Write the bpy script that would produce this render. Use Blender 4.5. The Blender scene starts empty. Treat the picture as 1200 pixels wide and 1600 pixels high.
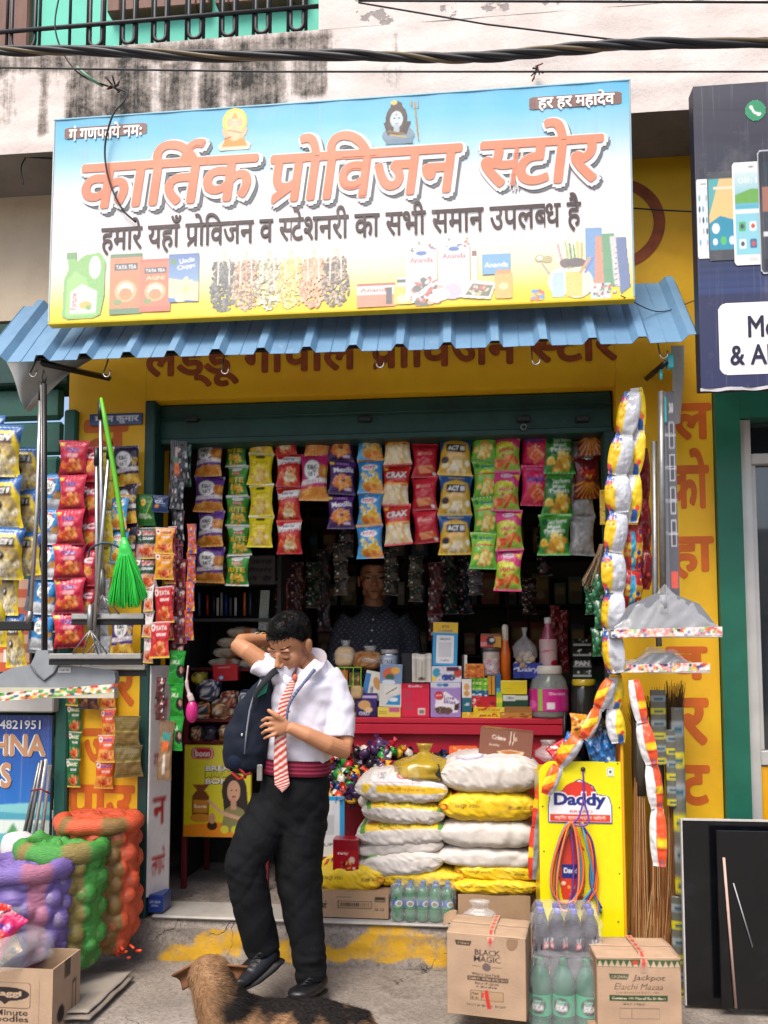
import bpy, bmesh, math, random
import numpy as np
from mathutils import Vector, Matrix, Euler, noise as mnoise
R = math.radians
random.seed(7); rng = np.random.default_rng(7)
scene = bpy.context.scene
COL = scene.collection
# camera, sky, sun, exposure
F = 1250.0; YAW = R(5.7); PITCH = R(4.0); SH = (1030-800)/F - math.tan(PITCH)
CAM = Vector((0.344, -3.45, 1.29))
cd = bpy.data.cameras.new('camera'); cam = bpy.data.objects.new('camera', cd); COL.objects.link(cam)
cam.location = CAM; cam.rotation_euler = (R(90)+PITCH, 0, YAW)
cd.sensor_fit = 'VERTICAL'; cd.sensor_height = 24; cd.lens = F/1600*24; cd.shift_y = SH*F/1600
cd.clip_start = 0.05; cd.clip_end = 500
scene.camera = cam
w = bpy.data.worlds.new('World'); scene.world = w; w.use_nodes = True
nt = w.node_tree; bg = nt.nodes['Background']
sky = nt.nodes.new('ShaderNodeTexSky'); sky.sky_type = 'NISHITA'; sky.sun_disc = False
sky.sun_elevation = R(58); sky.sun_rotation = R(200); sky.air_density = 1.0; sky.dust_density = 4.0; sky.ozone_density = 1.0
nt.links.new(sky.outputs[0], bg.inputs['Color']); bg.inputs['Strength'].default_value = 0.145
sl = bpy.data.lights.new('sun', 'SUN'); sun = bpy.data.objects.new('sun', sl); COL.objects.link(sun)
sl.energy = 2.0; sl.angle = R(30); sl.color = (1.0, 0.95, 0.87)
sun.rotation_euler = (R(90-58), 0, R(-20)); sun.location = (0, -6, 9)
vs = scene.view_settings; vs.view_transform = 'Standard'; vs.look = 'None'; vs.gamma = 1; vs.exposure = 0.85
vs.use_curve_mapping = False
scene.cycles.max_bounces = 8; scene.cycles.diffuse_bounces = 5; scene.cycles.transparent_max_bounces = 10
scene.cycles.use_denoising = True
MCAM = Euler((R(90)+PITCH, 0, YAW)).to_matrix()
def ray(px, py): return MCAM @ Vector(((px-600)/F, (800-py)/F+SH, -1))
def at(px, py, Y):                       # photo pixel -> point on the vertical plane at depth Y
 d = ray(px, py); return CAM + d*((Y-CAM.y)/d.y)
def atz(px, py, z):                      # photo pixel -> point on the level z
 d = ray(px, py); return CAM + d*((z-CAM.z)/d.z)
def atx(px, py, x):
 d = ray(px, py); return CAM + d*((x-CAM.x)/d.x)
def S(px, Y): return px*(Y-CAM.y)/F      # pixels -> metres at depth Y
# colours and materials
def lin(c):
 return c/12.92 if c <= 0.04045 else ((c+0.055)/1.055)**2.4
def hx(s, k=0.82):                       # '#rrggbb' as printed -> linear reflectance
 s = s.lstrip('#'); return tuple(lin(int(s[i:i+2], 16)/255)*k for i in (0, 2, 4))
MATS = {}
def mat(name, color=None, rough=0.6, metal=0.0, attr=False, var=0.12, vscale=9.0, bump=0.0, bscale=60.0, coat=0.0,
  alpha=None, trans=0.0, spec=0.5, dirt=0.0, ior=1.45, stretch=(1, 1, 1), aniso=None, dcol='#3a3228', detail=6):
 if name in MATS: return MATS[name]
 m = bpy.data.materials.new(name); m.use_nodes = True; n = m.node_tree; N = n.nodes; L = n.links
 b = N['Principled BSDF']
 b.inputs['Roughness'].default_value = rough; b.inputs['Metallic'].default_value = metal
 b.inputs['Specular IOR Level'].default_value = spec; b.inputs['IOR'].default_value = ior
 b.inputs['Coat Weight'].default_value = coat; b.inputs['Coat Roughness'].default_value = 0.2
 b.inputs['Transmission Weight'].default_value = trans
 if isinstance(color, str): color = hx(color)
 if attr:
  a = N.new('ShaderNodeVertexColor'); a.layer_name = 'Col'; src = a.outputs['Color']
 else:
  rgb = N.new('ShaderNodeRGB'); rgb.outputs[0].default_value = (*color, 1); src = rgb.outputs[0]
 tc = N.new('ShaderNodeTexCoord'); mp = N.new('ShaderNodeMapping'); mp.inputs['Scale'].default_value = stretch
 L.new(tc.outputs['Object'], mp.inputs['Vector'])
 if var:
  no = N.new('ShaderNodeTexNoise'); no.inputs['Scale'].default_value = vscale; no.inputs['Detail'].default_value = detail
  L.new(mp.outputs[0], no.inputs['Vector'])
  mr = N.new('ShaderNodeMapRange'); mr.inputs[1].default_value = 0.3; mr.inputs[2].default_value = 0.7
  mr.inputs[3].default_value = 1-var; mr.inputs[4].default_value = 1+var
  L.new(no.outputs['Fac'], mr.inputs[0])
  vm = N.new('ShaderNodeVectorMath'); vm.operation = 'SCALE'; L.new(src, vm.inputs[0]); L.new(mr.outputs[0], vm.inputs['Scale']); src = vm.outputs[0]
 if dirt:
  no = N.new('ShaderNodeTexNoise'); no.inputs['Scale'].default_value = 5; no.inputs['Detail'].default_value = 10; no.inputs['Roughness'].default_value = 0.7
  L.new(mp.outputs[0], no.inputs['Vector'])
  cr = N.new('ShaderNodeMapRange'); cr.inputs[1].default_value = 0.52; cr.inputs[2].default_value = 0.72; cr.inputs[4].default_value = dirt
  L.new(no.outputs['Fac'], cr.inputs[0])
  mx = N.new('ShaderNodeMixRGB'); mx.inputs[2].default_value = (*hx(dcol), 1)
  L.new(cr.outputs[0], mx.inputs[0]); L.new(src, mx.inputs[1]); src = mx.outputs[0]
 L.new(src, b.inputs['Base Color'])
 if bump:
  no = N.new('ShaderNodeTexNoise'); no.inputs['Scale'].default_value = bscale; no.inputs['Detail'].default_value = 5
  L.new(mp.outputs[0], no.inputs['Vector'])
  bu = N.new('ShaderNodeBump'); bu.inputs['Strength'].default_value = bump; bu.inputs['Distance'].default_value = 0.01
  L.new(no.outputs['Fac'], bu.inputs['Height']); L.new(bu.outputs[0], b.inputs['Normal'])
 if alpha is not None: b.inputs['Alpha'].default_value = alpha
 MATS[name] = m; return m
M_PAPER = mat('printed_paper', attr=True, rough=0.55, var=0.05, vscale=40)
M_FOIL = mat('printed_foil', attr=True, rough=0.3, var=0.06, vscale=30, bump=0.25, bscale=45, coat=0.25)
M_GLOSS = mat('printed_gloss', attr=True, rough=0.28, var=0.04, vscale=30, coat=0.3)
M_FLEX = mat('printed_flex', attr=True, rough=0.5, var=0.06, vscale=3, stretch=(6, 6, .5))
M_CARD = mat('cardboard', attr=True, rough=0.85, var=0.08, vscale=14, bump=0.1, bscale=120, dirt=0.25, dcol='#8a6f55')
M_WOVEN = mat('woven_sack', attr=True, rough=0.55, var=0.07, vscale=25, bump=0.12, bscale=60, dirt=0.22, dcol='#a89a86')
M_STEEL = mat('brushed_steel', '#c8c8c6', 0.28, 0.9, var=0.1, vscale=30, dirt=0.15)
M_DSTEEL = mat('dull_steel', '#8d8c8a', 0.4, 0.7, var=0.15, vscale=30, dirt=0.3)
M_BLACK = mat('black_plastic', '#1b1b1d', 0.45, var=0.15)
M_RUBBER = mat('black_rubber', '#121213', 0.6, var=0.1)
M_GREY = mat('grey_plastic', '#8f9296', 0.4, var=0.06)
M_CLEAR = mat('clear_film', '#ffffff', 0.12, var=0, alpha=0.22, spec=1.0, bump=0.9, bscale=18, coat=1.0)
M_CLEAR2 = mat('thin_film', '#e8e6e8', 0.2, var=0, alpha=0.35, spec=1.0, bump=0.8, bscale=25, coat=0.6)
M_GLASS = mat('jar_plastic', '#e6eee6', 0.08, var=0, alpha=0.28, spec=0.8, coat=0.6)
M_WIRE = mat('black_cable', '#17181c', 0.5, var=0.2)
M_SOLID = mat('painted_plain', attr=True, rough=0.5, var=0.08, vscale=20)
M_CLOTH = mat('plain_cloth', attr=True, spec=.2, rough=0.85, var=0.08, vscale=25, bump=0.15, bscale=220)
# mesh building
class MB:
 def __init__(s): s.v = []; s.f = []; s.c = []; s.sm = []; s.M = Matrix.Identity(4)
 def add(s, vs, fs, col=(.5, .5, .5), smooth=False, vcol=None):
  o = len(s.v); s.v += [s.M @ Vector(p) for p in vs]
  if vcol is None: s.c += [col]*len(vs)
  else: s.c += [tuple(k) for k in vcol]
  for f in fs: s.f.append(tuple(i+o for i in f)); s.sm.append(smooth)
  return s
 def box(s, x0, x1, y0, y1, z0, z1, col=(.5, .5, .5), b=0.0):
  if x1 < x0: x0, x1 = x1, x0
  if y1 < y0: y0, y1 = y1, y0
  if z1 < z0: z0, z1 = z1, z0
  if b <= 0:
   vs = [(x, y, z) for x in (x0, x1) for y in (y0, y1) for z in (z0, z1)]
   return s.add(vs, [(0, 1, 3, 2), (4, 6, 7, 5), (0, 4, 5, 1), (2, 3, 7, 6), (0, 2, 6, 4), (1, 5, 7, 3)], col)
  b = min(b, (x1-x0)*.45, (y1-y0)*.45, (z1-z0)*.45)
  vs = []; idx = {}
  for i, x in enumerate((x0, x1)):
   for j, y in enumerate((y0, y1)):
    for k, z in enumerate((z0, z1)):
     sx, sy, sz = (b if i == 0 else -b), (b if j == 0 else -b), (b if k == 0 else -b)
     for a, p in enumerate(((x, y+sy, z+sz), (x+sx, y, z+sz), (x+sx, y+sy, z))):
      idx[i, j, k, a] = len(vs); vs.append(p)
  q = lambda *t: [idx[a] for a in t]
  fs = []
  for i in (0, 1):
   f = q((i, 0, 0, 0), (i, 1, 0, 0), (i, 1, 1, 0), (i, 0, 1, 0)); fs.append(f if i else f[::-1])
   f = q((0, i, 0, 1), (0, i, 1, 1), (1, i, 1, 1), (1, i, 0, 1)); fs.append(f if i else f[::-1])
   f = q((0, 0, i, 2), (1, 0, i, 2), (1, 1, i, 2), (0, 1, i, 2)); fs.append(f if i else f[::-1])
  for i in (0, 1):
   for j in (0, 1):
    fs.append(q((i, j, 0, 0), (i, j, 1, 0), (i, j, 1, 1), (i, j, 0, 1)))
    fs.append(q((i, 0, j, 0), (i, 1, j, 0), (i, 1, j, 2), (i, 0, j, 2)))
    fs.append(q((0, i, j, 1), (1, i, j, 1), (1, i, j, 2), (0, i, j, 2)))
    for k in (0, 1): fs.append(q((i, j, k, 0), (i, j, k, 1), (i, j, k, 2)))
  return s.add(vs, fs, col)
 def tube(s, pts, r, n=8, col=(.5, .5, .5), cap=True, squash=1.0):
  pts = [Vector(p) for p in pts]; m = len(pts)
  rs = r if hasattr(r, '__len__') else [r]*m
  up = Vector((0, 0, 1)); prev = None; vs = []
  for i, p in enumerate(pts):
   t = (pts[min(i+1, m-1)]-pts[max(i-1, 0)])
   t = t.normalized() if t.length > 1e-9 else Vector((0, 0, 1))
   if prev is None:
    a = t.cross(up if abs(t.z) < .95 else Vector((0, 1, 0))).normalized()
   else:
    a = (prev - t*prev.dot(t)); a = a.normalized() if a.length > 1e-6 else t.orthogonal().normalized()
   prev = a; bb = t.cross(a)
   for k in range(n):
    an = 2*math.pi*k/n; vs.append(p + a*(math.cos(an)*rs[i]) + bb*(math.sin(an)*rs[i]*squash))
  fs = [(i*n+k, i*n+(k+1) % n, (i+1)*n+(k+1) % n, (i+1)*n+k) for i in range(m-1) for k in range(n)]
  if cap: fs += [tuple(range(n))[::-1], tuple((m-1)*n+k for k in range(n))]
  return s.add(vs, fs, col, True)
 def lathe(s, prof, n=20, col=(.5, .5, .5), center=(0, 0, 0), cols=None, cap=True):
  cx, cy, cz = center; vs = []; vc = []
  for i, (r, z) in enumerate(prof):
   for k in range(n):
    a = 2*math.pi*k/n; vs.append((cx+r*math.cos(a), cy+r*math.sin(a), cz+z)); vc.append(cols[i] if cols else col)
  m = len(prof)
  fs = [(i*n+k, i*n+(k+1) % n, (i+1)*n+(k+1) % n, (i+1)*n+k) for i in range(m-1) for k in range(n)]
  if cap: fs += [tuple(range(n))[::-1], tuple((m-1)*n+k for k in range(n))]
  return s.add(vs, fs, col, True, vc)
 def ell(s, c, r, n=12, m=8, col=(.5, .5, .5), rot=None):
  vs = []; Rm = rot.to_3x3() if rot is not None else Matrix.Identity(3); c = Vector(c)
  for i in range(m+1):
   th = math.pi*i/m
   for k in range(n):
    a = 2*math.pi*k/n
    vs.append(c + Rm @ Vector((r[0]*math.sin(th)*math.cos(a), r[1]*math.sin(th)*math.sin(a), -r[2]*math.cos(th))))
  fs = [(i*n+k, i*n+(k+1) % n, (i+1)*n+(k+1) % n, (i+1)*n+k) for i in range(m) for k in range(n)]
  return s.add(vs, fs, col, True)
 def loft(s, rings, col=(.5, .5, .5), cap=True, smooth=True):
  n = len(rings[0]); m = len(rings); vs = [p for r in rings for p in r]
  fs = [(i*n+k, i*n+(k+1) % n, (i+1)*n+(k+1) % n, (i+1)*n+k) for i in range(m-1) for k in range(n)]
  if cap: fs += [tuple(range(n))[::-1], tuple((m-1)*n+k for k in range(n))]
  return s.add(vs, fs, col, smooth)
 def prism(s, poly, y0, y1, col=(.5, .5, .5)):      # polygon in x,z pushed from y0 to y1
  n = len(poly); vs = [(x, y0, z) for x, z in poly]+[(x, y1, z) for x, z in poly]
  fs = [tuple(range(n)), tuple(range(n, 2*n))[::-1]]+[(k, n+k, n+(k+1) % n, (k+1) % n) for k in range(n)]
  return s.add(vs, fs, col)
 def grid(s, fn, nu, nv, art=None, col=(.5, .5, .5), smooth=True, mask=False, uv=None):
  vs = [fn(i/nu, j/nv) for j in range(nv+1) for i in range(nu+1)]
  vc = None
  if art is not None: vc, al = art.sample(nu, nv, uv)
  fs = []
  for j in range(nv):
   for i in range(nu):
    a = j*(nu+1)+i; f = (a, a+1, a+nu+2, a+nu+1)
    if mask and art is not None and sum(al[k] for k in f) < 2.2: continue
    fs.append(f)
  return s.add(vs, fs, col, smooth, vc)
def link(name, me, parent=None):
 o = bpy.data.objects.new(name, me); COL.objects.link(o)
 if parent is not None: o.parent = parent
 return o
def mesh(name, mb, m, inv=None):
 me = bpy.data.meshes.new(name)
 vs = [inv @ v for v in mb.v] if inv is not None else mb.v
 me.from_pydata([tuple(v) for v in vs], [], mb.f);
 me.polygons.foreach_set('use_smooth', mb.sm)
 ca = me.color_attributes.new('Col', 'FLOAT_COLOR', 'POINT')
 arr = np.ones((len(mb.v), 4), np.float32); arr[:, :3] = np.array(mb.c, np.float32).reshape(-1, 3); ca.data.foreach_set('color', arr.ravel())
 me.materials.append(m); return me
def wmat(o):
 M = o.matrix_basis.copy()
 while o.parent is not None: o = o.parent; M = o.matrix_basis @ M
 return M
def obj(name, mb, m, parent=None, world=False, loc=None, rot=None):
 inv = None
 if world and parent is not None: inv = wmat(parent).inverted()
 if world and parent is None:
  c = sum(mb.v, Vector())/len(mb.v); c.z = min(v.z for v in mb.v); loc = c; inv = Matrix.Translation(-c)
 o = link(name, mesh(name, mb, m, inv), parent)
 if loc is not None: o.location = loc
 if rot is not None: o.rotation_euler = rot
 return o
def tag(o, label=None, cat=None, group=None, kind=None):
 if label: o['label'] = label
 if cat: o['category'] = cat
 if group: o['group'] = group
 if kind: o['kind'] = kind
 return o
def thing(name, label, cat, loc=(0, 0, 0), rot=(0, 0, 0), group=None):
 o = bpy.data.objects.new(name, None); COL.objects.link(o); o.location = loc; o.rotation_euler = rot
 o.empty_display_size = 0.05
 return tag(o, label, cat, group)
def dup(root, loc=None, rot=None, label=None, group=None, parent=None):
 r = root.copy(); COL.objects.link(r)
 if parent is not None: r.parent = parent
 if loc is not None: r.location = loc
 if rot is not None: r.rotation_euler = rot
 if label: r['label'] = label
 if group: r['group'] = group
 for ch in list(root.children): dup(ch, parent=r)
 return r
# lettering
_tm = {}
def _mesh2d(s, off):
 c = bpy.data.curves.new('lettering', 'FONT'); c.body = s; c.size = 1; c.offset = off; c.resolution_u = 3
 o = bpy.data.objects.new('lettering', c); COL.objects.link(o)
 m = o.to_mesh(); m.calc_loop_triangles()
 P = np.array([v.co[:2] for v in m.vertices]).reshape(-1, 2); T = np.array([t.vertices[:] for t in m.loop_triangles], int).reshape(-1, 3)
 o.to_mesh_clear(); bpy.data.objects.remove(o); bpy.data.curves.remove(c)
 return P, T
def tris(s, off=0.0):
 k = (s, off)
 if k not in _tm: _tm[k] = _mesh2d(s, off)
 return _tm[k]
def adv(s):
 P, _ = tris(s+'l'); Q, _ = tris('l'); return P[:, 0].max()-Q[:, 0].max()
def clipx(P, T, x):                      # keep what is left of x
 bm = bmesh.new(); vs = [bm.verts.new((p[0], p[1], 0)) for p in P]
 for t in T:
  try: bm.faces.new([vs[i] for i in t])
  except ValueError: pass
 bmesh.ops.bisect_plane(bm, geom=bm.verts[:]+bm.edges[:]+bm.faces[:], plane_co=(x, 0, 0), plane_no=(1, 0, 0), clear_outer=True)
 bmesh.ops.triangulate(bm, faces=bm.faces[:]); bm.verts.index_update()
 P2 = np.array([v.co[:2] for v in bm.verts]).reshape(-1, 2); T2 = np.array([[v.index for v in f.verts] for f in bm.faces], int).reshape(-1, 3); bm.free()
 return P2, T2
def _bold(P, T, off, out, n=8):
 out.append((P, T))
 if off > 0:
  for k in range(n): out.append((P+[off*math.cos(2*math.pi*k/n), off*math.sin(2*math.pi*k/n)], T))
def deva(tokens, off=0.0, sp=0.0):       # list of tokens -> list of (P, T), x advancing; handles half letters, ra-strokes, reph
 out = []; x = 0.0
 for t in tokens:
  if isinstance(t, str):
   for ch in t:
    P, T = tris(ch); a = adv(ch)
    if ch == 'ि': a = .259
    if len(P): _bold(P+[x, 0], T, off, out)
    x += a+(sp if a > .05 else 0)
  elif t[0] == 'half':
   P, T = tris(t[1]); P, T = clipx(P, T, t[2]); _bold(P+[x, 0], T, off, out); x += t[2]
  elif t[0] == 'ra':               # letter with the slanting ra stroke
   P, T = tris(t[1]); _bold(P+[x, 0], T, off, out); a = adv(t[1]); k = .045
   Q = np.array([(a*.18, .02-k), (a*.70, .22-k), (a*.70, .22+k), (a*.18, .02+k)]); _bold(Q+[x, 0], np.array([[0, 1, 2], [0, 2, 3]]), off, out); x += a+sp
  elif t[0] == 'reph':             # hook over the letter before it
   P, T = tris('े'); P = P.copy(); P[:, 0] = -P[:, 0]; _bold(P+[x-.46, 0], T[:, ::-1], off, out)
  elif t[0] == 'sp': x += t[1]
 return out, x
def latin(s, off=0.0):
 P, T = tris(s, off); return [(P, T)], P[:, 0].max() if len(P) else 0
def bounds(parts):
 A = np.concatenate([p for p, t in parts if len(p)]); return A.min(0), A.max(0)
def text_mb(mb, parts, fn, col, z0=0.0, dz=0.00004):
 for i, (P, T) in enumerate(parts):
  mb.add([fn(p[0], p[1], z0+dz*(i % 37)) for p in P], [tuple(t) for t in T], col)
# flat print, painted into a colour grid
class Art:
 def __init__(s, W, H, bg='#ffffff', clear=False):
  s.W, s.H = W, H; s.img = np.zeros((H, W, 3)); s.img[:] = hx(bg) if isinstance(bg, str) else bg
  s.a = np.zeros((H, W)) if clear else np.ones((H, W))
  s.X, s.Y = np.meshgrid((np.arange(W)+.5)/W, (np.arange(H)+.5)/H)
 def put(s, m, c):
  if isinstance(c, str): c = hx(c)
  s.img[m] = c; s.a[m] = 1; return s
 def rect(s, x0, y0, x1, y1, c): return s.put((s.X >= x0) & (s.X <= x1) & (s.Y >= y0) & (s.Y <= y1), c)
 def rrect(s, x0, y0, x1, y1, r, c):
  asp = s.W/s.H; qx = np.maximum(np.abs(s.X-(x0+x1)/2)-((x1-x0)/2-r), 0); qy = np.maximum(np.abs(s.Y-(y0+y1)/2)-((y1-y0)/2-r*asp), 0)/asp
  return s.put(qx**2+qy**2 <= r*r, c)
 def ell(s, cx, cy, rx, ry, c, rot=0):
  asp = s.W/s.H; dx = (s.X-cx); dy = (s.Y-cy)/asp; ca, sa = math.cos(rot), math.sin(rot)
  u = dx*ca+dy*sa; v = -dx*sa+dy*ca
  return s.put((u/rx)**2+(v/(ry/asp))**2 <= 1, c)
 def grad(s, c0, c1, y0=0, y1=1, x0=0, x1=1):
  a, b = np.array(hx(c0)), np.array(hx(c1)); m = (s.Y >= y0) & (s.Y <= y1) & (s.X >= x0) & (s.X <= x1)
  t = ((s.Y-y0)/(y1-y0))[m][:, None]; s.img[m] = a*(1-t)+b*t; s.a[m] = 1; return s
 def poly(s, pts, c):
  x, y = s.X, s.Y; ins = np.zeros(x.shape, bool); n = len(pts)
  for i in range(n):
   (xa, ya), (xb, yb) = pts[i], pts[(i+1) % n]
   if ya == yb: continue
   k = (ya > y) != (yb > y); ins ^= k & (x < (xb-xa)*(y-ya)/(yb-ya)+xa)
  return s.put(ins, c)
 def line(s, x0, y0, x1, y1, wd, c):
  asp = s.H/s.W; dx, dy = x1-x0, (y1-y0)*asp; L = max(math.hypot(dx, dy), 1e-6); px, py = -dy/L*wd/2, dx/L*wd/2/asp
  return s.poly([(x0+px, y0+py), (x1+px, y1+py), (x1-px, y1-py), (x0-px, y0-py)], c)
 def specks(s, n, x0, y0, x1, y1, r, cols, seed=1):
  g = random.Random(seed)
  for _ in range(n):
   rr = r*g.uniform(.5, 1.3); s.ell(g.uniform(x0, x1), g.uniform(y0, y1), rr, rr*s.W/s.H*g.uniform(.6, 1.2), g.choice(cols), g.uniform(0, 3))
  return s
 def blobs(s, n, cx, cy, rx, ry, r, cols, seed=1):
  g = random.Random(seed)
  for _ in range(n):
   a = g.uniform(0, 6.3); q = math.sqrt(g.random()); rr = r*g.uniform(.6, 1.3)
   s.ell(cx+rx*q*math.cos(a), cy+ry*q*math.sin(a), rr, rr*s.W/s.H*g.uniform(.4, .9), g.choice(cols), g.uniform(0, 3))
  return s
 def text(s, t, cx, cy, w, h, c, rot=0, bold=0.02, shear=0, keep=False):
  parts = latin(t, bold)[0] if isinstance(t, str) else deva(t, bold)[0]
  lo, hi = bounds(parts); sx = w/(hi[0]-lo[0]); sy = h/(hi[1]-lo[1])
  if keep: sx = sy*s.H/s.W;
  asp = s.H/s.W; ca, sa = math.cos(rot), math.sin(rot); m = np.zeros((s.H, s.W), bool)
  for P, T in parts:
   x = (P[:, 0]-(lo[0]+hi[0])/2)*sx; y = (P[:, 1]-(lo[1]+hi[1])/2)*sy; x = x+y*asp*shear
   X = (cx+x*ca-y*asp*sa)*s.W-.5; Y = (cy+(x*sa/asp+y*ca))*s.H-.5
   for t3 in T:
    a, b, d = [(X[i], Y[i]) for i in t3]
    i0, i1 = max(0, math.floor(min(a[0], b[0], d[0]))), min(s.W-1, math.ceil(max(a[0], b[0], d[0])))
    j0, j1 = max(0, math.floor(min(a[1], b[1], d[1]))), min(s.H-1, math.ceil(max(a[1], b[1], d[1])))
    if i1 < i0 or j1 < j0: continue
    gx, gy = np.meshgrid(np.arange(i0, i1+1), np.arange(j0, j1+1))
    den = (b[1]-d[1])*(a[0]-d[0])+(d[0]-b[0])*(a[1]-d[1])
    if abs(den) < 1e-9: continue
    l1 = ((b[1]-d[1])*(gx-d[0])+(d[0]-b[0])*(gy-d[1]))/den; l2 = ((d[1]-a[1])*(gx-d[0])+(a[0]-d[0])*(gy-d[1]))/den
    m[j0:j1+1, i0:i1+1] |= (l1 >= -.01) & (l2 >= -.01) & (l1+l2 <= 1.01)
  return s.put(m, c)
 def sample(s, nu, nv, uv=None):
  out = []; al = []
  x = np.linspace(0, 1, nu+1); y = np.linspace(0, 1, nv+1)
  if uv: x = uv[0]+(uv[2]-uv[0])*x; y = uv[1]+(uv[3]-uv[1])*y
  acc = 0; aa = 0; k = 3
  hxw = abs(x[1]-x[0])/2*.8; hyw = abs(y[1]-y[0])/2*.8
  for dx in np.linspace(-hxw, hxw, k):
   for dy in np.linspace(-hyw, hyw, k):
    i = np.clip(((x+dx)*s.W).astype(int), 0, s.W-1); j = np.clip(((y+dy)*s.H).astype(int), 0, s.H-1)
    A = s.a[np.ix_(j, i)]; acc = acc+s.img[np.ix_(j, i)]*np.maximum(A, 1e-4)[..., None]; aa = aa+np.maximum(A, 1e-4)
  return (acc/aa[..., None]).reshape(-1, 3).tolist(), (aa/(k*k)).reshape(-1).tolist()
# the setting
def noise_mat(name, build):
 m = bpy.data.materials.new(name); m.use_nodes = True; n = m.node_tree
 build(n, n.nodes, n.links, n.nodes['Principled BSDF']); return m
def _noise(N, L, tc, scale, detail=8, rough=0.6, stretch=(1, 1, 1), out='Object'):
 mp = N.new('ShaderNodeMapping'); mp.inputs['Scale'].default_value = stretch; L.new(tc.outputs[out], mp.inputs[0])
 no = N.new('ShaderNodeTexNoise'); no.inputs['Scale'].default_value = scale; no.inputs['Detail'].default_value = detail; no.inputs['Roughness'].default_value = rough
 L.new(mp.outputs[0], no.inputs['Vector']); return no.outputs['Fac']
def _step(N, L, src, a, b, lo=0.0, hi=1.0):
 mr = N.new('ShaderNodeMapRange'); mr.inputs[1].default_value = a; mr.inputs[2].default_value = b; mr.inputs[3].default_value = lo; mr.inputs[4].default_value = hi
 L.new(src, mr.inputs[0]); return mr.outputs[0]
def _mix(N, L, fac, a, b):
 mx = N.new('ShaderNodeMixRGB'); L.new(fac, mx.inputs[0])
 for i, s in ((1, a), (2, b)):
  if isinstance(s, str): mx.inputs[i].default_value = (*hx(s), 1)
  else: L.new(s, mx.inputs[i])
 return mx.outputs[0]
def _math(N, L, op, a, b):
 q = N.new('ShaderNodeMath'); q.operation = op
 for i, s in enumerate((a, b)):
  if isinstance(s, (int, float)): q.inputs[i].default_value = s
  else: L.new(s, q.inputs[i])
 return q.outputs[0]
def _bump(N, L, b, h, st=0.4, dist=0.01):
 bu = N.new('ShaderNodeBump'); bu.inputs['Strength'].default_value = st; bu.inputs['Distance'].default_value = dist
 L.new(h, bu.inputs['Height']); L.new(bu.outputs[0], b.inputs['Normal'])
def plaster(n, N, L, b):                 # Col red = mould, green = peeling, as they grow on the wall
 tc = N.new('ShaderNodeTexCoord'); vc = N.new('ShaderNodeVertexColor'); vc.layer_name = 'Col'
 sp = N.new('ShaderNodeSeparateColor'); L.new(vc.outputs[0], sp.inputs[0])
 base = _mix(N, L, _step(N, L, _noise(N, L, tc, 3.5), .35, .65), '#f0e4de', '#dccfc8')
 fine = _noise(N, L, tc, 22, 10, .75); vert = _noise(N, L, tc, 8, 8, .72, (3.2, 1, .22))
 m1 = _math(N, L, 'ADD', _math(N, L, 'MULTIPLY', _noise(N, L, tc, 11, 10, .8), 1.1), _math(N, L, 'MULTIPLY', vert, .8)); m1 = _math(N, L, 'SUBTRACT', m1, .42)
 mm = _math(N, L, 'ADD', m1, sp.outputs[0])
 base = _mix(N, L, _step(N, L, mm, .78, 1.0), base, '#9a8f86')
 base = _mix(N, L, _step(N, L, mm, 1.0, 1.2), base, '#33302c')
 pl = _math(N, L, 'ADD', _noise(N, L, tc, 9, 6, .55), sp.outputs[1])
 pf = _step(N, L, pl, .93, .95)
 base = _mix(N, L, pf, base, '#a39a96')
 L.new(base, b.inputs['Base Color']); b.inputs['Roughness'].default_value = .9
 _bump(N, L, b, _math(N, L, 'SUBTRACT', fine, _math(N, L, 'MULTIPLY', pf, .6)), .5, .012)
M_PLASTER = noise_mat('weathered_plaster', plaster)
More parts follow.
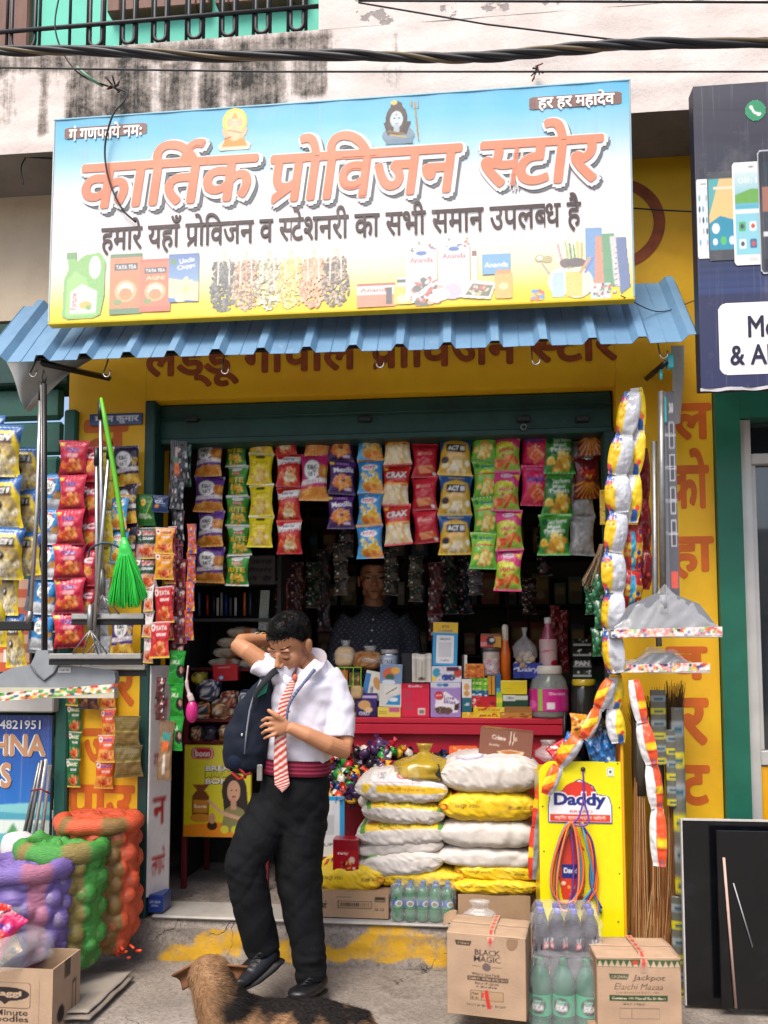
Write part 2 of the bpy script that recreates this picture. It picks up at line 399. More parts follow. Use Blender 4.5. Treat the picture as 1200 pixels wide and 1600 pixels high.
def concrete(n, N, L, b):                # Col = paint left on the cement
 tc = N.new('ShaderNodeTexCoord'); vc = N.new('ShaderNodeVertexColor'); vc.layer_name = 'Col'
 sp = N.new('ShaderNodeSeparateColor'); L.new(vc.outputs[0], sp.inputs[0])
 big = _noise(N, L, tc, 4, 9, .65); fine = _noise(N, L, tc, 60, 8, .7)
 base = _mix(N, L, _step(N, L, big, .35, .65), '#7d736a', '#a0958a')
 base = _mix(N, L, _step(N, L, fine, .46, .7), base, '#5f5750')
 base = _mix(N, L, _step(N, L, _noise(N, L, tc, 140, 6, .8), .55, .7, 0, .7), base, '#cfc6ba')
 base = _mix(N, L, _step(N, L, _noise(N, L, tc, 2.2, 6, .7), .54, .66), base, '#6a6057')
 vo = N.new('ShaderNodeTexVoronoi'); vo.feature = 'DISTANCE_TO_EDGE'; vo.inputs['Scale'].default_value = 2.3
 mp = N.new('ShaderNodeMapping'); L.new(tc.outputs['Object'], mp.inputs[0]);
 ad = N.new('ShaderNodeVectorMath'); ad.operation = 'ADD'; nz = N.new('ShaderNodeTexNoise'); nz.inputs['Scale'].default_value = 5; nz.inputs['Detail'].default_value = 6
 L.new(tc.outputs['Object'], nz.inputs['Vector']); sc = N.new('ShaderNodeVectorMath'); sc.operation = 'SCALE'; sc.inputs['Scale'].default_value = .35
 L.new(nz.outputs['Color'], sc.inputs[0]); L.new(mp.outputs[0], ad.inputs[0]); L.new(sc.outputs[0], ad.inputs[1]); L.new(ad.outputs[0], vo.inputs['Vector'])
 cr = _math(N, L, 'MULTIPLY', _step(N, L, vo.outputs['Distance'], .0, .010, .8, 0), _step(N, L, big, .53, .6))
 base = _mix(N, L, cr, base, '#2e2823')
 yel = _math(N, L, 'MULTIPLY', sp.outputs[0], _step(N, L, _math(N, L, 'ADD', _noise(N, L, tc, 12, 9, .7), _math(N, L, 'MULTIPLY', sp.outputs[0], .3)), .60, .82))
 base = _mix(N, L, yel, base, '#cf9f22')
 L.new(base, b.inputs['Base Color']); b.inputs['Roughness'].default_value = .92
 h = _math(N, L, 'SUBTRACT', _math(N, L, 'ADD', _math(N, L, 'MULTIPLY', big, .5), _math(N, L, 'MULTIPLY', fine, .25)), cr)
 _bump(N, L, b, h, .6, .02)
M_CONC = noise_mat('worn_cement', concrete)
def ywall(n, N, L, b):
 tc = N.new('ShaderNodeTexCoord')
 base = _mix(N, L, _step(N, L, _noise(N, L, tc, 3, 8), .35, .7), '#fdc90e', '#efae0c')
 base = _mix(N, L, _step(N, L, _noise(N, L, tc, 6, 9, .75, (2, 2, .35)), .62, .8, 0, .5), base, '#bf8c1a')
 base = _mix(N, L, _step(N, L, _noise(N, L, tc, 34, 8, .7), .68, .74, 0, .8), base, '#7d6a48')
 base = _mix(N, L, _step(N, L, _noise(N, L, tc, 21, 6, .6), .715, .73, 0, .9), base, '#d9d2c4')
 L.new(base, b.inputs['Base Color']); b.inputs['Roughness'].default_value = .6
 _bump(N, L, b, _noise(N, L, tc, 30, 6), .15, .01)
M_YWALL = noise_mat('yellow_wall_paint', ywall)
M_GREEN = mat('green_shutter_paint', '#1d5a4c', .5, var=.2, vscale=6, dirt=.45, dcol='#3d4038', bump=.15, bscale=25)
M_GREEN2 = mat('bright_green_paint', '#1d6650', .45, var=.15, vscale=6, dirt=.3, dcol='#2c4a3c', bump=.12, bscale=25)
M_DGREEN = mat('dark_green_paint', '#14403a', .55, var=.25, vscale=8, dirt=.4, dcol='#20241f', bump=.2, bscale=20)
M_CREAM = mat('cream_wall', '#d8c7ae', .85, var=.1, vscale=3, dirt=.3, dcol='#a08d78', bump=.2, bscale=30)
M_GREYW = mat('grey_soffit', '#918a84', .9, var=.12, vscale=4, dirt=.4, dcol='#5a544f', bump=.2, bscale=30)
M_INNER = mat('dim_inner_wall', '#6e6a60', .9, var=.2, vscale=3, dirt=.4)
M_TURQ = mat('turquoise_wall', '#6fd6bc', .75, var=.08, vscale=5, dirt=.12)
M_BROWN = mat('brown_wood', '#6f4534', .6, var=.2, vscale=8, stretch=(6, 6, 1))
M_RAIL = mat('black_iron', '#191b22', .5, var=.2, dirt=.15, dcol='#5a3a28')
M_REDPAINT = mat('red_brown_lettering', '#a04c1c', .6, var=.3, vscale=25)
M_ORPAINT = mat('orange_lettering', '#d8681a', .6, var=.15, vscale=12)
M_ALU = mat('aluminium_frame', '#cdcac4', .4, .3, var=.08, vscale=8, dirt=.25, dcol='#8d8070')
def awn(n, N, L, b):
 tc = N.new('ShaderNodeTexCoord')
 base = _mix(N, L, _step(N, L, _noise(N, L, tc, 4, 8), .35, .7), '#7098b8', '#5c84a6')
 base = _mix(N, L, _step(N, L, _noise(N, L, tc, 18, 10, .75), .57, .70, 0, .85), base, '#8f9fac')
 base = _mix(N, L, _step(N, L, _noise(N, L, tc, 9, 9, .7, (1, .3, .3)), .58, .8, 0, .5), base, '#545a60')
 L.new(base, b.inputs['Base Color']); b.inputs['Roughness'].default_value = .45
 _bump(N, L, b, _noise(N, L, tc, 14, 5), .12, .01)
M_AWN = noise_mat('blue_tin', awn)
def xof(px, py, Y): return at(px, py, Y).x
def zof(px, py, Y): return at(px, py, Y).z
FLOORZ = 0.165
# ground
mb = MB()
mb.grid(lambda u, v: (-3+6*u, -.66+.68*v, 0 if .02 < v else -.012), 120, 14)
c = np.array(mb.c); c[:] = 0; mb.c = c.tolist()
tag(obj('pavement', mb, M_CONC), kind='structure')
mb = MB().box(-40, 40, -60, -.665, -.42, -.22); mb.c = [(0, 0, 0)]*len(mb.v)
tag(obj('road', mb, M_CONC), kind='structure')
mb = MB().box(-3, 3, -.664, -.6, -.3, -.016, b=.01); mb.c = [(0, 0, 0)]*len(mb.v)
tag(obj('kerb', mb, M_CONC), kind='structure')
# the shop building
shop = thing('shop_building', 'provision shop building with yellow painted front and weathered white upper storey', 'building', (0, 0, 0))
def sb(name, mb, m, parent=None, **k): return obj(name, mb, m, parent or shop)
XL0, XL1 = xof(100, 900, 0), xof(222, 900, 0)          # left pillar
XR0, XR1 = xof(968, 900, 0), xof(1120, 900, 0)
ZS = zof(1030, 245, 0)                                 # soffit
ZLB = zof(600, 614, 0)                                 # lintel bottom
mb = MB().box(-3, XR1+2, .0, 3.0, -.3, FLOORZ)         # plinth
mb.v = []; mb.f = []; mb.c = []; mb.sm = []
PA = Art(400, 40, '#000000')
def paint_spots(A, x0, x1, y0, y1, seed):
 g = random.Random(seed)
 for _ in range(16): A.ell(g.uniform(x0, x1), g.uniform(y0, y1), g.uniform(.004, .014), g.uniform(.1, .3), (1, 0, 0))
X0p, X1p = -3.0, 3.0
fu = lambda px: (xof(px, 1470, 0)-X0p)/(X1p-X0p)
paint_spots(PA, fu(330), fu(375), .35, .75, 1); paint_spots(PA, fu(525), fu(690), .3, .7, 2); paint_spots(PA, fu(545), fu(650), .4, .8, 3)
paint_spots(PA, fu(450), fu(500), .3, .5, 4); paint_spots(PA, fu(270), fu(320), .05, .2, 5)
g = random.Random(3)
mb.grid(lambda u, v: (X0p+6*u, -.012+.012*(v > .9)+.05*(1-v)*-.4+.008*mnoise.noise((u*60, v*4, 0)), -.01+(FLOORZ+.01)*v), 260, 14, PA)
mb.grid(lambda u, v: (X0p+6*u, .0+2.8*v, FLOORZ+.003*mnoise.noise((u*30, v*14, 3))), 80, 40)
n0 = len(mb.v)-81*41;
for i in range(n0, len(mb.v)): mb.c[i] = (0, 0, 0)
sb('plinth', mb, M_CONC)
mb = MB().box(xof(235, 1435, -.02), xof(1000, 1435, -.02), -.016, .2, FLOORZ+.004, FLOORZ+.018, (.34, .32, .29), b=.006)
sb('door_sill', mb, mat('pale_stone', attr=True, rough=.6, var=.15, vscale=8, dirt=.4, dcol='#6d655c'))
ml = sb('pillar', MB().box(XL0, XL1, 0, .3, FLOORZ, ZS), M_YWALL)
mr_ = sb('pillar', MB().box(XR0, XR1, 0, .3, FLOORZ, ZS-.002), M_YWALL)
sb('lintel', MB().box(XL1+.001, XR0-.001, .0, .25, ZLB, ZLB+.55), M_YWALL)
sb('upper_wall', MB().box(xof(86, 400, .02), XR0-.002, .02, .25, ZLB+.552, ZS-.003), M_YWALL)
sb('side_wall', MB().box(-3, XL0-.003, .01, .25, zof(40, 500, .01), ZS), M_CREAM)
sb('soffit', MB().box(-3, 3.2, -.30, .26, ZS, ZS+.1), M_GREYW)
YW = -.32
ZF = zof(300, 62, YW); ZT = ZF+3.0; XB = xof(498, 30, YW)
ZW0 = ZS-.015
WA = Art(480, 160, '#000000')
def wu(px): return (xof(px, 130, YW)+3)/6.2
def wv(py): return (zof(400, py, YW)-ZW0)/(ZF-ZW0)
xs = WA.X*6.2-3; zs = ZW0+WA.Y*(ZF-ZW0)
def bumpf(px0, px1, py0, py1, amt, soft=20):
 x0, x1 = xof(px0, 130, YW), xof(px1, 130, YW); z0, z1 = zof(400, py1, YW), zof(400, py0, YW); s = S(soft, YW)
 k = np.clip((xs-x0)/s+.5, 0, 1)*np.clip((x1-xs)/s+.5, 0, 1)*np.clip((zs-z0)/s+.5, 0, 1)*np.clip((z1-zs)/s+.5, 0, 1)
 WA.img[..., 0] = np.maximum(WA.img[..., 0], k*amt)
bumpf(-400, 525, 52, 95, .52, 30); bumpf(100, 245, 75, 205, .56, 40); bumpf(0, 30, 80, 170, .4, 14); bumpf(60, 80, 80, 190, .42, 12); bumpf(245, 305, 80, 190, .52, 26); bumpf(310, 348, 80, 182, .58, 16); bumpf(350, 450, 80, 178, .58, 30); bumpf(455, 515, 65, 160, .5, 14)
bumpf(470, 500, 70, 160, .26, 12); bumpf(60, 520, 85, 130, .2, 40); bumpf(-300, 120, 80, 150, .22, 40); bumpf(590, 640, 60, 160, .22); bumpf(505, 520, 60, 160, .22, 8)
WA.img[..., 1] = 0.02
mb = MB().grid(lambda u, v: (-3+6.2*u, YW-.004*mnoise.noise((u*25, v*6, 0)), ZW0+(ZF-ZW0)*v), 480, 90, WA)
sb('balcony_parapet', mb, M_PLASTER)
mb = MB().box(-3, XB-.002, YW+.004, YW+.13, ZF-.2, ZF-.001); mb.c = [(.45, .0, 0)]*len(mb.v)
sb('parapet_top', mb, M_PLASTER)
UA = Art(200, 120, '#000000'); UA.img[..., 1] = .32; UA.img[..., 0] = .1
UA.img[..., 1] -= .12*np.clip((UA.X-.35)*3, 0, 1)
mb = MB().grid(lambda u, v: (XB+(3.2-XB)*u, YW-.001, ZF-.002+1.2*v), 160, 90, UA)
mb.box(XB, 3.2, YW+.01, YW+.3, ZF-.01, ZF+1.2, (.1, .2, 0)); sb('upper_storey_wall', mb, M_PLASTER)
sb('balcony_wall', MB().box(-3, XB+.4, .42, .5, ZF-.3, ZF+1.5), M_TURQ)
sb('balcony_floor', MB().box(-3, XB, YW+.14, .42, ZF-.3, ZF-.21), M_GREYW)
def framed_opening(px0, px1, py0, py1):
 a, b = at(px0, py1, .40), at(px1, py0, .40); z1 = a.z+1.2
 fr = sb('window', MB().box(a.x, a.x+.07, .36, .42, a.z, z1, b=.006).box(b.x-.07, b.x, .36, .42, a.z, z1, b=.006).box(a.x+.071, b.x-.071, .36, .42, a.z, a.z+.07, b=.006).box((a.x+b.x)/2-.03, (a.x+b.x)/2+.03, .365, .42, a.z+.071, z1, b=.006), M_BROWN)
 obj('window_panel', MB().box(a.x+.06, b.x-.06, .395, .415, a.z+.05, z1), mat('dark_wood', '#4a2f28', .5, var=.2), fr)
framed_opening(172, 330, 28, 28); framed_opening(340, 480, 16, 16)
a = at(0, 70, .40); sb('door', MB().box(-3, xof(50, 60, .4), .36, .41, ZF-.2, ZF+1.4, b=.01), M_BROWN)
rl = thing('balcony_railing', 'black iron balcony railing with looped bars above the signboard', 'railing', (0, 0, 0))
yr = YW+.06; zb = ZF-.002
def bar(parent, pts, r=.0075, name='baluster'): return obj(name, MB().tube(pts, r, 6), M_RAIL, parent)
ux = [at(p, 50, yr).x for p in (-48, -20, 11, 62, 109, 137, 163, 189, 213.5, 238, 263, 291, 318, 344, 370, 396, 422, 450, 478)]
for x in ux: bar(rl, [(x, yr, zb-.01), (x, yr, zb+.75)])
for i in range(0, len(ux)-1, 1):
 x0, x1 = ux[i], ux[i+1]
 if i % 2 == (1 if i < 4 else 0): continue
 zz = zb+S(22, yr)+.0; r0 = (x1-x0)*.36; cx = (x0+x1)/2
 bar(rl, [(cx-r0, yr, zb+.72)]+[(cx-r0*math.cos(t), yr, zz+r0-r0*math.sin(t)) for t in np.linspace(0, math.pi, 9)]+[(cx+r0, yr, zb+.72)], .009, 'loop_bar')
bar(rl, [(ux[0]-.3, yr-.012, zb+S(58, yr)), (ux[-1]+.06, yr-.012, zb+S(58, yr))], .009, 'rail')
bar(rl, [(ux[0]-.3, yr, zb+.75), (ux[-1]+.06, yr, zb+.75)], .016, 'rail')
# shutter box, guide channels
ZB0 = zof(600, 684, .06)
box = sb('shutter_box', MB().box(xof(232, 650, .06), XR0-.004, .06, .19, ZB0, ZLB-.002, b=.008), M_DGREEN)
obj('shutter_lip', MB().box(xof(250, 683, .04), XR0-.006, .045, .06, ZB0-.006, ZB0+.02, b=.004), M_DGREEN, box)
obj('shutter_rod', MB().tube([(xof(232, 670, .05), .035, ZB0+.11), (XR0-.01, .035, ZB0+.11)], .004, 6), M_DGREEN, box)
g = random.Random(2)
for px in (300, 570, 818, 910):
 p = at(px, 655, .05); obj('latch', MB().box(p.x-.03, p.x+.03, .035, .061, p.z-.012, p.z+.012, b=.004), M_BLACK, box)
p = at(818, 668, .04); obj('hasp', MB().tube([(p.x+.012*math.cos(t), .03, p.z+.012*math.sin(t)) for t in np.linspace(0, 6.28, 12)], .003, 5), M_DSTEEL, box)
sb('shutter_channel', MB().box(XL1+.002, XL1+.05, -.012, .12, FLOORZ, ZLB-.002, b=.006), M_DGREEN)
sb('shutter_channel', MB().box(XR0-.05, XR0-.002, .012, .12, FLOORZ, ZB0-.01, b=.006), M_DGREEN)
# inside
XI0, XI1 = XL1-.35, XR0+.35
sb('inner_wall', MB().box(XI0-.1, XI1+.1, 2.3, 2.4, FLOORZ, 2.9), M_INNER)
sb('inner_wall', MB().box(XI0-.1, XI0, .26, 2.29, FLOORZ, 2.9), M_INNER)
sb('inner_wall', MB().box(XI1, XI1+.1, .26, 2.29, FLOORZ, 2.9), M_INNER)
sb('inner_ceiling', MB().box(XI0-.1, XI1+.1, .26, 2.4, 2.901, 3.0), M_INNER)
# painted letters on the yellow wall and lintel
def put_text(parent, name, tokens, px, Y, m, off=.03, shear=0, col=(.5, .5, .5), z0=-.0015, ext=None):
 x0, y0, x1, y1 = px; parts = deva([tokens] if isinstance(tokens, str) else tokens, off)[0]
 lo, hi = bounds(parts); cx, cy = (x0+x1)/2, (y0+y1)/2
 c = at(cx, cy, Y); W = at(x1, cy, Y).x-at(x0, cy, Y).x; H = at(cx, y0, Y).z-at(cx, y1, Y).z
 sx, sz = W/(hi[0]-lo[0]), H/(hi[1]-lo[1]); mx, my = (lo+hi)/2
 mb = MB(); text_mb(mb, parts, lambda x, y, k: (c.x+(x-mx)*sx+(y-my)*sz*shear, Y+z0-k, c.z+(y-my)*sz), col)
 return obj(name, mb, m, parent, world=True)
put_text(shop, 'painted_lettering', ['लड', '्', 'डू गोपाल ', ('ra', 'प'), 'ोिवजन ', ('half', 'स', .5), 'टोर'], (215, 508, 955, 596), 0, M_REDPAINT, .03)
for t, box_ in ((['ल'], (1050, 630, 1112, 688)), (['को'], (1040, 700, 1108, 795)), (['हा'], (1045, 838, 1116, 905)), (['र'], (1062, 1090, 1108, 1165)), (['ट'], (1062, 1195, 1110, 1258)), (['ब'], (1040, 1010, 1106, 1062))):
 put_text(mr_, 'painted_letter', t, box_, 0, M_ORPAINT, .035)
for t, box_ in ((['दर'], (150, 1045, 212, 1108)), (['जन'], (130, 1138, 205, 1198)), (['पाउ'], (103, 1226, 210, 1290)), (['ल'], (130, 655, 200, 760))):
 put_text(ml, 'painted_letter', t, box_, 0, M_ORPAINT, .035)
mb = MB(); pc = at(962, 350, .0); ro, ri = S(76, 0), S(58, 0)
mb.grid(lambda u, v: (pc.x+(ri+(ro-ri)*v-.0*u)*math.sin(math.pi*u), -.0022, pc.z+(ri+(ro-ri)*v)*.98*math.cos(math.pi*u)), 40, 2);
obj('painted_circle', mb, M_REDPAINT, mr_)
# neighbours
nl = thing('shuttered_shop', 'closed green shuttered shop front behind the blue banner and net sacks', 'building', (0, 0, 0))
for i in range(16):
 z = FLOORZ+.1+i*.165; obj('slat', MB().box(-3, XL0-.06, .06-.012*(i % 2), .09, z, z+.158, b=.02), M_GREEN, nl)
obj('post', MB().box(xof(84, 1200, -.03), xof(104, 1200, -.03), -.03, .05, FLOORZ-.1, zof(90, 640, -.03), b=.008), M_GREEN, nl)
obj('shutter_head', MB().box(-3, XL0-.004, .0, .2, zof(50, 600, 0), zof(40, 503, 0), b=.01), M_DGREEN, nl)
sh_ = at(0, 1085, -.06); obj('counter_shelf', MB().box(-3, xof(83, 1100, -.08), -.08, .05, zof(40, 1113, -.08), zof(40, 1086, -.08), b=.006), M_ALU, nl)
nr = thing('phone_shop', 'shop front with bright green pillar and aluminium framed glass door', 'building', (0, 0, 0))
XG0, XG1 = XR1+.003, xof(1160, 900, 0)
obj('pillar', MB().box(XG0, XG1, -.03, .3, FLOORZ-.2, ZS-.01), M_GREEN2, nr)
obj('beam', MB().box(XG1+.001, 3.2, -.028, .3, zof(1180, 655, 0), ZS-.01), M_GREEN2, nr)
df = obj('door_frame', MB().box(XG1+.001, XG1+.05, .0, .1, FLOORZ-.2, zof(1180, 656, 0)), M_ALU, nr)
zt = zof(1180, 715, 0); zm = zof(1180, 1185, 0)
obj('transom', MB().box(XG1+.051, 3.2, .01, .09, zt-.025, zt+.02, b=.004), M_ALU, df)
obj('transom', MB().box(XG1+.051, 3.2, .01, .09, zm-.03, zm+.03, b=.004), M_ALU, df)
obj('stile', MB().box(XG1+.051, XG1+.075, .02, .08, zm+.031, zt-.026, b=.004), M_ALU, df)
M_PANE = mat('shop_glass', '#20262a', .03, var=0, spec=1.0, coat=1.0)
obj('pane', MB().box(XG1+.0755, 3.2, .045, .055, zm+.031, zt-.026), M_PANE, df)
obj('pane', MB().box(XG1+.051, 3.2, .05, .06, zt+.021, zof(1180, 656, 0)-.001), M_PANE, df)
pa = Art(60, 120, '#20a8b8'); pa.rect(0, 0, .18, 1, '#e8a81a'); pa.rect(.18, 0, .2, 1, '#f4f0e8'); pa.rect(.2, .55, .8, 1, '#38c4d8')
obj('lower_panel', MB().grid(lambda u, v: (XG1+.055+.5*u, .02, FLOORZ+(zm-.035-FLOORZ)*v), 30, 60, pa), M_GLOSS, nr)
obj('inner_counter', MB().box(XG1+.2, 3.2, .5, .9, .3, 1.15, (.2, .2, .22)), M_SOLID, nr)
hs = thing('street_house', 'cream house across the street mirrored in the aluminium framed glass door', 'house', (3, -11, -.2))
obj('wall', MB().box(-9, 14, -11.5, -11, -.25, 5.2), M_CREAM, hs); obj('ledge', MB().box(-9, 14, -10.99, -10.6, 2.6, 2.8, b=.02), M_GREYW, hs); obj('parapet', MB().box(-9, 14, -11.4, -10.9, 5.2, 5.5, b=.02), M_GREYW, hs)
for i in range(7):
 wn = obj('window', MB().box(-8+3.1*i, -6.6+3.1*i, -10.99, -10.93, 3.3, 4.6, b=.02), M_BROWN, hs); obj('pane', MB().box(-7.9+3.1*i, -6.7+3.1*i, -10.929, -10.92, 3.4, 4.5), mat('dark_pane', '#181c20', .1, var=0), wn)
 obj('shutter', MB().box(-8.4+3.1*i, -5.9+3.1*i, -10.99, -10.93, -.2, 2.4, b=.02), M_GREEN if i % 2 else M_GREYW, hs)
# awning
aw = thing('tin_awning', 'blue corrugated tin awning sloping under the signboard', 'awning', (0, 0, 0))
YA0, YA1 = -.13, -.44
ab = at(1074, 438, YA0); af = at(1094, 528, YA1)
XA0, XA1 = at(-6, 553, YA1).x, at(1094, 528, YA1).x
prof = []; pitch = S(75.5, YA1); x = XA1
k = 0
while x > XA0-.02:
 prof += [(x, 0), (x-pitch*.10, .027), (x-pitch*.25, .027), (x-pitch*.36, 0), (x-pitch*.66, 0), (x-pitch*.67, .003), (x-pitch*.69, 0)]; x -= pitch
prof = prof[::-1]
sl_ = Vector((0, YA1-YA0, af.z-ab.z)); nrm = Vector((1, 0, 0)).cross(sl_).normalized()
if nrm.z < 0: nrm = -nrm
mb = MB(); nr_ = 8; top = Vector((0, YA0+.01, ab.z+.01))
for j in range(nr_+1):
 t = j/nr_
 for (x, h) in prof:
  p = top.lerp(Vector((0, YA1, af.z)), t)+nrm*(h+.0015*mnoise.noise((x*9, t*6, 0))); mb.v.append(Vector((x, p.y, p.z-.013+.024*(XA1-x)/(XA1-XA0)+.004*mnoise.noise((x*2.5, t*2, 4))))); mb.c.append((.5, .5, .5))
n = len(prof)
for j in range(nr_):
 for i in range(n-1): mb.f.append((j*n+i, j*n+i+1, (j+1)*n+i+1, (j+1)*n+i)); mb.sm.append(False)
ao = obj('awning_sheet', mb, M_AWN, aw); so = ao.modifiers.new('thick', 'SOLIDIFY'); so.thickness = .002
yb_ = YA1+.03
obj('awning_bar', MB().box(XA0+.02, XA1-.03, yb_+.05, yb_+.075, af.z+.052, af.z+.077), M_RAIL, aw)
for px0, px1 in ((64, 172), (1040, 1010)):
 a = at(px0, 562, yb_); obj('bracket', MB().tube([(a.x, yb_+.01, a.z-.01), (xof(px1, 592, .0), -.01, zof(px1, 592, 0))], .014, 4), M_RAIL, aw)
for px, py in ((45, 575), (160, 575), (345, 570), (588, 560), (832, 555), (1032, 545)):
 p = at(px, py, yb_); r = .014
 pts = [(p.x, yb_+.06, af.z+.055), (p.x, yb_+.01, p.z-.02)]+[(p.x+r-r*math.cos(t), yb_+.01, p.z-.02-r*math.sin(t)) for t in np.linspace(0, math.pi, 8)]+[(p.x+2*r, yb_+.01, p.z-.005)]
 obj('hook', MB().tube(pts, .003, 6), M_STEEL, aw)
mb = MB(); A0, A1, A2 = at(0, 548, -.25), at(150, 556, -.2), at(42, 642, -.22)
mb.grid(lambda u, v: A0.lerp(A1, u).lerp(A2, v)+Vector((0, .02*math.sin(9*u+5*v), 0)), 14, 12, None, (.42, .42, .40))
tag(obj('plastic_sheet', mb, M_SOLID, world=True), 'torn grey sheet hanging under the left end of the awning', 'sheet')
mb = MB(); B0, B1, B2, B3 = at(1048, 540, -.3), at(1066, 540, -.1), at(1060, 660, -.14), at(1046, 668, -.2)
mb.grid(lambda u, v: B0.lerp(B1, u).lerp(B3.lerp(B2, u), v)+Vector((.012*math.sin(7*u+2*v), 0, 0)), 8, 14, None, (.6, .58, .55))
tag(obj('plastic_sheet', mb, M_SOLID, world=True), 'pale strip of sheet hanging from the right awning corner beside the yellow pillar', 'sheet')
# signboards and cables
YS = -.43
sa, sbq, sc_, sd = at(82, 188, YS), at(983, 125, YS), at(991, 465, YS), at(80, 508, YS)
SX0, SX1, SZ0, SZ1 = (sa.x+sd.x)/2, (sbq.x+sc_.x)/2, (sd.z+sc_.z)/2, (sa.z+sbq.z)/2
sign = thing('signboard', 'large blue white and yellow shop signboard with orange Hindi name above the tin awning', 'signboard', ((SX0+SX1)/2, YS, SZ0))
GA = Art(8, 200, '#ffffff')
GA.grad('#f6dc3c', '#f7e46a', 0, .07); GA.grad('#f7e46a', '#fbf3d2', .07, .2); GA.grad('#fbf3d2', '#f9f3f2', .2, .36); GA.grad('#f9f3f2', '#f3eff2', .36, .6); GA.grad('#f3eff2', '#aadcf0', .6, .76)
GA.grad('#aadcf0', '#66bfe2', .76, .9); GA.grad('#66bfe2', '#4fafda', .9, 1)
def signmat(n, N, L, b):
 tc = N.new('ShaderNodeTexCoord'); vc = N.new('ShaderNodeVertexColor'); vc.layer_name = 'Col'
 st = _noise(N, L, tc, 16, 7, .7, (3.5, 1, .06)); c = _mix(N, L, _step(N, L, st, .56, .72, 0, .33), vc.outputs[0], '#a9a3a6')
 c = _mix(N, L, _step(N, L, _noise(N, L, tc, 5, 8, .65), .55, .8, 0, .25), c, '#bfb6b0')
 L.new(c, b.inputs['Base Color']); b.inputs['Roughness'].default_value = .42; b.inputs['Coat Weight'].default_value = .15
 _bump(N, L, b, _noise(N, L, tc, 2.2, 4, .5, (1, 1, 1.5)), .12, .03)
M_SIGN = noise_mat('sign_flex', signmat)
mb = MB().grid(lambda u, v: (SX0+(SX1-SX0)*u, YS+.0009*math.sin(u*70), SZ0+(SZ1-SZ0)*v), 60, 100, GA)
obj('printed_flex', mb, M_SIGN, sign, world=True)
mb = MB().box(SX0, SX1, YS+.003, YS+.035, SZ0, SZ1, hx('#c8c8c0'), b=.004); obj('backing', mb, M_SOLID, sign, world=True)
tk = S(5, YS)
for x0, x1, z0, z1, cc in ((SX0-.004, SX1+.004, SZ0-.004, SZ0+.006, '#e9c21c'), (SX0-.004, SX1+.004, SZ1-.004, SZ1+.004, '#8fc8de'), (SX0-.004, SX0+.003, SZ0+.0065, SZ1-.0045, '#cfd8d8'), (SX1-.003, SX1+.004, SZ0+.0065, SZ1-.0045, '#9fb8c4')):
 obj('edge_strip', MB().box(x0, x1, YS-.003, YS+.037, z0, z1, hx(cc), b=.002), M_SOLID, sign, world=True)
TK = ['का', 'ित', ('reph',), 'क']; TP = [('ra', 'प'), 'ोिवजन']; TS = [('half', 'स', .52), 'टोर']
def layer(name, tokens, px, off, col, z0, shear=0, ref=.05, dxy=(0, 0)):
 parts = deva(tokens, off)[0]; rp = deva(tokens, ref)[0]; lo, hi = bounds(rp)
 x0, y0, x1, y1 = px; cx, cy = (x0+x1)/2+dxy[0], (y0+y1)/2+dxy[1]
 c = at(cx, cy, YS); W = at(x1, cy, YS).x-at(x0, cy, YS).x; H = at(cx, y0, YS).z-at(cx, y1, YS).z
 sx, sz = W/(hi[0]-lo[0]+shear*.3), H/(hi[1]-lo[1]); mx, my = (lo+hi)/2
 mb = MB(); text_mb(mb, parts, lambda x, y, k: (c.x+(x-mx)*sx+(y-my)*sz*shear, YS-z0-k, c.z+(y-my)*sz), col)
 return obj(name, mb, M_SIGN, sign, world=True)
for tk_, px in ((TK, (122, 220, 404, 324)), (TP, (416, 203, 722, 314)), (TS, (744, 186, 944, 292))):
 for nme, off, cc, z0, d in (('letter_shadow', .066, '#687074', .002, (6, 6.5)), ('letter_outline', .07, '#f4f2f0', .004, (2, 2.5)), ('lettering', .026, '#e98e6a', .0065, (0, 0))):
  layer(nme, tk_, px, off, hx(cc), z0, .13, .038, d)
layer('lettering', ['हमारे यहाँ ', ('ra', 'प'), 'ोिवजन व ', ('half', 'स', .52), 'टेशनरी का सभी समान उपल', ('half', 'ब', .42), 'ध है'], (148, 322, 896, 381), .016, hx('#4a3832'), .003, 0, .016)
def plaque(px, tokens, tpx):
 x0, y0, x1, y1 = px; A = Art(160, 48, clear=True); A.rrect(0, 0, 1, 1, .045, '#7c5348')
 c0, c1 = at(x0, y1, YS), at(x1, y0, YS)
 mb = MB().grid(lambda u, v: (c0.x+(c1.x-c0.x)*u, YS-.002, c0.z+(c1.z-c0.z)*v), 80, 24, A, mask=True); obj('plaque', mb, M_SIGN, sign, world=True)
 layer('lettering', tokens, tpx, .03, hx('#fbf6f2'), .0035, 0, .03)
plaque((101, 192, 230, 218), ['गं गणपतये नमः'], (108, 192, 222, 218))
plaque((827, 143, 971, 172), ['हर हर महादेव'], (840, 143, 960, 171))
_sk = 0
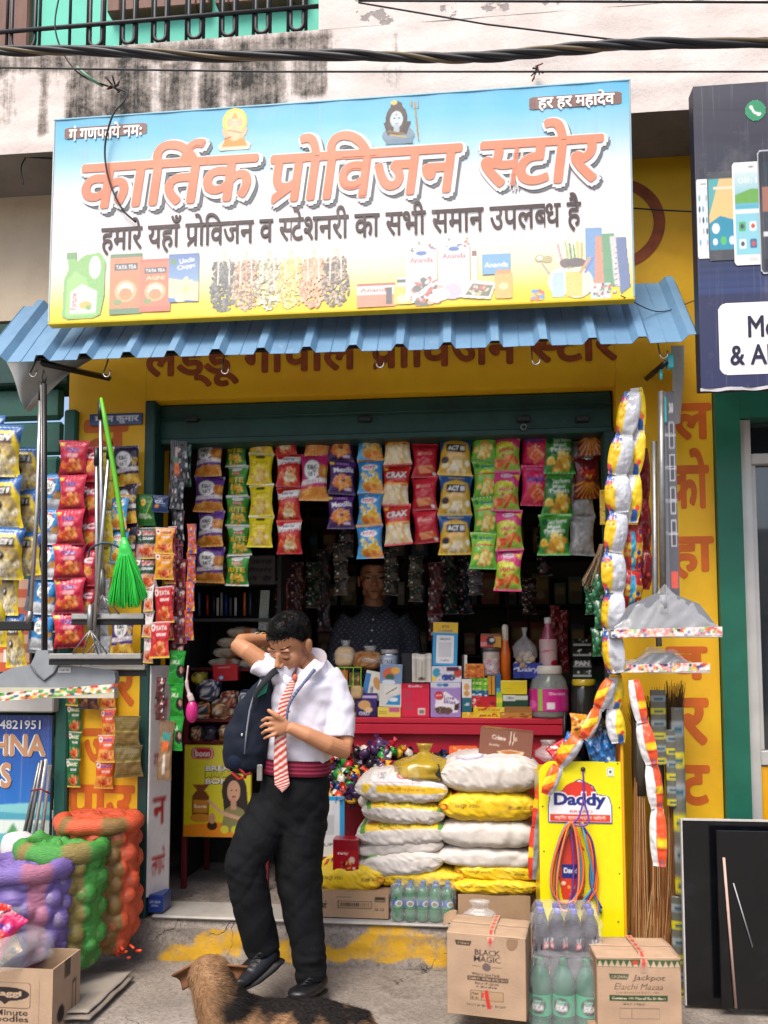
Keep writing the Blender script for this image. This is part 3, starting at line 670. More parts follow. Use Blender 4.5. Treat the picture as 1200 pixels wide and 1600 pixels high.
def sticker(name, A, px, parent=None, Y=None, m=None, nu=None, z=.0016):
 if parent is None and name != 'printed_figure': A.img = np.clip((A.img*.8+.16)*rng.normal(1, .09, A.a.shape)[..., None], 0, .85)
 Y = YS if Y is None else Y; x0, y0, x1, y1 = px
 c0 = at(x0, (y0+y1)/2, Y); c1 = at(x1, (y0+y1)/2, Y); H = at((x0+x1)/2, y0, Y).z-at((x0+x1)/2, y1, Y).z; zc = at((x0+x1)/2, (y0+y1)/2, Y).z
 global _sk; _sk = (_sk+1) % 7; z += .0003*_sk if parent is None else 0
 nu = nu or max(8, int((x1-x0)*.9)); nv = max(6, int((y1-y0)*.9))
 mb = MB().grid(lambda u, v: (c0.x+(c1.x-c0.x)*u, Y-z, zc+H*(v-.5)), nu, nv, A, mask=True)
 return obj(name, mb, m or M_SIGN, parent or sign, world=True)
A = Art(100, 140, clear=True)
A.ell(.5, .68, .36, .3, '#f3d23a'); A.ell(.5, .68, .28, .24, '#f8e88a'); A.poly([(.08, .05), (.92, .05), (.98, .16), (.82, .26), (.18, .26), (.02, .16)], '#ece0c4')
A.poly([(.12, .12), (.88, .12), (.74, .36), (.26, .36)], '#e8973a'); A.ell(.5, .42, .2, .17, '#f1c79a'); A.ell(.24, .42, .08, .14, '#eab98e', .4); A.ell(.76, .42, .08, .14, '#eab98e', -.4)
A.ell(.5, .66, .13, .11, '#f1cba4'); A.ell(.34, .66, .08, .1, '#e9b78e'); A.ell(.66, .66, .08, .1, '#e9b78e'); A.line(.5, .62, .46, .42, .08, '#efc49a'); A.poly([(.38, .74), (.62, .74), (.5, .9)], '#d9a032')
A.line(.3, .5, .7, .42, .03, '#b5642a'); A.ell(.45, .67, .015, .012, '#40302a'); A.ell(.55, .67, .015, .012, '#40302a'); A.line(.2, .3, .4, .34, .05, '#b5562a')
sticker('printed_figure', A, (340, 168, 394, 238))
A = Art(110, 140, clear=True)
A.ell(.4, .2, .38, .2, '#7d96a8'); A.rect(.1, .0, .75, .12, '#6f8ca2'); A.ell(.36, .55, .26, .34, '#3a2a22'); A.poly([(.15, .2), (.6, .2), (.7, .5), (.05, .5)], '#42322a'); A.ell(.36, .55, .15, .19, '#c3d2da'); A.rect(.29, .25, .43, .42, '#aebfc9')
A.ell(.36, .86, .14, .1, '#3a2a22'); A.ell(.3, .93, .08, .05, '#d8c26a'); A.line(.88, .05, .8, .8, .035, '#b08a2e'); A.line(.74, .8, .86, .8, .02, '#b08a2e')
for x in (.72, .8, .88): A.line(x, .78, x-.01, .97, .025, '#b08a2e')
A.ell(.31, .58, .03, .014, '#2b2220'); A.ell(.42, .58, .03, .014, '#2b2220'); A.ell(.36, .45, .04, .012, '#9a5a4c'); A.ell(.36, .66, .012, .03, '#c0392b'); A.line(.15, .3, .55, .22, .05, '#8a6a3a'); A.line(.2, .22, .6, .14, .04, '#c7a64c')
sticker('printed_figure', A, (596, 155, 662, 225))
A = Art(140, 200, clear=True)
A.poly([(.02, .05), (.05, .6), (.15, .75), (.1, .97), (.32, .97), (.32, .85), (.5, .95), (.85, .98), (.98, .85), (.96, .3), (.88, .05), (.7, .0), (.15, .0)], '#7cc352'); A.poly([(.1, .05), (.12, .58), (.3, .72), (.55, .6), (.8, .05)], '#98d86c')
A.ell(.74, .76, .13, .17, '#f6f2ee'); A.poly([(.2, .08), (.78, .08), (.8, .4), (.45, .52), (.2, .4)], '#f5f2ea'); A.rect(.1, .9, .33, 1, '#4f9a38'); A.text('Fortune', .28, .26, .36, .1, '#d0392e', rot=1.57); A.ell(.55, .2, .15, .06, '#d8b93a'); A.ell(.62, .16, .06, .04, '#6fae40')
sticker('printed_bottle', A, (97, 394, 166, 498))
def teabag(bg, bg2, t2, px):
 A = Art(100, 180, bg); A.rect(0, .94, 1, 1, bg2); A.rect(0, 0, 1, .1, bg2); A.rect(.14, .72, .86, .84, '#2a2522'); A.text('TATA TEA', .5, .78, .64, .06, '#ffffff')
 A.ell(.5, .38, .34, .18, '#f0b878'); A.ell(.5, .4, .24, .12, '#fae9cf'); A.ell(.5, .33, .2, .1, '#d98a3c'); A.ell(.25, .2, .14, .05, '#7d9a3c')
 if t2: A.text(t2, .5, .64, .6, .08, '#f5d9a0')
 sticker('printed_packet', A, px)
teabag('#e9803c', '#3f7d3a', None, (172, 397, 222, 491)); teabag('#e8713c', '#d9582e', 'AGNI', (219, 405, 267, 487))
A = Art(100, 160, '#3a78c0'); A.grad('#7fb0dc', '#2f6ab6', .3, 1); A.poly([(.0, .1), (1, .0), (1, .4), (.0, .5)], '#e9ddb0'); A.blobs(14, .5, .26, .36, .2, .13, ['#f0e6b4', '#e2d28c', '#f7efc8'], 3)
A.text('Uncle', .6, .86, .5, .1, '#ffffff', rot=.15); A.text('Chipps', .58, .72, .6, .12, '#f4f0e0', rot=.15); A.ell(.16, .84, .1, .07, '#3c8a48')
sticker('printed_packet', A, (264, 397, 311, 472))
for i, (bgc, cols) in enumerate((('#3d3f3c', ['#2b2d2c', '#5a5c56', '#8a8a80', '#44463f']), ('#b98a60', ['#9a6a44', '#d9b088', '#e8c9a4', '#7d5438']), ('#d8cb9a', ['#efe6c2', '#b6a774', '#f6efd6', '#8f8458']), ('#eccf4a', ['#f5df70', '#d9b52e', '#f9eb9c']), ('#ee9a62', ['#f6b482', '#e0824a', '#f8c8a0']), ('#6b5038', ['#3c2c20', '#a88a6a', '#d0b896', '#574232']))):
 A = Art(90, 180, clear=True); A.blobs(330, .5, .38, .5, .34, .05, cols, i); A.blobs(140, .5, .72, .4, .16, .05, cols, i+9)
 A.line(.3, .46, .32, .84, .05, '#f1e6d2'); A.line(.7, .46, .68, .84, .05, '#f1e6d2'); A.ell(.5, .86, .2, .05, '#f1e6d2'); A.blobs(90, .5, .66, .15, .19, .045, cols, i+20); A.line(.5, .88, .5, 1, .1, '#eadcc0')
 sticker('printed_spice_heap', A, (327+i*35, 393-i*1.2, 372+i*35, 491-i*1.6))
A = Art(400, 220, clear=True)
A.rect(.0, .02, .25, .36, '#f4efe6'); A.rect(0, .02, .25, .2, '#e38a60'); A.rect(0, .33, .25, .37, '#c9542e'); A.text('Ananda', .12, .27, .2, .06, '#b24a3a'); A.rect(.19, .05, .23, .3, '#3a2a2a')
A.rect(.24, .04, .36, .3, '#f1d23c'); A.ell(.3, .12, .04, .06, '#fff4c0'); A.rect(.26, .3, .36, .44, '#e8ecdf'); A.rect(.26, .36, .36, .41, '#3a4a3a')
for x0, x1, y1 in ((.32, .52, .86), (.53, .73, .9)):
 A.rect(x0, .1, x1, y1, '#f7f3f6'); A.line(x0, .1, x0, y1, .004, '#c8c0ca'); A.line(x1, .1, x1, y1, .004, '#c8c0ca')
 A.text('Ananda', (x0+x1)/2, y1-.18, .15, .08, '#c04a4a'); A.ell((x0+x1)/2, y1-.08, .035, .035, '#2f6ab8'); A.specks(8, x0, y1-.05, x1, y1+.1, .012, ['#4f8f5a', '#88a8d0', '#e07050', '#4a7ab8'], int(x0*100))
A.blobs(60, .45, .2, .1, .2, .025, ['#d8584a', '#f3efe8', '#3f5a48', '#e8b8a8', '#ffffff', '#c8442e'], 3); A.ell(.62, .2, .06, .12, '#cfc6e6'); A.ell(.55, .16, .05, .09, '#f2eef4'); A.rect(.74, .2, .78, .7, '#f3efef'); A.rect(.745, .7, .775, .78, '#8a4a40')
A.rect(.81, .42, .99, .72, '#5aa8d8'); A.text('Ananda', .9, .56, .15, .08, '#f4f0f4'); A.poly([(.68, .1), (.86, .06), (.9, .3), (.74, .36)], '#f3efe4'); A.poly([(.7, .14), (.85, .1), (.88, .26), (.75, .3)], '#6a6f50'); A.blobs(20, .79, .2, .06, .07, .012, ['#e8d8a0', '#d05a40', '#f4f0e0'], 5)
A.rrect(.89, .06, 1.0, .44, .02, '#f0b83c'); A.rect(.9, .42, .99, .48, '#e9922e'); A.ell(.945, .24, .03, .05, '#f7e2a0')
sticker('printed_dairy', A, (558, 372, 800, 478))
A = Art(240, 240, clear=True)
A.rect(.56, .3, .72, .98, '#5a9ad2'); A.poly([(.64, .2), (.76, .2), (.76, .86), (.66, .88)], '#d98a62'); A.poly([(.74, .22), (.86, .2), (.84, .9), (.72, .9)], '#3f9a5a'); A.poly([(.84, .2), (.92, .2), (.88, .86), (.8, .86)], '#d9d6d2'); A.poly([(.9, .1), (1.0, .2), (.96, .84), (.86, .84)], '#3f62a0')
for i in range(9): A.line(.83+.004*i, .22+.07*i, .87, .23+.07*i, .012, '#4a4a4a')
for i, cc in enumerate(('#f4f0e8', '#d8a0a8', '#f4f0f0', '#b8c86a', '#5f9a4a', '#7aae4a', '#e8d23a', '#d8b82e')): A.line(.32+i*.028, .42, .24+i*.04, .82-.02*(i % 3), .018, cc)
A.ell(.36, .54, .06, .06, '#5a3a30'); A.ell(.46, .54, .1, .06, '#4a3028'); A.ell(.3, .3, .12, .18, '#f1ecea'); A.ell(.47, .28, .16, .2, '#f6ead2'); A.rect(.36, .1, .52, .42, '#efd25a'); A.rect(.22, .1, .34, .42, '#bcd8e6')
A.ell(.1, .62, .05, .05, '#c2b46a'); A.ell(.18, .6, .05, .05, '#c2b46a'); A.ell(.1, .62, .03, .03, '#f2ede0'); A.line(.12, .56, .2, .4, .02, '#b8b4ae'); A.rect(.6, .06, .8, .26, '#d9e0dc'); A.blobs(40, .74, .16, .12, .09, .016, ['#c84a3a', '#4a8a5a', '#f4f0e6', '#3a3a3a'], 4)
A.blobs(30, .06, .14, .1, .06, .03, ['#e07a3a', '#4a9ad8', '#d8483a', '#f2d23c'], 6); A.line(.5, .4, .6, .6, .03, '#e8a05a'); A.line(.55, .4, .64, .6, .025, '#5a7ac8')
sticker('printed_stationery', A, (828, 355, 985, 475))
def wire(name, pts, r, label, m=None, sag=0, n=24, cat='wire'):
 P = [Vector(p) for p in pts]; out = []
 for i in range(len(P)-1):
  for k in range(n):
   t = k/n; out.append(P[i].lerp(P[i+1], t)-Vector((0, 0, sag*4*t*(1-t))))
 out.append(P[-1])
 return tag(obj(name, MB().tube(out, r, 6), m or M_WIRE, world=True), label, cat)
def curve(pts, n=10):
 P = [Vector(p) for p in pts]; Q = [P[0]*2-P[1]]+P+[P[-1]*2-P[-2]]; out = []
 for i in range(1, len(Q)-2):
  a, b, c, d = Q[i-1:i+3]
  for k in range(n):
   t = k/n; out.append(.5*((2*b)+(c-a)*t+(2*a-5*b+4*c-d)*t*t+(3*b-a-3*c+d)*t**3))
 return out+[P[-1]]
def pxcurve(l, n=10): return curve([at(*p) for p in l], n)
tag(obj('loose_wire', MB().tube(pxcurve([(95, -20, -.5), (86, 40, -.5), (100, 85, -.48), (128, 118, -.46), (175, 137, -.345)]), .0035, 6), M_WIRE, world=True), 'thin dark wire dropping from the balcony to the wall above the sign', 'wire')
tag(obj('loose_wire', MB().tube(pxcurve([(178, 137, -.345), (198, 145, -.38), (192, 160, -.44), (176, 180, -.46), (164, 230, -.455), (170, 280, -.45), (190, 325, -.45), (212, 347, -.445)]), .004, 6), M_WIRE, world=True), 'black loose wire curling down over the left part of the sign', 'wire')
tag(obj('loose_wire', MB().tube(pxcurve([(120, 105, -.46), (140, 122, -.45), (160, 134, -.37)]), .006, 6, hx('#7fae90')), M_SOLID, world=True), 'short green sheathed cable end beside the mould patch', 'wire')
mb = MB(); g = random.Random(4)
for k in range(9):
 a = at(180+g.uniform(-8, 8), 138+g.uniform(-6, 6), -.345); mb.tube([a, a+Vector((g.uniform(-.03, .03), g.uniform(-.03, 0), g.uniform(-.03, .03)))], .004, 5, hx(g.choice(['#3a2a24', '#6a4030', '#2a2628'])))
tag(obj('wire_knot', mb, M_SOLID, world=True), 'knot of frayed wire ends in a broken hole of the plaster', 'wire knot', kind='stuff')
mb = MB()
for k in range(9):
 a = at(838+g.uniform(-5, 5), 107+g.uniform(-4, 4), -.345); mb.tube([a, a+Vector((g.uniform(-.03, .03), g.uniform(-.03, 0), g.uniform(-.06, .02)))], .003, 5, hx(g.choice(['#5a3a2a', '#8a4a30', '#2a2628'])))
tag(obj('wire_knot', mb, M_SOLID, world=True), 'rusty tangle of wire on the wall above the right end of the sign', 'wire knot', kind='stuff')
tag(obj('loose_wire', MB().tube(pxcurve([(0, 240, -.28), (40, 245, -.27), (82, 248, -.26)]), .003, 5), M_WIRE, world=True), 'thin wire under the slab at the left of the sign', 'wire')
tag(obj('loose_wire', MB().tube(pxcurve([(40, 246, -.27), (33, 262, -.27), (36, 288, -.27)]), .003, 5), M_WIRE, world=True), 'short wire tail hanging from the thin wire under the slab', 'wire')
tag(obj('loose_wire', MB().tube(pxcurve([(985, 325, -.1), (1030, 328, -.1), (1090, 331, -.12)]), .0035, 5), M_WIRE, world=True), 'black wire crossing the yellow wall behind the two signboards', 'wire')
tag(obj('loose_wire', MB().tube(pxcurve([(970, 462, -.45), (1030, 487, -.30), (1090, 468, -.3)]), .002, 5), M_WIRE, world=True), 'thin wire lying over the right end of the blue awning', 'wire')
cb = thing('cable_bundle', 'thick black twisted bundle of power cables across the top', 'cable', at(600, 85, -.75))
path = pxcurve([(-160, 66, -.75), (0, 78, -.75), (150, 79, -.75), (330, 88, -.75), (560, 87, -.75), (720, 90, -.75), (900, 76, -.75), (1060, 68, -.75), (1360, 66, -.75)], 24)
for s_ in range(4):
 pts = []
 for i, p in enumerate(path):
  a = i*.165+s_*math.pi/2+.5*math.sin(i*.05); r = S(4.6, -.75)*(1+.25*math.sin(i*.09+s_)); pts.append(p+Vector((0, math.cos(a)*r, math.sin(a)*r)))
 obj('cable_strand', MB().tube(pts, S(4.4 if s_ < 3 else 3.2, -.75), 8, hx(('#1a1c22', '#202228', '#16181e', '#6f6048')[s_])), M_SOLID, cb, world=True)
for pts, r, lb in (([at(-120, 104, -.6), at(420, 112, -.6), at(1330, 112, -.6)], .0035, 'thin straight black wire below the thick cable'), ([at(560, 1, -.7), at(1330, 4, -.7)], .004, 'thin wire along the top edge over the white wall'), ([at(560, 4, -.72), at(760, 38, -.74), at(960, 62, -.75)], .003, 'thin slanting wire running down to meet the thick cable')):
 wire('overhead_wire', pts, r, lb)
# phone shop board
YB = -.5
ba, bb = at(1087, 135, YB), at(1091, 607, YB)
BX0, BZ1, BZ0 = (ba.x+bb.x)/2, ba.z, bb.z
pb = thing('phone_shop_board', 'dark navy mobile phone signboard with pictured phones at the right edge', 'signboard', (BX0+.4, YB, BZ0))
A = Art(300, 500, '#23263f'); A.grad('#1f2350', '#262a50', 0, .3); A.grad('#2a3e74', '#232a4c', .3, .42); A.grad('#2a2c40', '#3a3a46', .42, 1)
for i in range(26): A.rect(0, .3+i*.012, 1, .303+i*.012, '#2c3a66' if i % 2 else '#222a50')
obj('printed_flex', MB().grid(lambda u, v: (BX0+.9*u, YB+.0, BZ0+(BZ1-BZ0)*v), 40, 160, A), M_SIGN, pb, world=True)
obj('backing', MB().box(BX0, BX0+.9, YB+.002, YB+.06, BZ0, BZ1, hx('#2a2a36'), b=.003), M_SOLID, pb, world=True)
obj('torn_edge', MB().grid(lambda u, v: (BX0-.004+.9*u, YB-.002+.006*math.sin(40*u), BZ0-.012+.012*v+.004*mnoise.noise((u*20, 0, 0))), 60, 2, None, hx('#c8c4c8')), M_SOLID, pb, world=True)
def phone(px, body, paint, Ynudge, r=.09):
 A = Art(100, 210, clear=True); A.rrect(0, 0, 1, 1, r, body); paint(A); return sticker('printed_phone', A, px, pb, YB, M_SIGN, nu=60, z=Ynudge)
def p1(A):
 A.rect(.08, .08, .96, .9, '#dfe6ec');
 for i in range(4):
  for j in range(5): A.ell(.2+.25*i, .2+.14*j, .07, .04, ('#7fb0c8', '#f7f4f0', '#b8c0c4', '#405060')[(i+j) % 4])
 A.rect(.3, .93, .7, .945, '#8a8a8a')
def p2(A):
 A.rect(.04, .12, .96, .92, '#e8c884'); A.poly([(.04, .92), (.4, .92), (.04, .5)], '#58b0b0'); A.poly([(.04, .12), (.96, .12), (.96, .44), (.4, .5), (.04, .42)], '#2f94b0'); A.rect(.2, .8, .96, .83, '#f0e4c8'); A.ell(.25, .36, .13, .06, '#e9eef0'); A.ell(.5, .22, .1, .05, '#5ac06a'); A.ell(.78, .22, .1, .05, '#d8e4e8'); A.ell(.22, .21, .08, .04, '#f0f4f4')
def p3(A):
 A.rect(.06, .1, .94, .9, '#8ed0dc'); A.grad('#4fb2c8', '#d8ecea', .55, .9, .06, .94); A.poly([(.06, .6), (.94, .6), (.94, .72), (.5, .74), (.06, .68)], '#6fae4a'); A.rect(.06, .5, .94, .54, '#f0f4f2'); A.text('08:13', .5, .82, .7, .055, '#f4f8f8', bold=0.0)
 for i in range(3):
  for j in range(2): A.rrect(.14+.28*i, .16+.17*j, .32+.28*i, .25+.17*j, .03, ('#f4f0e8', '#4a6a9a', '#5ab06a')[(i+2*j) % 3]); A.ell(.23+.28*i, .205+.17*j, .05, .025, '#d05a4a' if i else '#405060')
 A.ell(.5, .95, .08, .01, '#9a9a9a'); A.rrect(.38, .03, .62, .075, .03, '#d8d8d8')
def p4(A):
 A.rrect(.02, .01, .98, .99, .07, '#20222a'); A.rect(.08, .12, .92, .9, '#3a4048'); A.rect(.08, .5, .92, .7, '#a8705a'); A.rect(.08, .3, .92, .34, '#d8dce0'); A.ell(.3, .2, .1, .05, '#f0f4f4'); A.rect(.08, .7, .92, .9, '#26303a')
phone((1089, 280, 1111, 404), '#f4f2f0', p1, .0015); phone((1106, 268, 1153, 407), '#4a4c50', p2, .0025); phone((1145, 253, 1205, 414), '#f4f2f0', p3, .0035); phone((1185, 233, 1262, 427), '#c8ccd4', p4, .0045)
A = Art(100, 100, clear=True); A.ell(.5, .5, .5, .5, '#2f9a68'); A.line(.3, .7, .42, .42, .12, '#f4f4f0'); A.line(.42, .42, .7, .3, .12, '#f4f4f0'); A.ell(.3, .66, .09, .11, '#f4f4f0', .5); A.ell(.68, .31, .11, .08, '#f4f4f0', .5)
sticker('printed_badge', A, (1164, 157, 1196, 189), pb, YB)
A = Art(260, 160, clear=True); A.rrect(0, 0, 1, 1, .07, '#f2eeee'); sticker('white_plate', A, (1123, 470, 1330, 583), pb, YB, nu=150)
put_text(pb, 'lettering', 'Mobile', (1168, 492, 1268, 526), YB, mat('navy_ink', '#191b3a', .6), .02, z0=-.003); put_text(pb, 'lettering', '& All Accessories', (1139, 535, 1400, 567), YB, mat('navy_ink', '#191b3a', .6), .02, z0=-.003)
# blue banner of the left neighbour
YN = -.01
bn = thing('banner', 'blue printed banner with tan letters beside the green post at the left edge', 'banner', at(20, 1320, YN))
A = Art(220, 400, '#1b2f86'); A.grad('#1f6fc0', '#1c3a90', .3, 1); A.rect(0, 0, 1, .3, '#4aa0b4'); A.poly([(0, .3), (1, .36), (1, .26), (0, .3)], '#7fc4c8'); A.rect(0, .12, 1, .22, '#d8e4dc'); A.poly([(.3, .12), (.36, .2), (.42, .12)], '#4a9a5a'); A.poly([(.6, .12), (.66, .2), (.72, .12)], '#4a9a5a'); A.rect(.78, .12, .95, .2, '#8ab4b4'); A.rect(0, 0, 1, .12, '#5ab0b8')
c0, c1 = at(-90, 1325, YN), at(82, 1118, YN)
obj('printed_flex', MB().grid(lambda u, v: (c0.x+(c1.x-c0.x)*u, YN+.0005*math.sin(u*30), c0.z+(c1.z-c0.z)*v), 60, 110, A), M_SIGN, bn, world=True)
obj('backing', MB().box(c0.x, c1.x, YN+.002, YN+.02, c0.z, c1.z, hx('#8a9a98')), M_SOLID, bn, world=True)
for nm, off, m_, z in (('letter_outline', .07, hx('#d8e4e8'), -.0015), ('lettering', .03, hx('#c08a62'), -.003)):
 for t, b_ in (('KRISHNA', (-88, 1146, 72, 1182)), ('TELECOMS', (-160, 1190, 18, 1230))):
  put_text(bn, nm, t, b_, YN, M_SIGN, off, col=m_, z0=z)
put_text(bn, 'lettering', '9084821951', (-28, 1125, 64, 1139), YN, M_SIGN, .02, col=hx('#f2f2f2'), z0=-.003)
# snack packets
def seal_puff(v, a=.07):
 if v < a or v > 1-a: return 0.0
 t = (v-a)/(1-2*a); return math.sin(math.pi*t)**.55
def pouch_mb(w, h, t, A, nu=26, nv=36, seed=0, back='#b9bcc0', top=True, sc=.075, zz=0.0, wr=1.0, spin=0.0):
 mb = MB(); s0 = seed*7.31
 def edge(v): return 1-sc*2*seal_puff(v)+.02*mnoise.noise((v*6, s0, 1))-spin*(1-seal_puff(v))
 def fn(side):
  def f(u, v):
   q = (u-.5)*2; e = edge(v); p = seal_puff(v)*(1-abs(q)**2.6)**.7 if abs(q) < 1 else 0
   x = q*w/2*e; y = -side*(t/2*p)+.0006*side*-1
   n = mnoise.noise((x*38+s0, v*h*30, side*3.1))*.0042*wr+mnoise.noise((x*95+s0, v*h*60, side))*.0016*wr
   y += n*(.35+p)-.0022*math.cos(q*26+s0)*(1-seal_puff(v))*.7
   if side < 0: y = max(y, -.0004)
   return (x, y, -h*(1-v)+zz)
  return f
 mb.grid(fn(1), nu, nv, A)
 bc = hx(back); b0 = len(mb.v); mb.grid(lambda u, v: fn(-1)(1-u, v), max(6, nu//3), max(8, nv//3), None, bc)
 return mb
_pk = {}
def pack_mesh(key, w, h, t, A, **k):
 kk = (key, round(w, 3), round(h, 3))
 if kk not in _pk: _pk[kk] = mesh('packet', pouch_mb(w, h, t, A() if callable(A) else A, **k), k.pop('m', M_FOIL) if False else M_FOIL)
 return _pk[kk]
def FOOD(A, kind, cx, cy, rx, ry, seed=1):
 P = {'chip': ['#f2d479', '#e8bf52', '#f7e3a0', '#d9a63c'], 'ring': ['#e8a03c', '#d98528', '#f2bc62', '#c87420'], 'red': ['#d8582a', '#e8803c', '#c8401e', '#f2a868'], 'puff': ['#f0dcae', '#e6c98e', '#f8ecd0', '#d8b878'],
  'nacho': ['#e8923a', '#d9761e', '#f2b05c'], 'corn': ['#f2e6bc', '#e2cf8c', '#fbf5e0', '#d2b868'], 'gold': ['#e8b02c', '#f2cc4e', '#c98c1a', '#f8dc7c'], 'choc': ['#5a3220', '#7a4a2c', '#3c2014', '#9a6a40']}[kind]
 g = random.Random(seed); asp = A.W/A.H
 for _ in range(34):
  a = g.uniform(0, 6.28); q = math.sqrt(g.random()); x, y = cx+rx*q*math.cos(a), cy+ry*q*math.sin(a); c = g.choice(P); ro = g.uniform(0, 3)
  if kind in ('chip', 'corn', 'gold', 'choc'): A.ell(x, y, .13*rx*3*.6, .07*asp*rx*3*.8, c, ro)
  elif kind == 'ring':
   A.ell(x, y, .1, .1*asp, P[1]); A.ell(x, y, .08, .08*asp, c); A.ell(x, y, .03, .03*asp, P[3])
  elif kind in ('red', 'puff'): A.ell(x, y, .12, .05*asp, c, ro)
  else:
   r = .14; pts = [(x+r*math.cos(ro+k*2.09), y+r*asp*math.sin(ro+k*2.09)) for k in range(3)]; A.poly(pts, c)
 return A
def base_pack(bg, W=96, H=130, top=None, bot=None):
 A = Art(W, H, bg)
 if top: A.rect(0, .92, 1, 1, top)
 if bot: A.rect(0, 0, 1, .08, bot)
 return A
def tac(bg, logo='SNAC', sub='LITE', low='ring', band='#f3ece6'):
 def f():
  A = base_pack(bg); A.poly([(0, .0), (1, .0), (1, .3), (0, .22)], '#e0a040'); FOOD(A, low, .5, .12, .55, .13, 4); A.ell(.42, .64, .34, .24, '#1d1a20'); A.ell(.42, .64, .31, .215, '#f6f4f0')
  A.text('tac', .42, .7, .4, .12, '#1d1a20', .1, .03); A.text('teY', .44, .56, .36, .13, '#1d1a20', .1, .03); FOOD(A, low, .86, .6, .13, .1, 6); A.poly([(.0, .3), (1, .38), (1, .48), (.0, .4)], band); A.text('SWEET', .45, .38, .6, .05, '#7a4a9a', .09)
  A.rect(.0, .93, 1, 1, bg); return A
 return f
def d_kurk():
 A = base_pack('#2f9a34'); A.grad('#1f7a2c', '#52b83c', .2, 1); A.rect(0, .9, 1, 1, '#d8dcd8'); A.rect(0, 0, 1, .06, '#e8ecdc'); A.ell(.5, .86, .26, .07, '#f4f4f0'); A.rect(.26, .66, .74, .78, '#c9302c'); A.text('ROYAL', .5, .72, .42, .07, '#f8ecc8'); A.text('RITE', .5, .5, .86, .19, '#18150f', 0, .06); A.text('RITE', .5, .51, .8, .16, '#f2c81e', 0, .03); FOOD(A, 'gold', .5, .22, .32, .17, 2); return A
def d_chips_yellow():
 A = base_pack('#f4dc1c'); A.rect(0, .94, 1, 1, '#f8f4e8'); A.rrect(.32, .8, .68, .89, .04, '#3a4a2a'); A.text('CHIPS', .5, .66, .7, .1, '#c8a81a', 0, .02); FOOD(A, 'chip', .5, .25, .36, .2, 3); A.rect(0, 0, 1, .07, '#f2d81c'); A.ell(.5, .5, .3, .03, '#e8c41a'); return A
def d_cheese():
 A = base_pack('#d0232c'); A.grad('#c01c28', '#e0402c', 0, 1); A.poly([(.0, .62), (1, .7), (1, .92), (0, .86)], '#f5f0ea'); A.text('CHEESE', .56, .66, .8, .11, '#c01c2c', .06, .03); A.text('party', .5, .8, .5, .09, '#3a2a6a', .06); A.ell(.15, .86, .14, .07, '#c8202a'); FOOD(A, 'red', .5, .3, .42, .22, 3); FOOD(A, 'puff', .5, .26, .2, .1, 5); return A
def d_mex():
 A = base_pack('#4a2168'); A.grad('#3a1a58', '#5c2a7c', 0, 1); A.rect(0, .95, 1, 1, '#2a1240'); A.rect(.02, .84, .18, .93, '#f2d23c'); A.text('CORNITOS', .5, .86, .5, .06, '#d8a8e0', .0); A.text('Mexilla', .54, .68, .84, .16, '#f7f4f8', .08, .03); FOOD(A, 'nacho', .5, .34, .34, .18, 3); A.rect(.6, .1, .86, .17, '#d8c8e0'); return A
def d_blue():
 A = base_pack('#2b8fd0'); A.grad('#58b4e6', '#1f7ec4', 0, 1); A.rect(0, .93, 1, 1, '#e9a42c'); FOOD(A, 'gold', .5, .35, .44, .26, 8); A.blobs(22, .5, .5, .46, .4, .06, ['#3a9cda', '#2b8fd0', '#6cc0ea'], 4); A.ell(.5, .72, .34, .1, '#f4f0f4'); A.text('POPZ', .5, .72, .5, .1, '#d8402c', 0, .03); FOOD(A, 'nacho', .66, .12, .3, .06, 3); return A
def d_crax():
 A = base_pack('#d3261f'); A.rect(0, .96, 1, 1, '#e8503a'); A.poly([(0, .0), (1, .0), (1, .52), (.8, .46), (.6, .56), (.4, .46), (.2, .56), (0, .48)], '#ead9b4'); FOOD(A, 'puff', .5, .24, .44, .22, 3); A.text('CRAX', .52, .74, .84, .18, '#3a1010', .06, .07); A.text('CRAX', .52, .75, .8, .16, '#f8f5f0', .06, .03); A.rect(.05, .88, .2, .95, '#f2d23c'); A.poly([(0, .48), (1, .52), (1, .56), (0, .54)], '#f2b03c'); A.rect(0, 0, 1, .05, '#c8282a'); return A
def d_redp():
 A = base_pack('#c81a30'); A.grad('#b01428', '#da2a3c', 0, 1); A.text('Masala', .5, .7, .6, .12, '#e8a090', .05); A.poly([(.2, .3), (.8, .34), (.86, .14), (.3, .1)], '#e89868'); A.poly([(.5, .3), (.9, .26), (.86, .1)], '#c8602c'); A.ell(.86, .1, .07, .05, '#f4f0f0'); return A
def d_act():
 A = base_pack('#1f4f8c'); A.grad('#173f78', '#2a5f9a', .5, 1); A.poly([(0, 0), (1, 0), (1, .5), (.86, .78), (.5, .86), (.14, .78), (0, .5)], '#d9ac34'); A.rect(0, .96, 1, 1, '#dcb84a'); A.text('GOLDEN', .5, .91, .44, .05, '#e8c860'); A.rrect(.18, .54, .82, .74, .05, '#17140f'); A.text('ACT III', .5, .64, .54, .12, '#f8f6f0', 0, .04)
 A.ell(.52, .42, .34, .12, '#efc27a'); FOOD(A, 'corn', .52, .24, .42, .16, 3); A.ell(.16, .34, .12, .085, '#2a1c30'); A.rect(0, 0, 1, .05, '#e2bc4a'); return A
def d_haldi():
 A = base_pack('#7cc23a'); A.grad('#5fae2c', '#8fd04a', 0, 1); A.rect(0, .96, 1, 1, '#b8dc7c'); A.text('Bhujia', .58, .82, .56, .1, '#1f6a9a', .05, .03); A.text('40%', .5, .69, .5, .09, '#f2e23c', .0, .03); A.rect(.1, .6, .9, .635, '#d83a2a'); A.ell(.15, .85, .1, .07, '#2a8a4a'); FOOD(A, 'chip', .48, .3, .36, .2, 3); A.rect(0, 0, 1, .06, '#4a9a2c'); return A
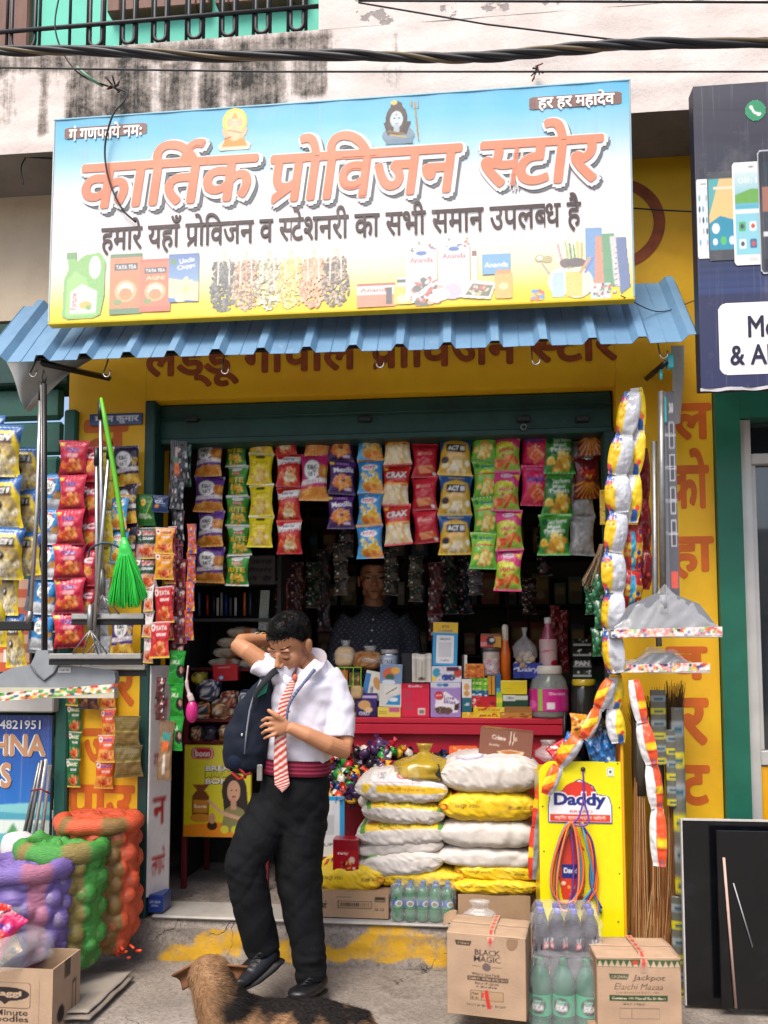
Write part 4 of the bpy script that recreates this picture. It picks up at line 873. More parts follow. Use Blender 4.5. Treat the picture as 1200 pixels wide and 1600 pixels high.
def d_tilli():
 A = base_pack('#d83a78'); A.grad('#d02a6c', '#e2488a', .4, 1); A.poly([(0, .0), (1, 0), (1, .58), (0, .66)], '#8fb83a'); A.ell(.4, .55, .45, .18, '#b8cc3c'); A.text('Tikha', .42, .66, .64, .13, '#f6e23c', .12, .03); A.text('Mitha', .5, .52, .62, .12, '#c83a2a', .12, .03); A.ell(.5, .87, .22, .06, '#f0d8e4'); A.text('Bingo', .5, .87, .32, .06, '#b81c5c'); A.poly([(.72, .9), (.98, .9), (.98, .76)], '#f2d22c'); FOOD(A, 'red', .5, .22, .46, .18, 4); A.rect(0, 0, 1, .05, '#d83a78'); return A
def d_pink():
 A = base_pack('#d41f5c'); A.grad('#c8164c', '#e0306c', 0, 1); A.text('PopZ', .5, .62, .7, .16, '#3a2a7a', .06, .05); A.text('PopZ', .5, .63, .66, .14, '#5a4ab0', .06, .02); A.text('BINGO', .5, .9, .7, .07, '#e88aa8'); FOOD(A, 'red', .5, .3, .3, .16, 9); A.poly([(.5, .46), (.86, .3), (.8, .2)], '#f0a080'); return A
def d_green2():
 A = base_pack('#2f8a34'); A.grad('#226f2c', '#4aa83c', .4, 1); A.rect(0, .95, 1, 1, '#8cc86a'); A.text('Kurkee', .55, .8, .72, .12, '#f2f6ec', .1, .02); A.text('Mast', .5, .66, .44, .09, '#f2f6ec', .05, .02); A.text('Padkein', .52, .56, .7, .1, '#f2f6ec', .05, .02); FOOD(A, 'gold', .5, .28, .42, .2, 3); A.ell(.18, .78, .12, .09, '#1c5a2a'); A.rect(0, 0, 1, .05, '#5ab04a'); return A
def d_maroon():
 A = base_pack('#6a1c1e'); A.rect(0, .94, 1, 1, '#8a2a2a');
 for i in range(9): A.line(.5, .42, .5+.55*math.cos(.35+i*.31+3.0), .42+.5*math.sin(.35+i*.31+3.0), .06, '#d88a2c')
 A.ell(.5, .5, .22, .14, '#8a2420'); A.text('Nut', .5, .62, .6, .2, '#d8401e', .0, .04); A.text('ty', .52, .5, .3, .1, '#f2b83c'); return A
def d_silver():
 A = base_pack('#b8babc'); A.specks(60, 0, 0, 1, 1, .05, ['#a8aaac', '#c8cacc', '#9c9ea2', '#d6d8da'], 3); return A
def d_act_left():
 A = base_pack('#2a5aa0'); A.grad('#1f4a90', '#3f74b8', .6, 1); A.poly([(0, 0), (1, 0), (1, .62), (.78, .86), (.22, .86), (0, .62)], '#ecd02a'); A.ell(.5, .36, .46, .32, '#a8905a'); FOOD(A, 'corn', .5, .24, .42, .2, 3); A.blobs(50, .5, .26, .42, .2, .05, ['#b8a678', '#9a8858', '#d2c296'], 4); A.poly([(.16, .6), (.84, .6), (.8, .8), (.2, .8)], '#7a5a34'); A.rrect(.2, .62, .8, .79, .04, '#35302c'); A.text('ACT II', .5, .705, .5, .1, '#e8e4da', 0, .04); A.ell(.42, .44, .12, .08, '#2a2026'); A.ell(.38, .45, .05, .03, '#e8e4e8'); return A
def d_bluetac():
 A = base_pack('#2f86c8'); A.poly([(0, .0), (1, .0), (1, .28), (0, .34)], '#d8dde2'); A.ell(.45, .62, .28, .22, '#1d2a2a'); A.ell(.45, .62, .25, .195, '#eef2ee'); A.text('tac', .45, .68, .34, .12, '#1d3a2a'); A.text('teY', .46, .55, .3, .12, '#1d3a2a'); A.ell(.8, .4, .2, .09, '#d8a05a', .5); A.ell(.5, .84, .12, .04, '#d8302c'); return A
def d_redcurl():
 A = base_pack('#d01f3c'); A.grad('#b0142c', '#e02a4c', 0, 1); A.rect(0, .0, 1, .1, '#8a1024'); A.rect(.02, .84, .2, .93, '#f2d23c'); A.text('Taka', .5, .74, .5, .13, '#2f3a9a', .05, .05); A.rect(.34, .52, .72, .64, '#f0a8b0'); FOOD(A, 'red', .5, .32, .42, .14, 3); A.blobs(10, .5, .3, .38, .12, .07, ['#f0802c', '#f4a048', '#e0582c'], 3); return A
def d_redpil():
 A = base_pack('#b81830'); A.grad('#a01028', '#c8243c', 0, 1); A.text('PIC', .5, .7, .8, .16, '#f4ecec', .05, .04); FOOD(A, 'nacho', .55, .4, .26, .12, 3); A.poly([(0, .5), (.3, .6), (.0, .7)], '#e8507c'); return A
def d_sach(bg, bg2, txt, fc):
 def f():
  A = base_pack(bg, 90, 110); A.rect(0, .0, 1, .46, bg2); A.rect(0, .97, 1, 1, '#f2ece4'); A.ell(.16, .84, .12, .1, '#f6f0ea'); A.ell(.16, .84, .06, .05, '#c83a2a'); A.text(txt, .6, .82, .6, .12, fc, 0, .03); A.text('GRAM', .6, .64, .5, .09, '#f6f2ea'); FOOD(A, 'red', .55, .26, .32, .14, 3); A.rect(0, 0, 1, .05, '#e8c04a'); return A
 return f
def hstrip(label, cx, wpx, rows, Y, design, key, thick=.46, group=None, seed=1, lean=0, slant=0, wr=1.0, cat='snack strip', nm='snack_strip', back='#b9bcc0', cols=None):
 g = random.Random(seed*13+int(cx)); p0 = at(cx, rows[0], Y)
 root = thing(nm, label, cat, p0, (0, 0, 0), group)
 for i in range(len(rows)-1):
  x = cx+slant*(rows[i]-rows[0]); W = S(wpx, Y)*1.1; a = at(x+g.uniform(-1.3, 1.3), rows[i]-1.5, Y); b = at(x, rows[i+1], Y); H = a.z-b.z
  d, k = (design, key) if cols is None else cols[i % len(cols)]
  me = pack_mesh(k, W, round(H, 2), W*thick, d, seed=len(k), wr=wr, back=back)
  o = link('packet', me, root); o.location = a-p0+Vector((g.uniform(-.003, .003), g.uniform(-.004, .004), 0))
  o.scale = (1, 1, H*1.012/max(round(H, 2), .01)); o.rotation_euler = (R(g.uniform(-7, 5)), R(g.uniform(-3.5, 3.5))+lean, R(g.uniform(-16, 16)))
 return root
GI = 'strips of snack packets hanging under the shutter'
YC = .17
def rows(y0, y1, n): return [y0+(y1-y0)*i/n for i in range(n+1)]
hstrip('strip of purple and white snack packets with round logo, leftmost under the shutter', 330, 45, rows(636, 910, 5), YC, tac('#6a3a98'), 'tacp', group=GI, seed=1)
hstrip('strip of green packets with yellow lettering hanging from the shutter', 373, 36, rows(636, 915, 6), YC+.03, d_kurk, 'kurk', group=GI, seed=2)
hstrip('strip of bright yellow chips packets hanging under the shutter', 410, 39, rows(660, 856, 4), YC, d_chips_yellow, 'chy', group=GI, seed=3)
hstrip('strip of red and white cheese snack packets next to the yellow strip', 451, 38, rows(660, 865, 4), YC, d_cheese, 'chs', group=GI, seed=4)
hstrip('short strip of two pink packets with white round logo', 493, 43, rows(640, 783, 2), YC, tac('#c8286e'), 'tacr', group=GI, seed=5)
hstrip('strip of dark purple tortilla chip packets hanging under the shutter', 534, 40, rows(668, 827, 3), YC, d_mex, 'mex', group=GI, seed=6)
hstrip('strip of sky blue packets with orange edge above the shopkeeper', 578, 40, rows(668, 872, 4), YC, d_blue, 'blu', group=GI, seed=7)
hstrip('strip of red packets with cream corn puffs hanging above the counter', 620, 42, rows(668, 852, 3), YC, d_crax, 'crx', group=GI, seed=8)
hstrip('strip of plain crimson packets hanging beside the popcorn strip', 664, 39, rows(645, 848, 4), YC+.01, d_redp, 'rdp', group=GI, seed=9)
hstrip('strip of blue and gold popcorn packets hanging under the shutter', 712, 50, rows(682, 866, 3), YC-.01, d_act, 'act', group=GI, seed=10)
hstrip('strip of light green potato chip packets hanging under the shutter', 758, 40, rows(665, 890, 4), YC, d_haldi, 'hal', group=GI, seed=11)
hstrip('longest strip of pink and green packets hanging under the shutter', 794, 40, rows(676, 923, 4), YC-.02, d_tilli, 'til', group=GI, seed=12)
hstrip('short strip of hot pink packets with violet lettering', 835, 42, rows(668, 790, 2), YC, d_pink, 'pnk', group=GI, seed=13)
hstrip('strip of dark green packets with golden curls near the right end of the shutter', 873, 46, rows(678, 868, 3), YC, d_green2, 'gr2', group=GI, seed=14, slant=-.05)
hstrip('short strip of maroon packets with orange rays at the right end of the shutter', 921, 42, rows(650, 778, 2), YC+.02, d_maroon, 'mar', group=GI, seed=15, slant=-.07)
hstrip('strip of plain silver packet backs behind the green strip', 908, 40, rows(690, 868, 3), YC+.06, d_silver, 'sil', group=GI, seed=16)
GL = 'snack strips hanging in front of the left pillar'
hstrip('strip of crimson curl snack packets with blue lettering beside the steel squeegees', 117, 48, rows(690, 1012, 6), -.24, d_redcurl, 'rcl', group=GL, seed=21, slant=-.045, thick=.3)
hstrip('strip of dark red packets with white lettering right beside the crimson strip', 143, 38, rows(700, 970, 5), -.2, d_redpil, 'rpl', group=GL, seed=22, slant=-.05, thick=.3)
hstrip('long strip of light blue packets with round logo behind the chrome pole', 83, 38, rows(742, 1015, 5), -.2, d_bluetac, 'btc', group=GL, seed=23, slant=-.06, thick=.35)
hstrip('short light blue strip hanging lowest, behind the black pole', 62, 34, rows(890, 1020, 2), -.16, d_bluetac, 'btc', group=GL, seed=24, thick=.35)
for i, (cx, w_, r_, Y, sl_2) in enumerate(((8, 56, rows(665, 905, 3), -.3, .02), (38, 52, rows(700, 900, 3), -.22, .03), (-18, 50, rows(650, 1010, 4), -.26, .02), (18, 34, rows(880, 1042, 2), -.25, .03))):
 hstrip(('strip of yellow and blue popcorn packets hanging at the left edge in front', 'strip of yellow and blue popcorn packets directly beside the chrome pole', 'strip of yellow and blue popcorn packets cut by the left edge', 'lowest strip of yellow and blue popcorn packets turned sideways at the left edge')[i], cx, w_, r_, Y, d_act_left, 'acl', group='popcorn strips at the left edge', seed=30+i, slant=sl_2, thick=.45)
hstrip('strip of near black packets with round white logo on the pillar behind the green broom', 197, 42, rows(698, 880, 3), -.06, tac('#2e1f3c', low='gold'), 'tacd', group=GL, seed=25, slant=.0, thick=.3)
hstrip('single white and purple packet with round logo hanging below the green broom', 194, 34, rows(960, 1024, 1), -.08, tac('#4a3a90', low='gold'), 'tacw', group=GL, seed=26, thick=.3)
hstrip('strip of yellow snack packets behind the squeegee poles', 163, 34, rows(700, 900, 4), -.1, d_chips_yellow, 'chy2', group=GL, seed=27, thick=.3)
hstrip('strip of sky blue packets behind the bristles of the green broom', 190, 32, rows(775, 880, 2), -.1, d_blue, 'blu2', group=GL, seed=28, thick=.3)
hstrip('strip of silver packet backs hanging behind the squeegee poles', 160, 26, rows(905, 1040, 3), -.1, d_silver, 'sil2', group=GL, seed=29, thick=.3)
GS = 'strips of small sachets hanging on the left pillar'
hstrip('strip of dark green sachets hanging low on the left yellow pillar', 118, 24, rows(1060, 1230, 4), -.03, d_sach('#1f6a3a', '#2f7a3c', 'MAGIC', '#f2e6c0'), 'sgr', group=GS, seed=41, thick=.2, cat='sachet strip', nm='sachet_strip', slant=-.03)
hstrip('strip of orange sachets hanging low on the left yellow pillar', 170, 28, rows(1068, 1232, 4), -.03, d_sach('#e8602a', '#f0a03c', 'MAGIC', '#3a3a9a'), 'sor', group=GS, seed=42, thick=.2, cat='sachet strip', nm='sachet_strip', slant=-.05)
hstrip('dark brown choco packet above the green sachets on the left pillar', 141, 31, rows(1078, 1108, 1), -.05, lambda: FOOD(base_pack('#3a2a4a', 96, 96).rect(0, .5, 1, 1, '#4a3058').text('CHOCO', .5, .74, .7, .2, '#e8dcc8'), 'choc', .5, .26, .46, .22), 'cho', seed=43, thick=.2, cat='packet', nm='snack_packet')
hstrip('strip of red sachets hanging at the edge of the shop opening beside the green frame', 254, 34, rows(918, 1028, 2), -.06, d_sach('#c8242c', '#d83a3a', 'TATA', '#f8f0e8'), 'srd', group=GS, seed=44, thick=.15, cat='sachet strip', nm='sachet_strip', slant=-.08)
hstrip('strip of orange sachets above the red ones beside the green frame', 257, 30, rows(826, 905, 2), -.062, d_sach('#ee9a1e', '#f0a82c', 'TIGER', '#7a1a14'), 'sog', group=GS, seed=45, thick=.15, cat='sachet strip', nm='sachet_strip')
hstrip('strip of crimson sachets hanging behind the orange ones at the green frame', 270, 16, rows(824, 1000, 4), -.03, d_sach('#b81c2c', '#c8282c', 'TATA', '#f8f0e8'), 'srd2', group=GS, seed=46, thick=.15, cat='sachet strip', nm='sachet_strip', slant=-.05)
hstrip('strip of white and red sachets hanging left of the red sachets', 234, 17, rows(915, 1036, 3), -.05, d_sach('#e8e0dc', '#d8a8a0', 'MILK', '#8a2a2a'), 'swh', group=GS, seed=47, thick=.15, cat='sachet strip', nm='sachet_strip')
hstrip('strip of dark green and pink tea packets behind the green bristles', 228, 36, rows(826, 920, 2), -.05, d_sach('#2a4a3c', '#d8a8a8', 'TEA', '#e85a5a'), 'sdg', group=GS, seed=48, thick=.2, cat='sachet strip', nm='sachet_strip')
hstrip('green packet with yellow flower hanging at the green frame', 226, 30, rows(774, 820, 1), -.04, lambda: base_pack('#2f7a2a', 90, 110).ell(.4, .74, .14, .12, '#e8c81e').ell(.4, .74, .06, .05, '#c86a1a').line(.5, .2, .9, .9, .06, '#9cc84a').text('HERBAL', .5, .3, .7, .14, '#d8e4c0'), 'hrb', seed=49, thick=.2, cat='packet', nm='snack_packet')
hstrip('dark blue packet hanging right of the green flower packet', 250, 26, rows(775, 800, 1), -.04, lambda: base_pack('#1f3a6a', 90, 90).text('GEL', .5, .6, .6, .2, '#d8e0ec').ell(.3, .35, .16, .1, '#e88a4a'), 'gel', seed=50, thick=.2, cat='packet', nm='snack_packet')
def d_wyb():
 A = base_pack('#dcdde2'); A.img[:] = hx('#c9cbd2'); A.poly([(0, 0), (.34, .0), (.38, .3), (.42, .6), (.3, 1), (0, 1)], '#e8c020'); A.poly([(.0, .74), (.4, .8), (.34, 1), (0, 1)], '#2a5aa8'); A.poly([(0, .0), (.2, .0), (.16, .2), (0, .26)], '#c8402e'); A.poly([(.04, .0), (.26, .0), (.2, .1), (.08, .14)], '#2a5aa8'); A.specks(14, .0, .6, .3, 1, .05, ['#d8402a', '#2a5aa8', '#f4f0e8'], 3)
 for i in range(16): A.rect(.5, .2+.038*i, .9, .208+.038*i, '#b4b5bc')
 return A
def d_wyb2():
 A = base_pack('#e4e4e8'); A.poly([(.5, 0), (1, 0), (1, 1), (.7, 1), (.45, .5)], '#f2ce20'); A.poly([(.5, 0), (.95, 0), (.8, .3), (.55, .26)], '#2a62b0'); A.ell(.8, .3, .12, .06, '#e8482a')
 for i in range(16): A.rect(.08, .2+.038*i, .4, .208+.038*i, '#b8b9c0')
 return A
def bulge_strip(label, cl, design, key, back, group, Y, seed=1, nm='snack_strip'):
 root = thing(nm, label, 'snack strip', at(cl[0][0], cl[0][1], Y), (0, 0, 0), group); g = random.Random(seed)
 for i in range(len(cl)-1):
  (x0, y0, w0), (x1, y1, w1) = cl[i], cl[i+1]; a, b = at(x0, y0, Y), at(x1, y1, Y); d = b-a; L = d.length; W = S(w0, Y)
  me = pack_mesh(key+str(i % 2), round(W, 2), round(L, 2), W*.46, design, seed=seed+i, sc=-.0, back=back, wr=1.2, spin=.3)
  o = link('packet', me, root); o.location = a-root.location; o.rotation_euler = (0, math.atan2(-d.x, -d.z)*1.0, R(g.uniform(-35, 35)))
  o.scale = (W/round(W, 2), 1, L*1.02/round(L, 2))
 return root
GR = 'white yellow and blue pouch strips at the right of the opening'
bulge_strip('front strip of white and yellow pouches with blue ends hanging left of the mop handles', [(988, 612, 34), (976, 680, 38), (964, 742, 40), (967, 800, 36), (958, 862, 40), (960, 925, 38), (955, 985, 36), (962, 1050, 34)], d_wyb, 'wyb', '#d8d9de', GR, -.33, 3)
bulge_strip('second strip of white and yellow pouches with blue ends directly beside the grey mop box', [(994, 606, 26), (997, 672, 30), (988, 742, 32), (985, 815, 32)], d_wyb2, 'wyc', '#d8d9de', GR, -.3, 4)
bulge_strip('strip of red blue and gold pouches hanging behind the white ones', [(990, 820, 30), (990, 890, 34), (985, 950, 34)], lambda: base_pack('#b8281e').rect(0, .3, 1, .6, '#c8962c').poly([(.3, 0), (.6, 0), (.5, 1), (.3, 1)], '#2a9ac0').specks(20, 0, 0, 1, 1, .08, ['#d83a1e', '#e8c83c', '#2a3a8a']), 'rbg', '#a82a20', GR, -.26, 5)
bulge_strip('strip of dark red pouches behind the grey mop box', [(1004, 700, 24), (1006, 780, 24), (1008, 860, 24), (1006, 920, 24)], lambda: base_pack('#7a1418').specks(20, 0, 0, 1, 1, .08, ['#a8201e', '#5a1014', '#c8402a']), 'drd', '#7a1418', GR, -.22, 6)
bulge_strip('strip of orange and white pouches hanging over the stick brooms', [(990, 1062, 22), (1003, 1128, 26), (1018, 1192, 26), (1027, 1262, 26), (1030, 1352, 22)], lambda: base_pack('#e8e6e6').rect(.45, 0, 1, 1, '#e8562a').rect(.5, .3, 1, .5, '#f2c81e').rect(.45, .28, 1, .32, '#d83a24').rect(.7, .0, .8, .12, '#5a86c0'), 'ors', '#dcdcdc', GR, -.36, 7)
bulge_strip('slanting strip of orange and yellow pouches above the yellow board', [(955, 1062, 24), (935, 1108, 26), (905, 1152, 26), (872, 1196, 24), (852, 1240, 22)], lambda: base_pack('#e86a24').poly([(0, .2), (.6, .5), (.6, .8), (0, .5)], '#f2cc22').rect(.66, 0, 1, 1, '#b0b2b8').rect(0, 0, .6, .15, '#d8402a'), 'osl', '#a8aab0', GR, -.3, 8)
bulge_strip('strip of white and yellow pouches twisted with green tape over the yellow board', [(962, 1060, 28), (958, 1108, 28), (966, 1160, 24)], d_wyb2, 'wyd', '#d8d9de', GR, -.27, 9)
bulge_strip('strip of red edged silver pouches down the left side of the yellow board', [(846, 1220, 14), (836, 1290, 16), (832, 1372, 16)], lambda: base_pack('#8a8c92').rect(0, 0, .45, 1, '#d83a24').rect(0, .4, .45, .6, '#f2c81e'), 'rds', '#77797f', GR, -.2, 10)
# hanging tools
def tl(name, label, cat, p, group=None): return thing(name, label, cat, p, (0, 0, 0), group)
def W_(o, name, mb, m): return obj(name, mb, m, o, world=True)
def pole(o, pts, wpx, Y, m, name='pole', n=10): return W_(o, name, MB().tube([at(x, y, Y) for x, y in pts], S(wpx, Y)/2, n), m)
YT = -.42
o = tl('floor_wiper', 'wide grey plastic floor wiper with colourful foam edge hanging at the left', 'wiper', at(70, 597, YT))
pole(o, [(69, 600), (69.5, 800), (70, 1030)], 9, YT, M_BLACK); pole(o, [(64.5, 602), (65.5, 800), (66, 1020)], 3, YT-.01, M_DSTEEL, 'pole_rib')
W_(o, 'hanging_loop', MB().tube([at(69, 600, YT), at(66, 590, YT), at(68, 578, YT), at(72, 590, YT), at(70, 600, YT)], .003, 6), M_BLACK)
pl = [(-30, 1068), (0, 1055), (22, 1044), (52, 1038), (58, 1026), (61, 1016), (79, 1016), (81, 1028), (86, 1036), (140, 1042), (182, 1049), (184, 1060), (182, 1068), (-30, 1085)]
mb = MB(); mb.prism([(at(x, y, YT).x, at(x, y, YT).z) for x, y in pl], YT-.02, YT+.02, hx('#8e9397')); W_(o, 'wiper_head', mb, M_SOLID)
mb = MB().tube([at(48, 1040, YT-.022), at(56, 1052, YT-.024), at(69, 1063, YT-.024), at(84, 1052, YT-.024), at(92, 1040, YT-.022)], .004, 6, hx('#55595e')); W_(o, 'moulded_rib', mb, M_SOLID)
A = Art(220, 24, '#f0e8d0'); g = random.Random(5)
for i in range(120): A.ell(g.random(), g.random(), .018, .2, g.choice(['#e8742c', '#2f5a8a', '#4a9a3c', '#f2c62c', '#20303a', '#f4efe4', '#5ab04a', '#d8482c']), g.uniform(0, 3))
c0, c1 = at(-30, 1090, YT), at(182, 1078, YT)
mb = MB().grid(lambda u, v: (c0.x+(c1.x-c0.x)*u, YT-.022, at(-30+212*u, 1085-17*u, YT).z-.001-S(13, YT)*(1-v)), 110, 8, A); mb.box(c0.x, c1.x, YT-.021, YT+.015, at(70, 1090, YT).z, at(70, 1074, YT).z, hx('#c8c0a8')); W_(o, 'foam_strip', mb, M_PAPER)
A = Art(60, 24, '#e4e2de'); A.text('CLEVER', .5, .5, .8, .4, '#3a3a3a'); sticker('maker_sticker', A, (91, 1043, 111, 1051), o, YT-.021, M_PAPER, nu=24)
o = tl('chrome_pole_wiper', 'bright chrome handled wiper hanging beside the black pole at the left', 'wiper', at(58, 597, YT+.02))
pole(o, [(63, 625), (58, 800), (47, 965)], 7, YT+.02, M_STEEL); pole(o, [(64.5, 597), (63.5, 626)], 8, YT+.02, M_BLACK, 'grip')
W_(o, 'clamp', MB().tube([at(48, 955, YT+.02), at(44, 975, YT+.02)], .012, 8), M_DSTEEL); W_(o, 'rubber_blade', MB().box(at(20, 0, YT).x, at(78, 0, YT).x, YT+.01, YT+.03, at(40, 985, YT).z, at(40, 970, YT).z, b=.004), M_RUBBER)
def squeegee(label, poles, head, Y, fork):
 o = tl('steel_squeegee', label, 'squeegee', at(poles[0][0][0], poles[0][0][1], Y))
 pole(o, poles[0], 6.5, Y, M_STEEL)
 (x0, y0), (x1, y1) = poles[0][0], poles[0][1]; pole(o, [(x0, y0), (x0+(x1-x0)*.09, y0+(y1-y0)*.09)], 9, Y, M_BLACK, 'grip')
 hx0, hx1, hy = head; a, b = at(hx0, hy, Y), at(hx1, hy, Y); t = S(6, Y)
 W_(o, 'head_bar', MB().box(a.x, b.x, Y-.012, Y+.012, a.z-t, a.z+t*.5, b=.003), M_STEEL); W_(o, 'rubber_blade', MB().box(a.x-.002, b.x+.002, Y-.004, Y+.004, a.z-t*2.6, a.z-t-.0005, b=.001), M_RUBBER)
 fx, fy = fork
 for dx in (-28, -12, 12, 26): W_(o, 'fork_rod', MB().tube([at(fx, fy, Y-.014), at(fx+dx*.4, fy+(hy-fy)*.35, Y-.018), at(fx+dx, hy-3, Y-.014)], S(2.6, Y)/2, 6), M_DSTEEL)
 W_(o, 'socket', MB().tube([at(fx, fy-40, Y), at(fx, fy+4, Y)], S(10, Y)/2, 10), M_DSTEEL)
squeegee('steel squeegee with long chrome handle, upper head crossing the green broom', [[(157, 628), (160, 930)]], (113, 226, 962), YT-.02, (160, 930))
squeegee('steel squeegee with slanting chrome handle, lower and wider head', [[(172, 690), (146, 990)]], (78, 222, 1024), YT-.05, (141, 985))
squeegee('shorter steel squeegee with black grip tucked behind the other two', [[(151, 700), (152, 1000)]], (124, 228, 1041), YT+.02, (152, 1000))
W_(tl('blue_wire_loop', 'dark blue wire loop tied round the squeegee handles', 'wire', at(160, 855, YT-.03)), 'loop', MB().tube(pxcurve([(138, 870, YT-.04), (143, 856, YT-.05), (165, 848, YT-.06), (185, 855, YT-.05), (192, 863, YT-.04)]), .004, 6, hx('#27465a')), M_SOLID)
o = tl('plastic_broom', 'bright green plastic broom hanging with fan of bristles down', 'broom', at(160, 625, YT-.08)); YG = YT-.09
W_(o, 'handle', MB().tube([at(x, y, YG) for x, y in ((158, 622), (165, 660), (180, 745), (190, 815), (196, 860))], [S(q, YG)/2 for q in (5, 8, 8, 7.5, 9)], 10, hx('#5fb81e')), M_SOLID)
rg = []
for t, wd in ((0, 5), (.12, 12), (.3, 19), (.5, 26), (.75, 32), (1, 34)):
 cy = 850+84*t; cx = 195+6*t; c = at(cx, cy, YG); rg.append([(c.x+S(wd, YG)*math.cos(a)*.85, YG+S(7+3*t, YG)*math.sin(a), c.z) for a in np.linspace(0, 2*math.pi, 25)[:-1]])
W_(o, 'bristle_core', MB().loft(rg, hx('#1fb83a')), M_SOLID)
W_(o, 'head_cap', MB().loft([[(at(194+4*t, 840+50*t, YG).x+S(4+15*t**.8, YG)*math.cos(a), YG+S(5+5*t, YG)*math.sin(a), at(194, 840+50*t, YG).z) for a in np.linspace(0, 2*math.pi, 17)[:-1]] for t in (0, .3, .6, 1)], hx('#2fc44a')), M_GLOSS)
mb = MB(); g = random.Random(8)
for i in range(420):
 s = g.uniform(-1, 1); dpt = g.uniform(-1, 1); x0 = 196+s*8; x1 = 200+s*31+g.uniform(-2, 2); y1 = 948-6*s*s+g.uniform(-9, 4)-8*(s > .6)
 a, m_, b = at(x0, 868, YG-.012*dpt-.008), at((x0*.4+x1*.6), 905, YG-.024*dpt-.008), at(x1, y1, YG-.026*dpt-.008)
 k = g.uniform(.6, 1.25); mb.tube([a, m_, b], [.0016, .0016, .0009], 3, (hx('#22c23c')[0]*k, hx('#22c23c')[1]*k, hx('#22c23c')[2]*k), cap=False)
tag(W_(o, 'bristles', mb, M_SOLID), kind='stuff')
A = Art(100, 120, '#8a7438')
for j in range(14):
 for i in range(12): A.ell((i+.5*(j % 2))/11.5, (j+.5)/14, .032, .024, ('#6a3a20' if (j < 6 and j > 2) else '#54451e'))
A.rect(0, .48, 1, .53, '#a89048')
hstrip('pack of golden wire scrubbers hanging low on the left pillar', 198, 42, rows(1120, 1214, 2), -.05, lambda: A, 'gld', seed=60, thick=.15, cat='scrubber pack', nm='scrubber_pack')
GO = 'goods hanging at the left edge of the opening'
def q(bg, cols, n=24, r=.09, seed=2): return lambda: base_pack(bg, 60, 90).specks(n, 0, .05, 1, .95, r, cols, seed)
for a in (('strip of black and white packets hanging at the left edge inside the shutter', 284, 20, rows(700, 845, 3), -.0, q('#2a2a2e', ['#c8c4c4', '#1a1a1e', '#8a8888']), 'bw', .08, 61),
  ('card of orange handled brushes hanging left of the purple strip', 279, 24, rows(690, 790, 1), .0, lambda: base_pack('#35302e', 60, 120).rect(.2, .1, .8, .5, '#7a4a34').rect(.35, .12, .5, .45, '#e8e0d8').rect(.3, .5, .7, .66, '#e8702c').rect(.2, .66, .8, .74, '#4a8a5a').rect(.3, .74, .7, .9, '#d8b8a8'), 'brs', 0, 62),
  ('strip of dark red sachets hanging beside the opening', 281, 22, rows(875, 1050, 4), -.0, q('#6a1820', ['#a82a34', '#4a1014', '#c8a8a0']), 'dr1', .03, 63),
  ('strip of green shampoo sachets hanging beside the opening', 277, 24, rows(1018, 1172, 3), -.03, lambda: base_pack('#1f9a2c', 60, 90).ell(.8, .4, .3, .2, '#16181a').ell(.85, .44, .12, .1, '#c89a7a').rect(.1, .8, .5, .86, '#58c84a').text('AMLA', .4, .66, .6, .12, '#e8f0d8'), 'gsh', .02, 64),
  ('strip of pink and black sachets hanging beside the opening', 282, 14, rows(800, 960, 3), .02, q('#c8506a', ['#2a1a24', '#e8a0b0', '#3a2a34']), 'pkb', .06, 65),
  ('strip of blue red and yellow sachets at the left edge of the opening', 300, 14, rows(820, 1000, 4), .0, q('#d8602a', ['#2a62c0', '#e8c02c', '#d8302c', '#3a3a8a'], 40), 'mix', .03, 66),
  ('hanging pack of scissors and brushes low beside the white board', 262, 22, rows(1128, 1218, 1), -.05, lambda: base_pack('#8a6a4a', 60, 120).rect(.15, .05, .85, .5, '#a8825a').rect(.35, .1, .55, .42, '#efe6d8').rect(.2, .5, .7, .66, '#e8702c').rect(.2, .66, .8, .8, '#3a9a8a'), 'scs', 0, 67),
  ('dark strip with a printed flower hanging above the brush pack', 253, 14, rows(1060, 1125, 2), -.05, q('#5a2a2c', ['#2a1a1c', '#e8d8c8', '#8a3a34']), 'dfl', 0, 68),
  ('green beaded pack hanging at the top left corner of the opening', 290, 18, rows(690, 760, 1), .06, q('#1a3a28', ['#6ab08a', '#0e1a14', '#a8d0b8'], 40, .06), 'gbd', 0, 69)):
 hstrip(a[0], a[1], a[2], a[3], a[4], a[5], a[6], group=GO, seed=a[8], thick=.18, slant=-a[7], cat='hanging pack', nm='hanging_pack')
o = thing('skipping_rope_bag', 'magenta ball in a pale net pouch hanging beside the green sachets', 'pouch', at(300, 1040, -.02)); W_(o, 'ball', MB().ell(at(300, 1112, -.02), (S(10, 0), S(9, 0), S(18, 0)), 14, 10, hx('#d82a86')), M_GLOSS)
W_(o, 'pouch_neck', MB().tube(pxcurve([(294, 1040, -.02), (292, 1070, -.02), (300, 1096, -.02)]), [.004]*8+[.008]*8+[.014]*5, 8, hx('#e0c8c4')), M_SOLID)
A = Art(60, 300, '#e6e2e0');
for i, t in enumerate(('यहाँ', 'गाड़ी', 'न', 'लगायें')): A.text([t], .5, .8-.22*i, .6, .12, '#b8302c', 0, .03)
a, b = at(241, 1402, -.015), at(264, 1040, .0)
mb = MB().grid(lambda u, v: (XL1+.056+.001*0+.052*u, -.013+.13*u, at(250, 1402, 0).z+(at(250, 1040, 0).z-at(250, 1402, 0).z)*v), 20, 110, A)
o = tag(obj('notice_board', mb, M_PAPER, world=True), 'white vertical board with red lettering on the inner edge of the opening', 'notice board'); so = o.modifiers.new('thick', 'SOLIDIFY'); so.thickness = .006
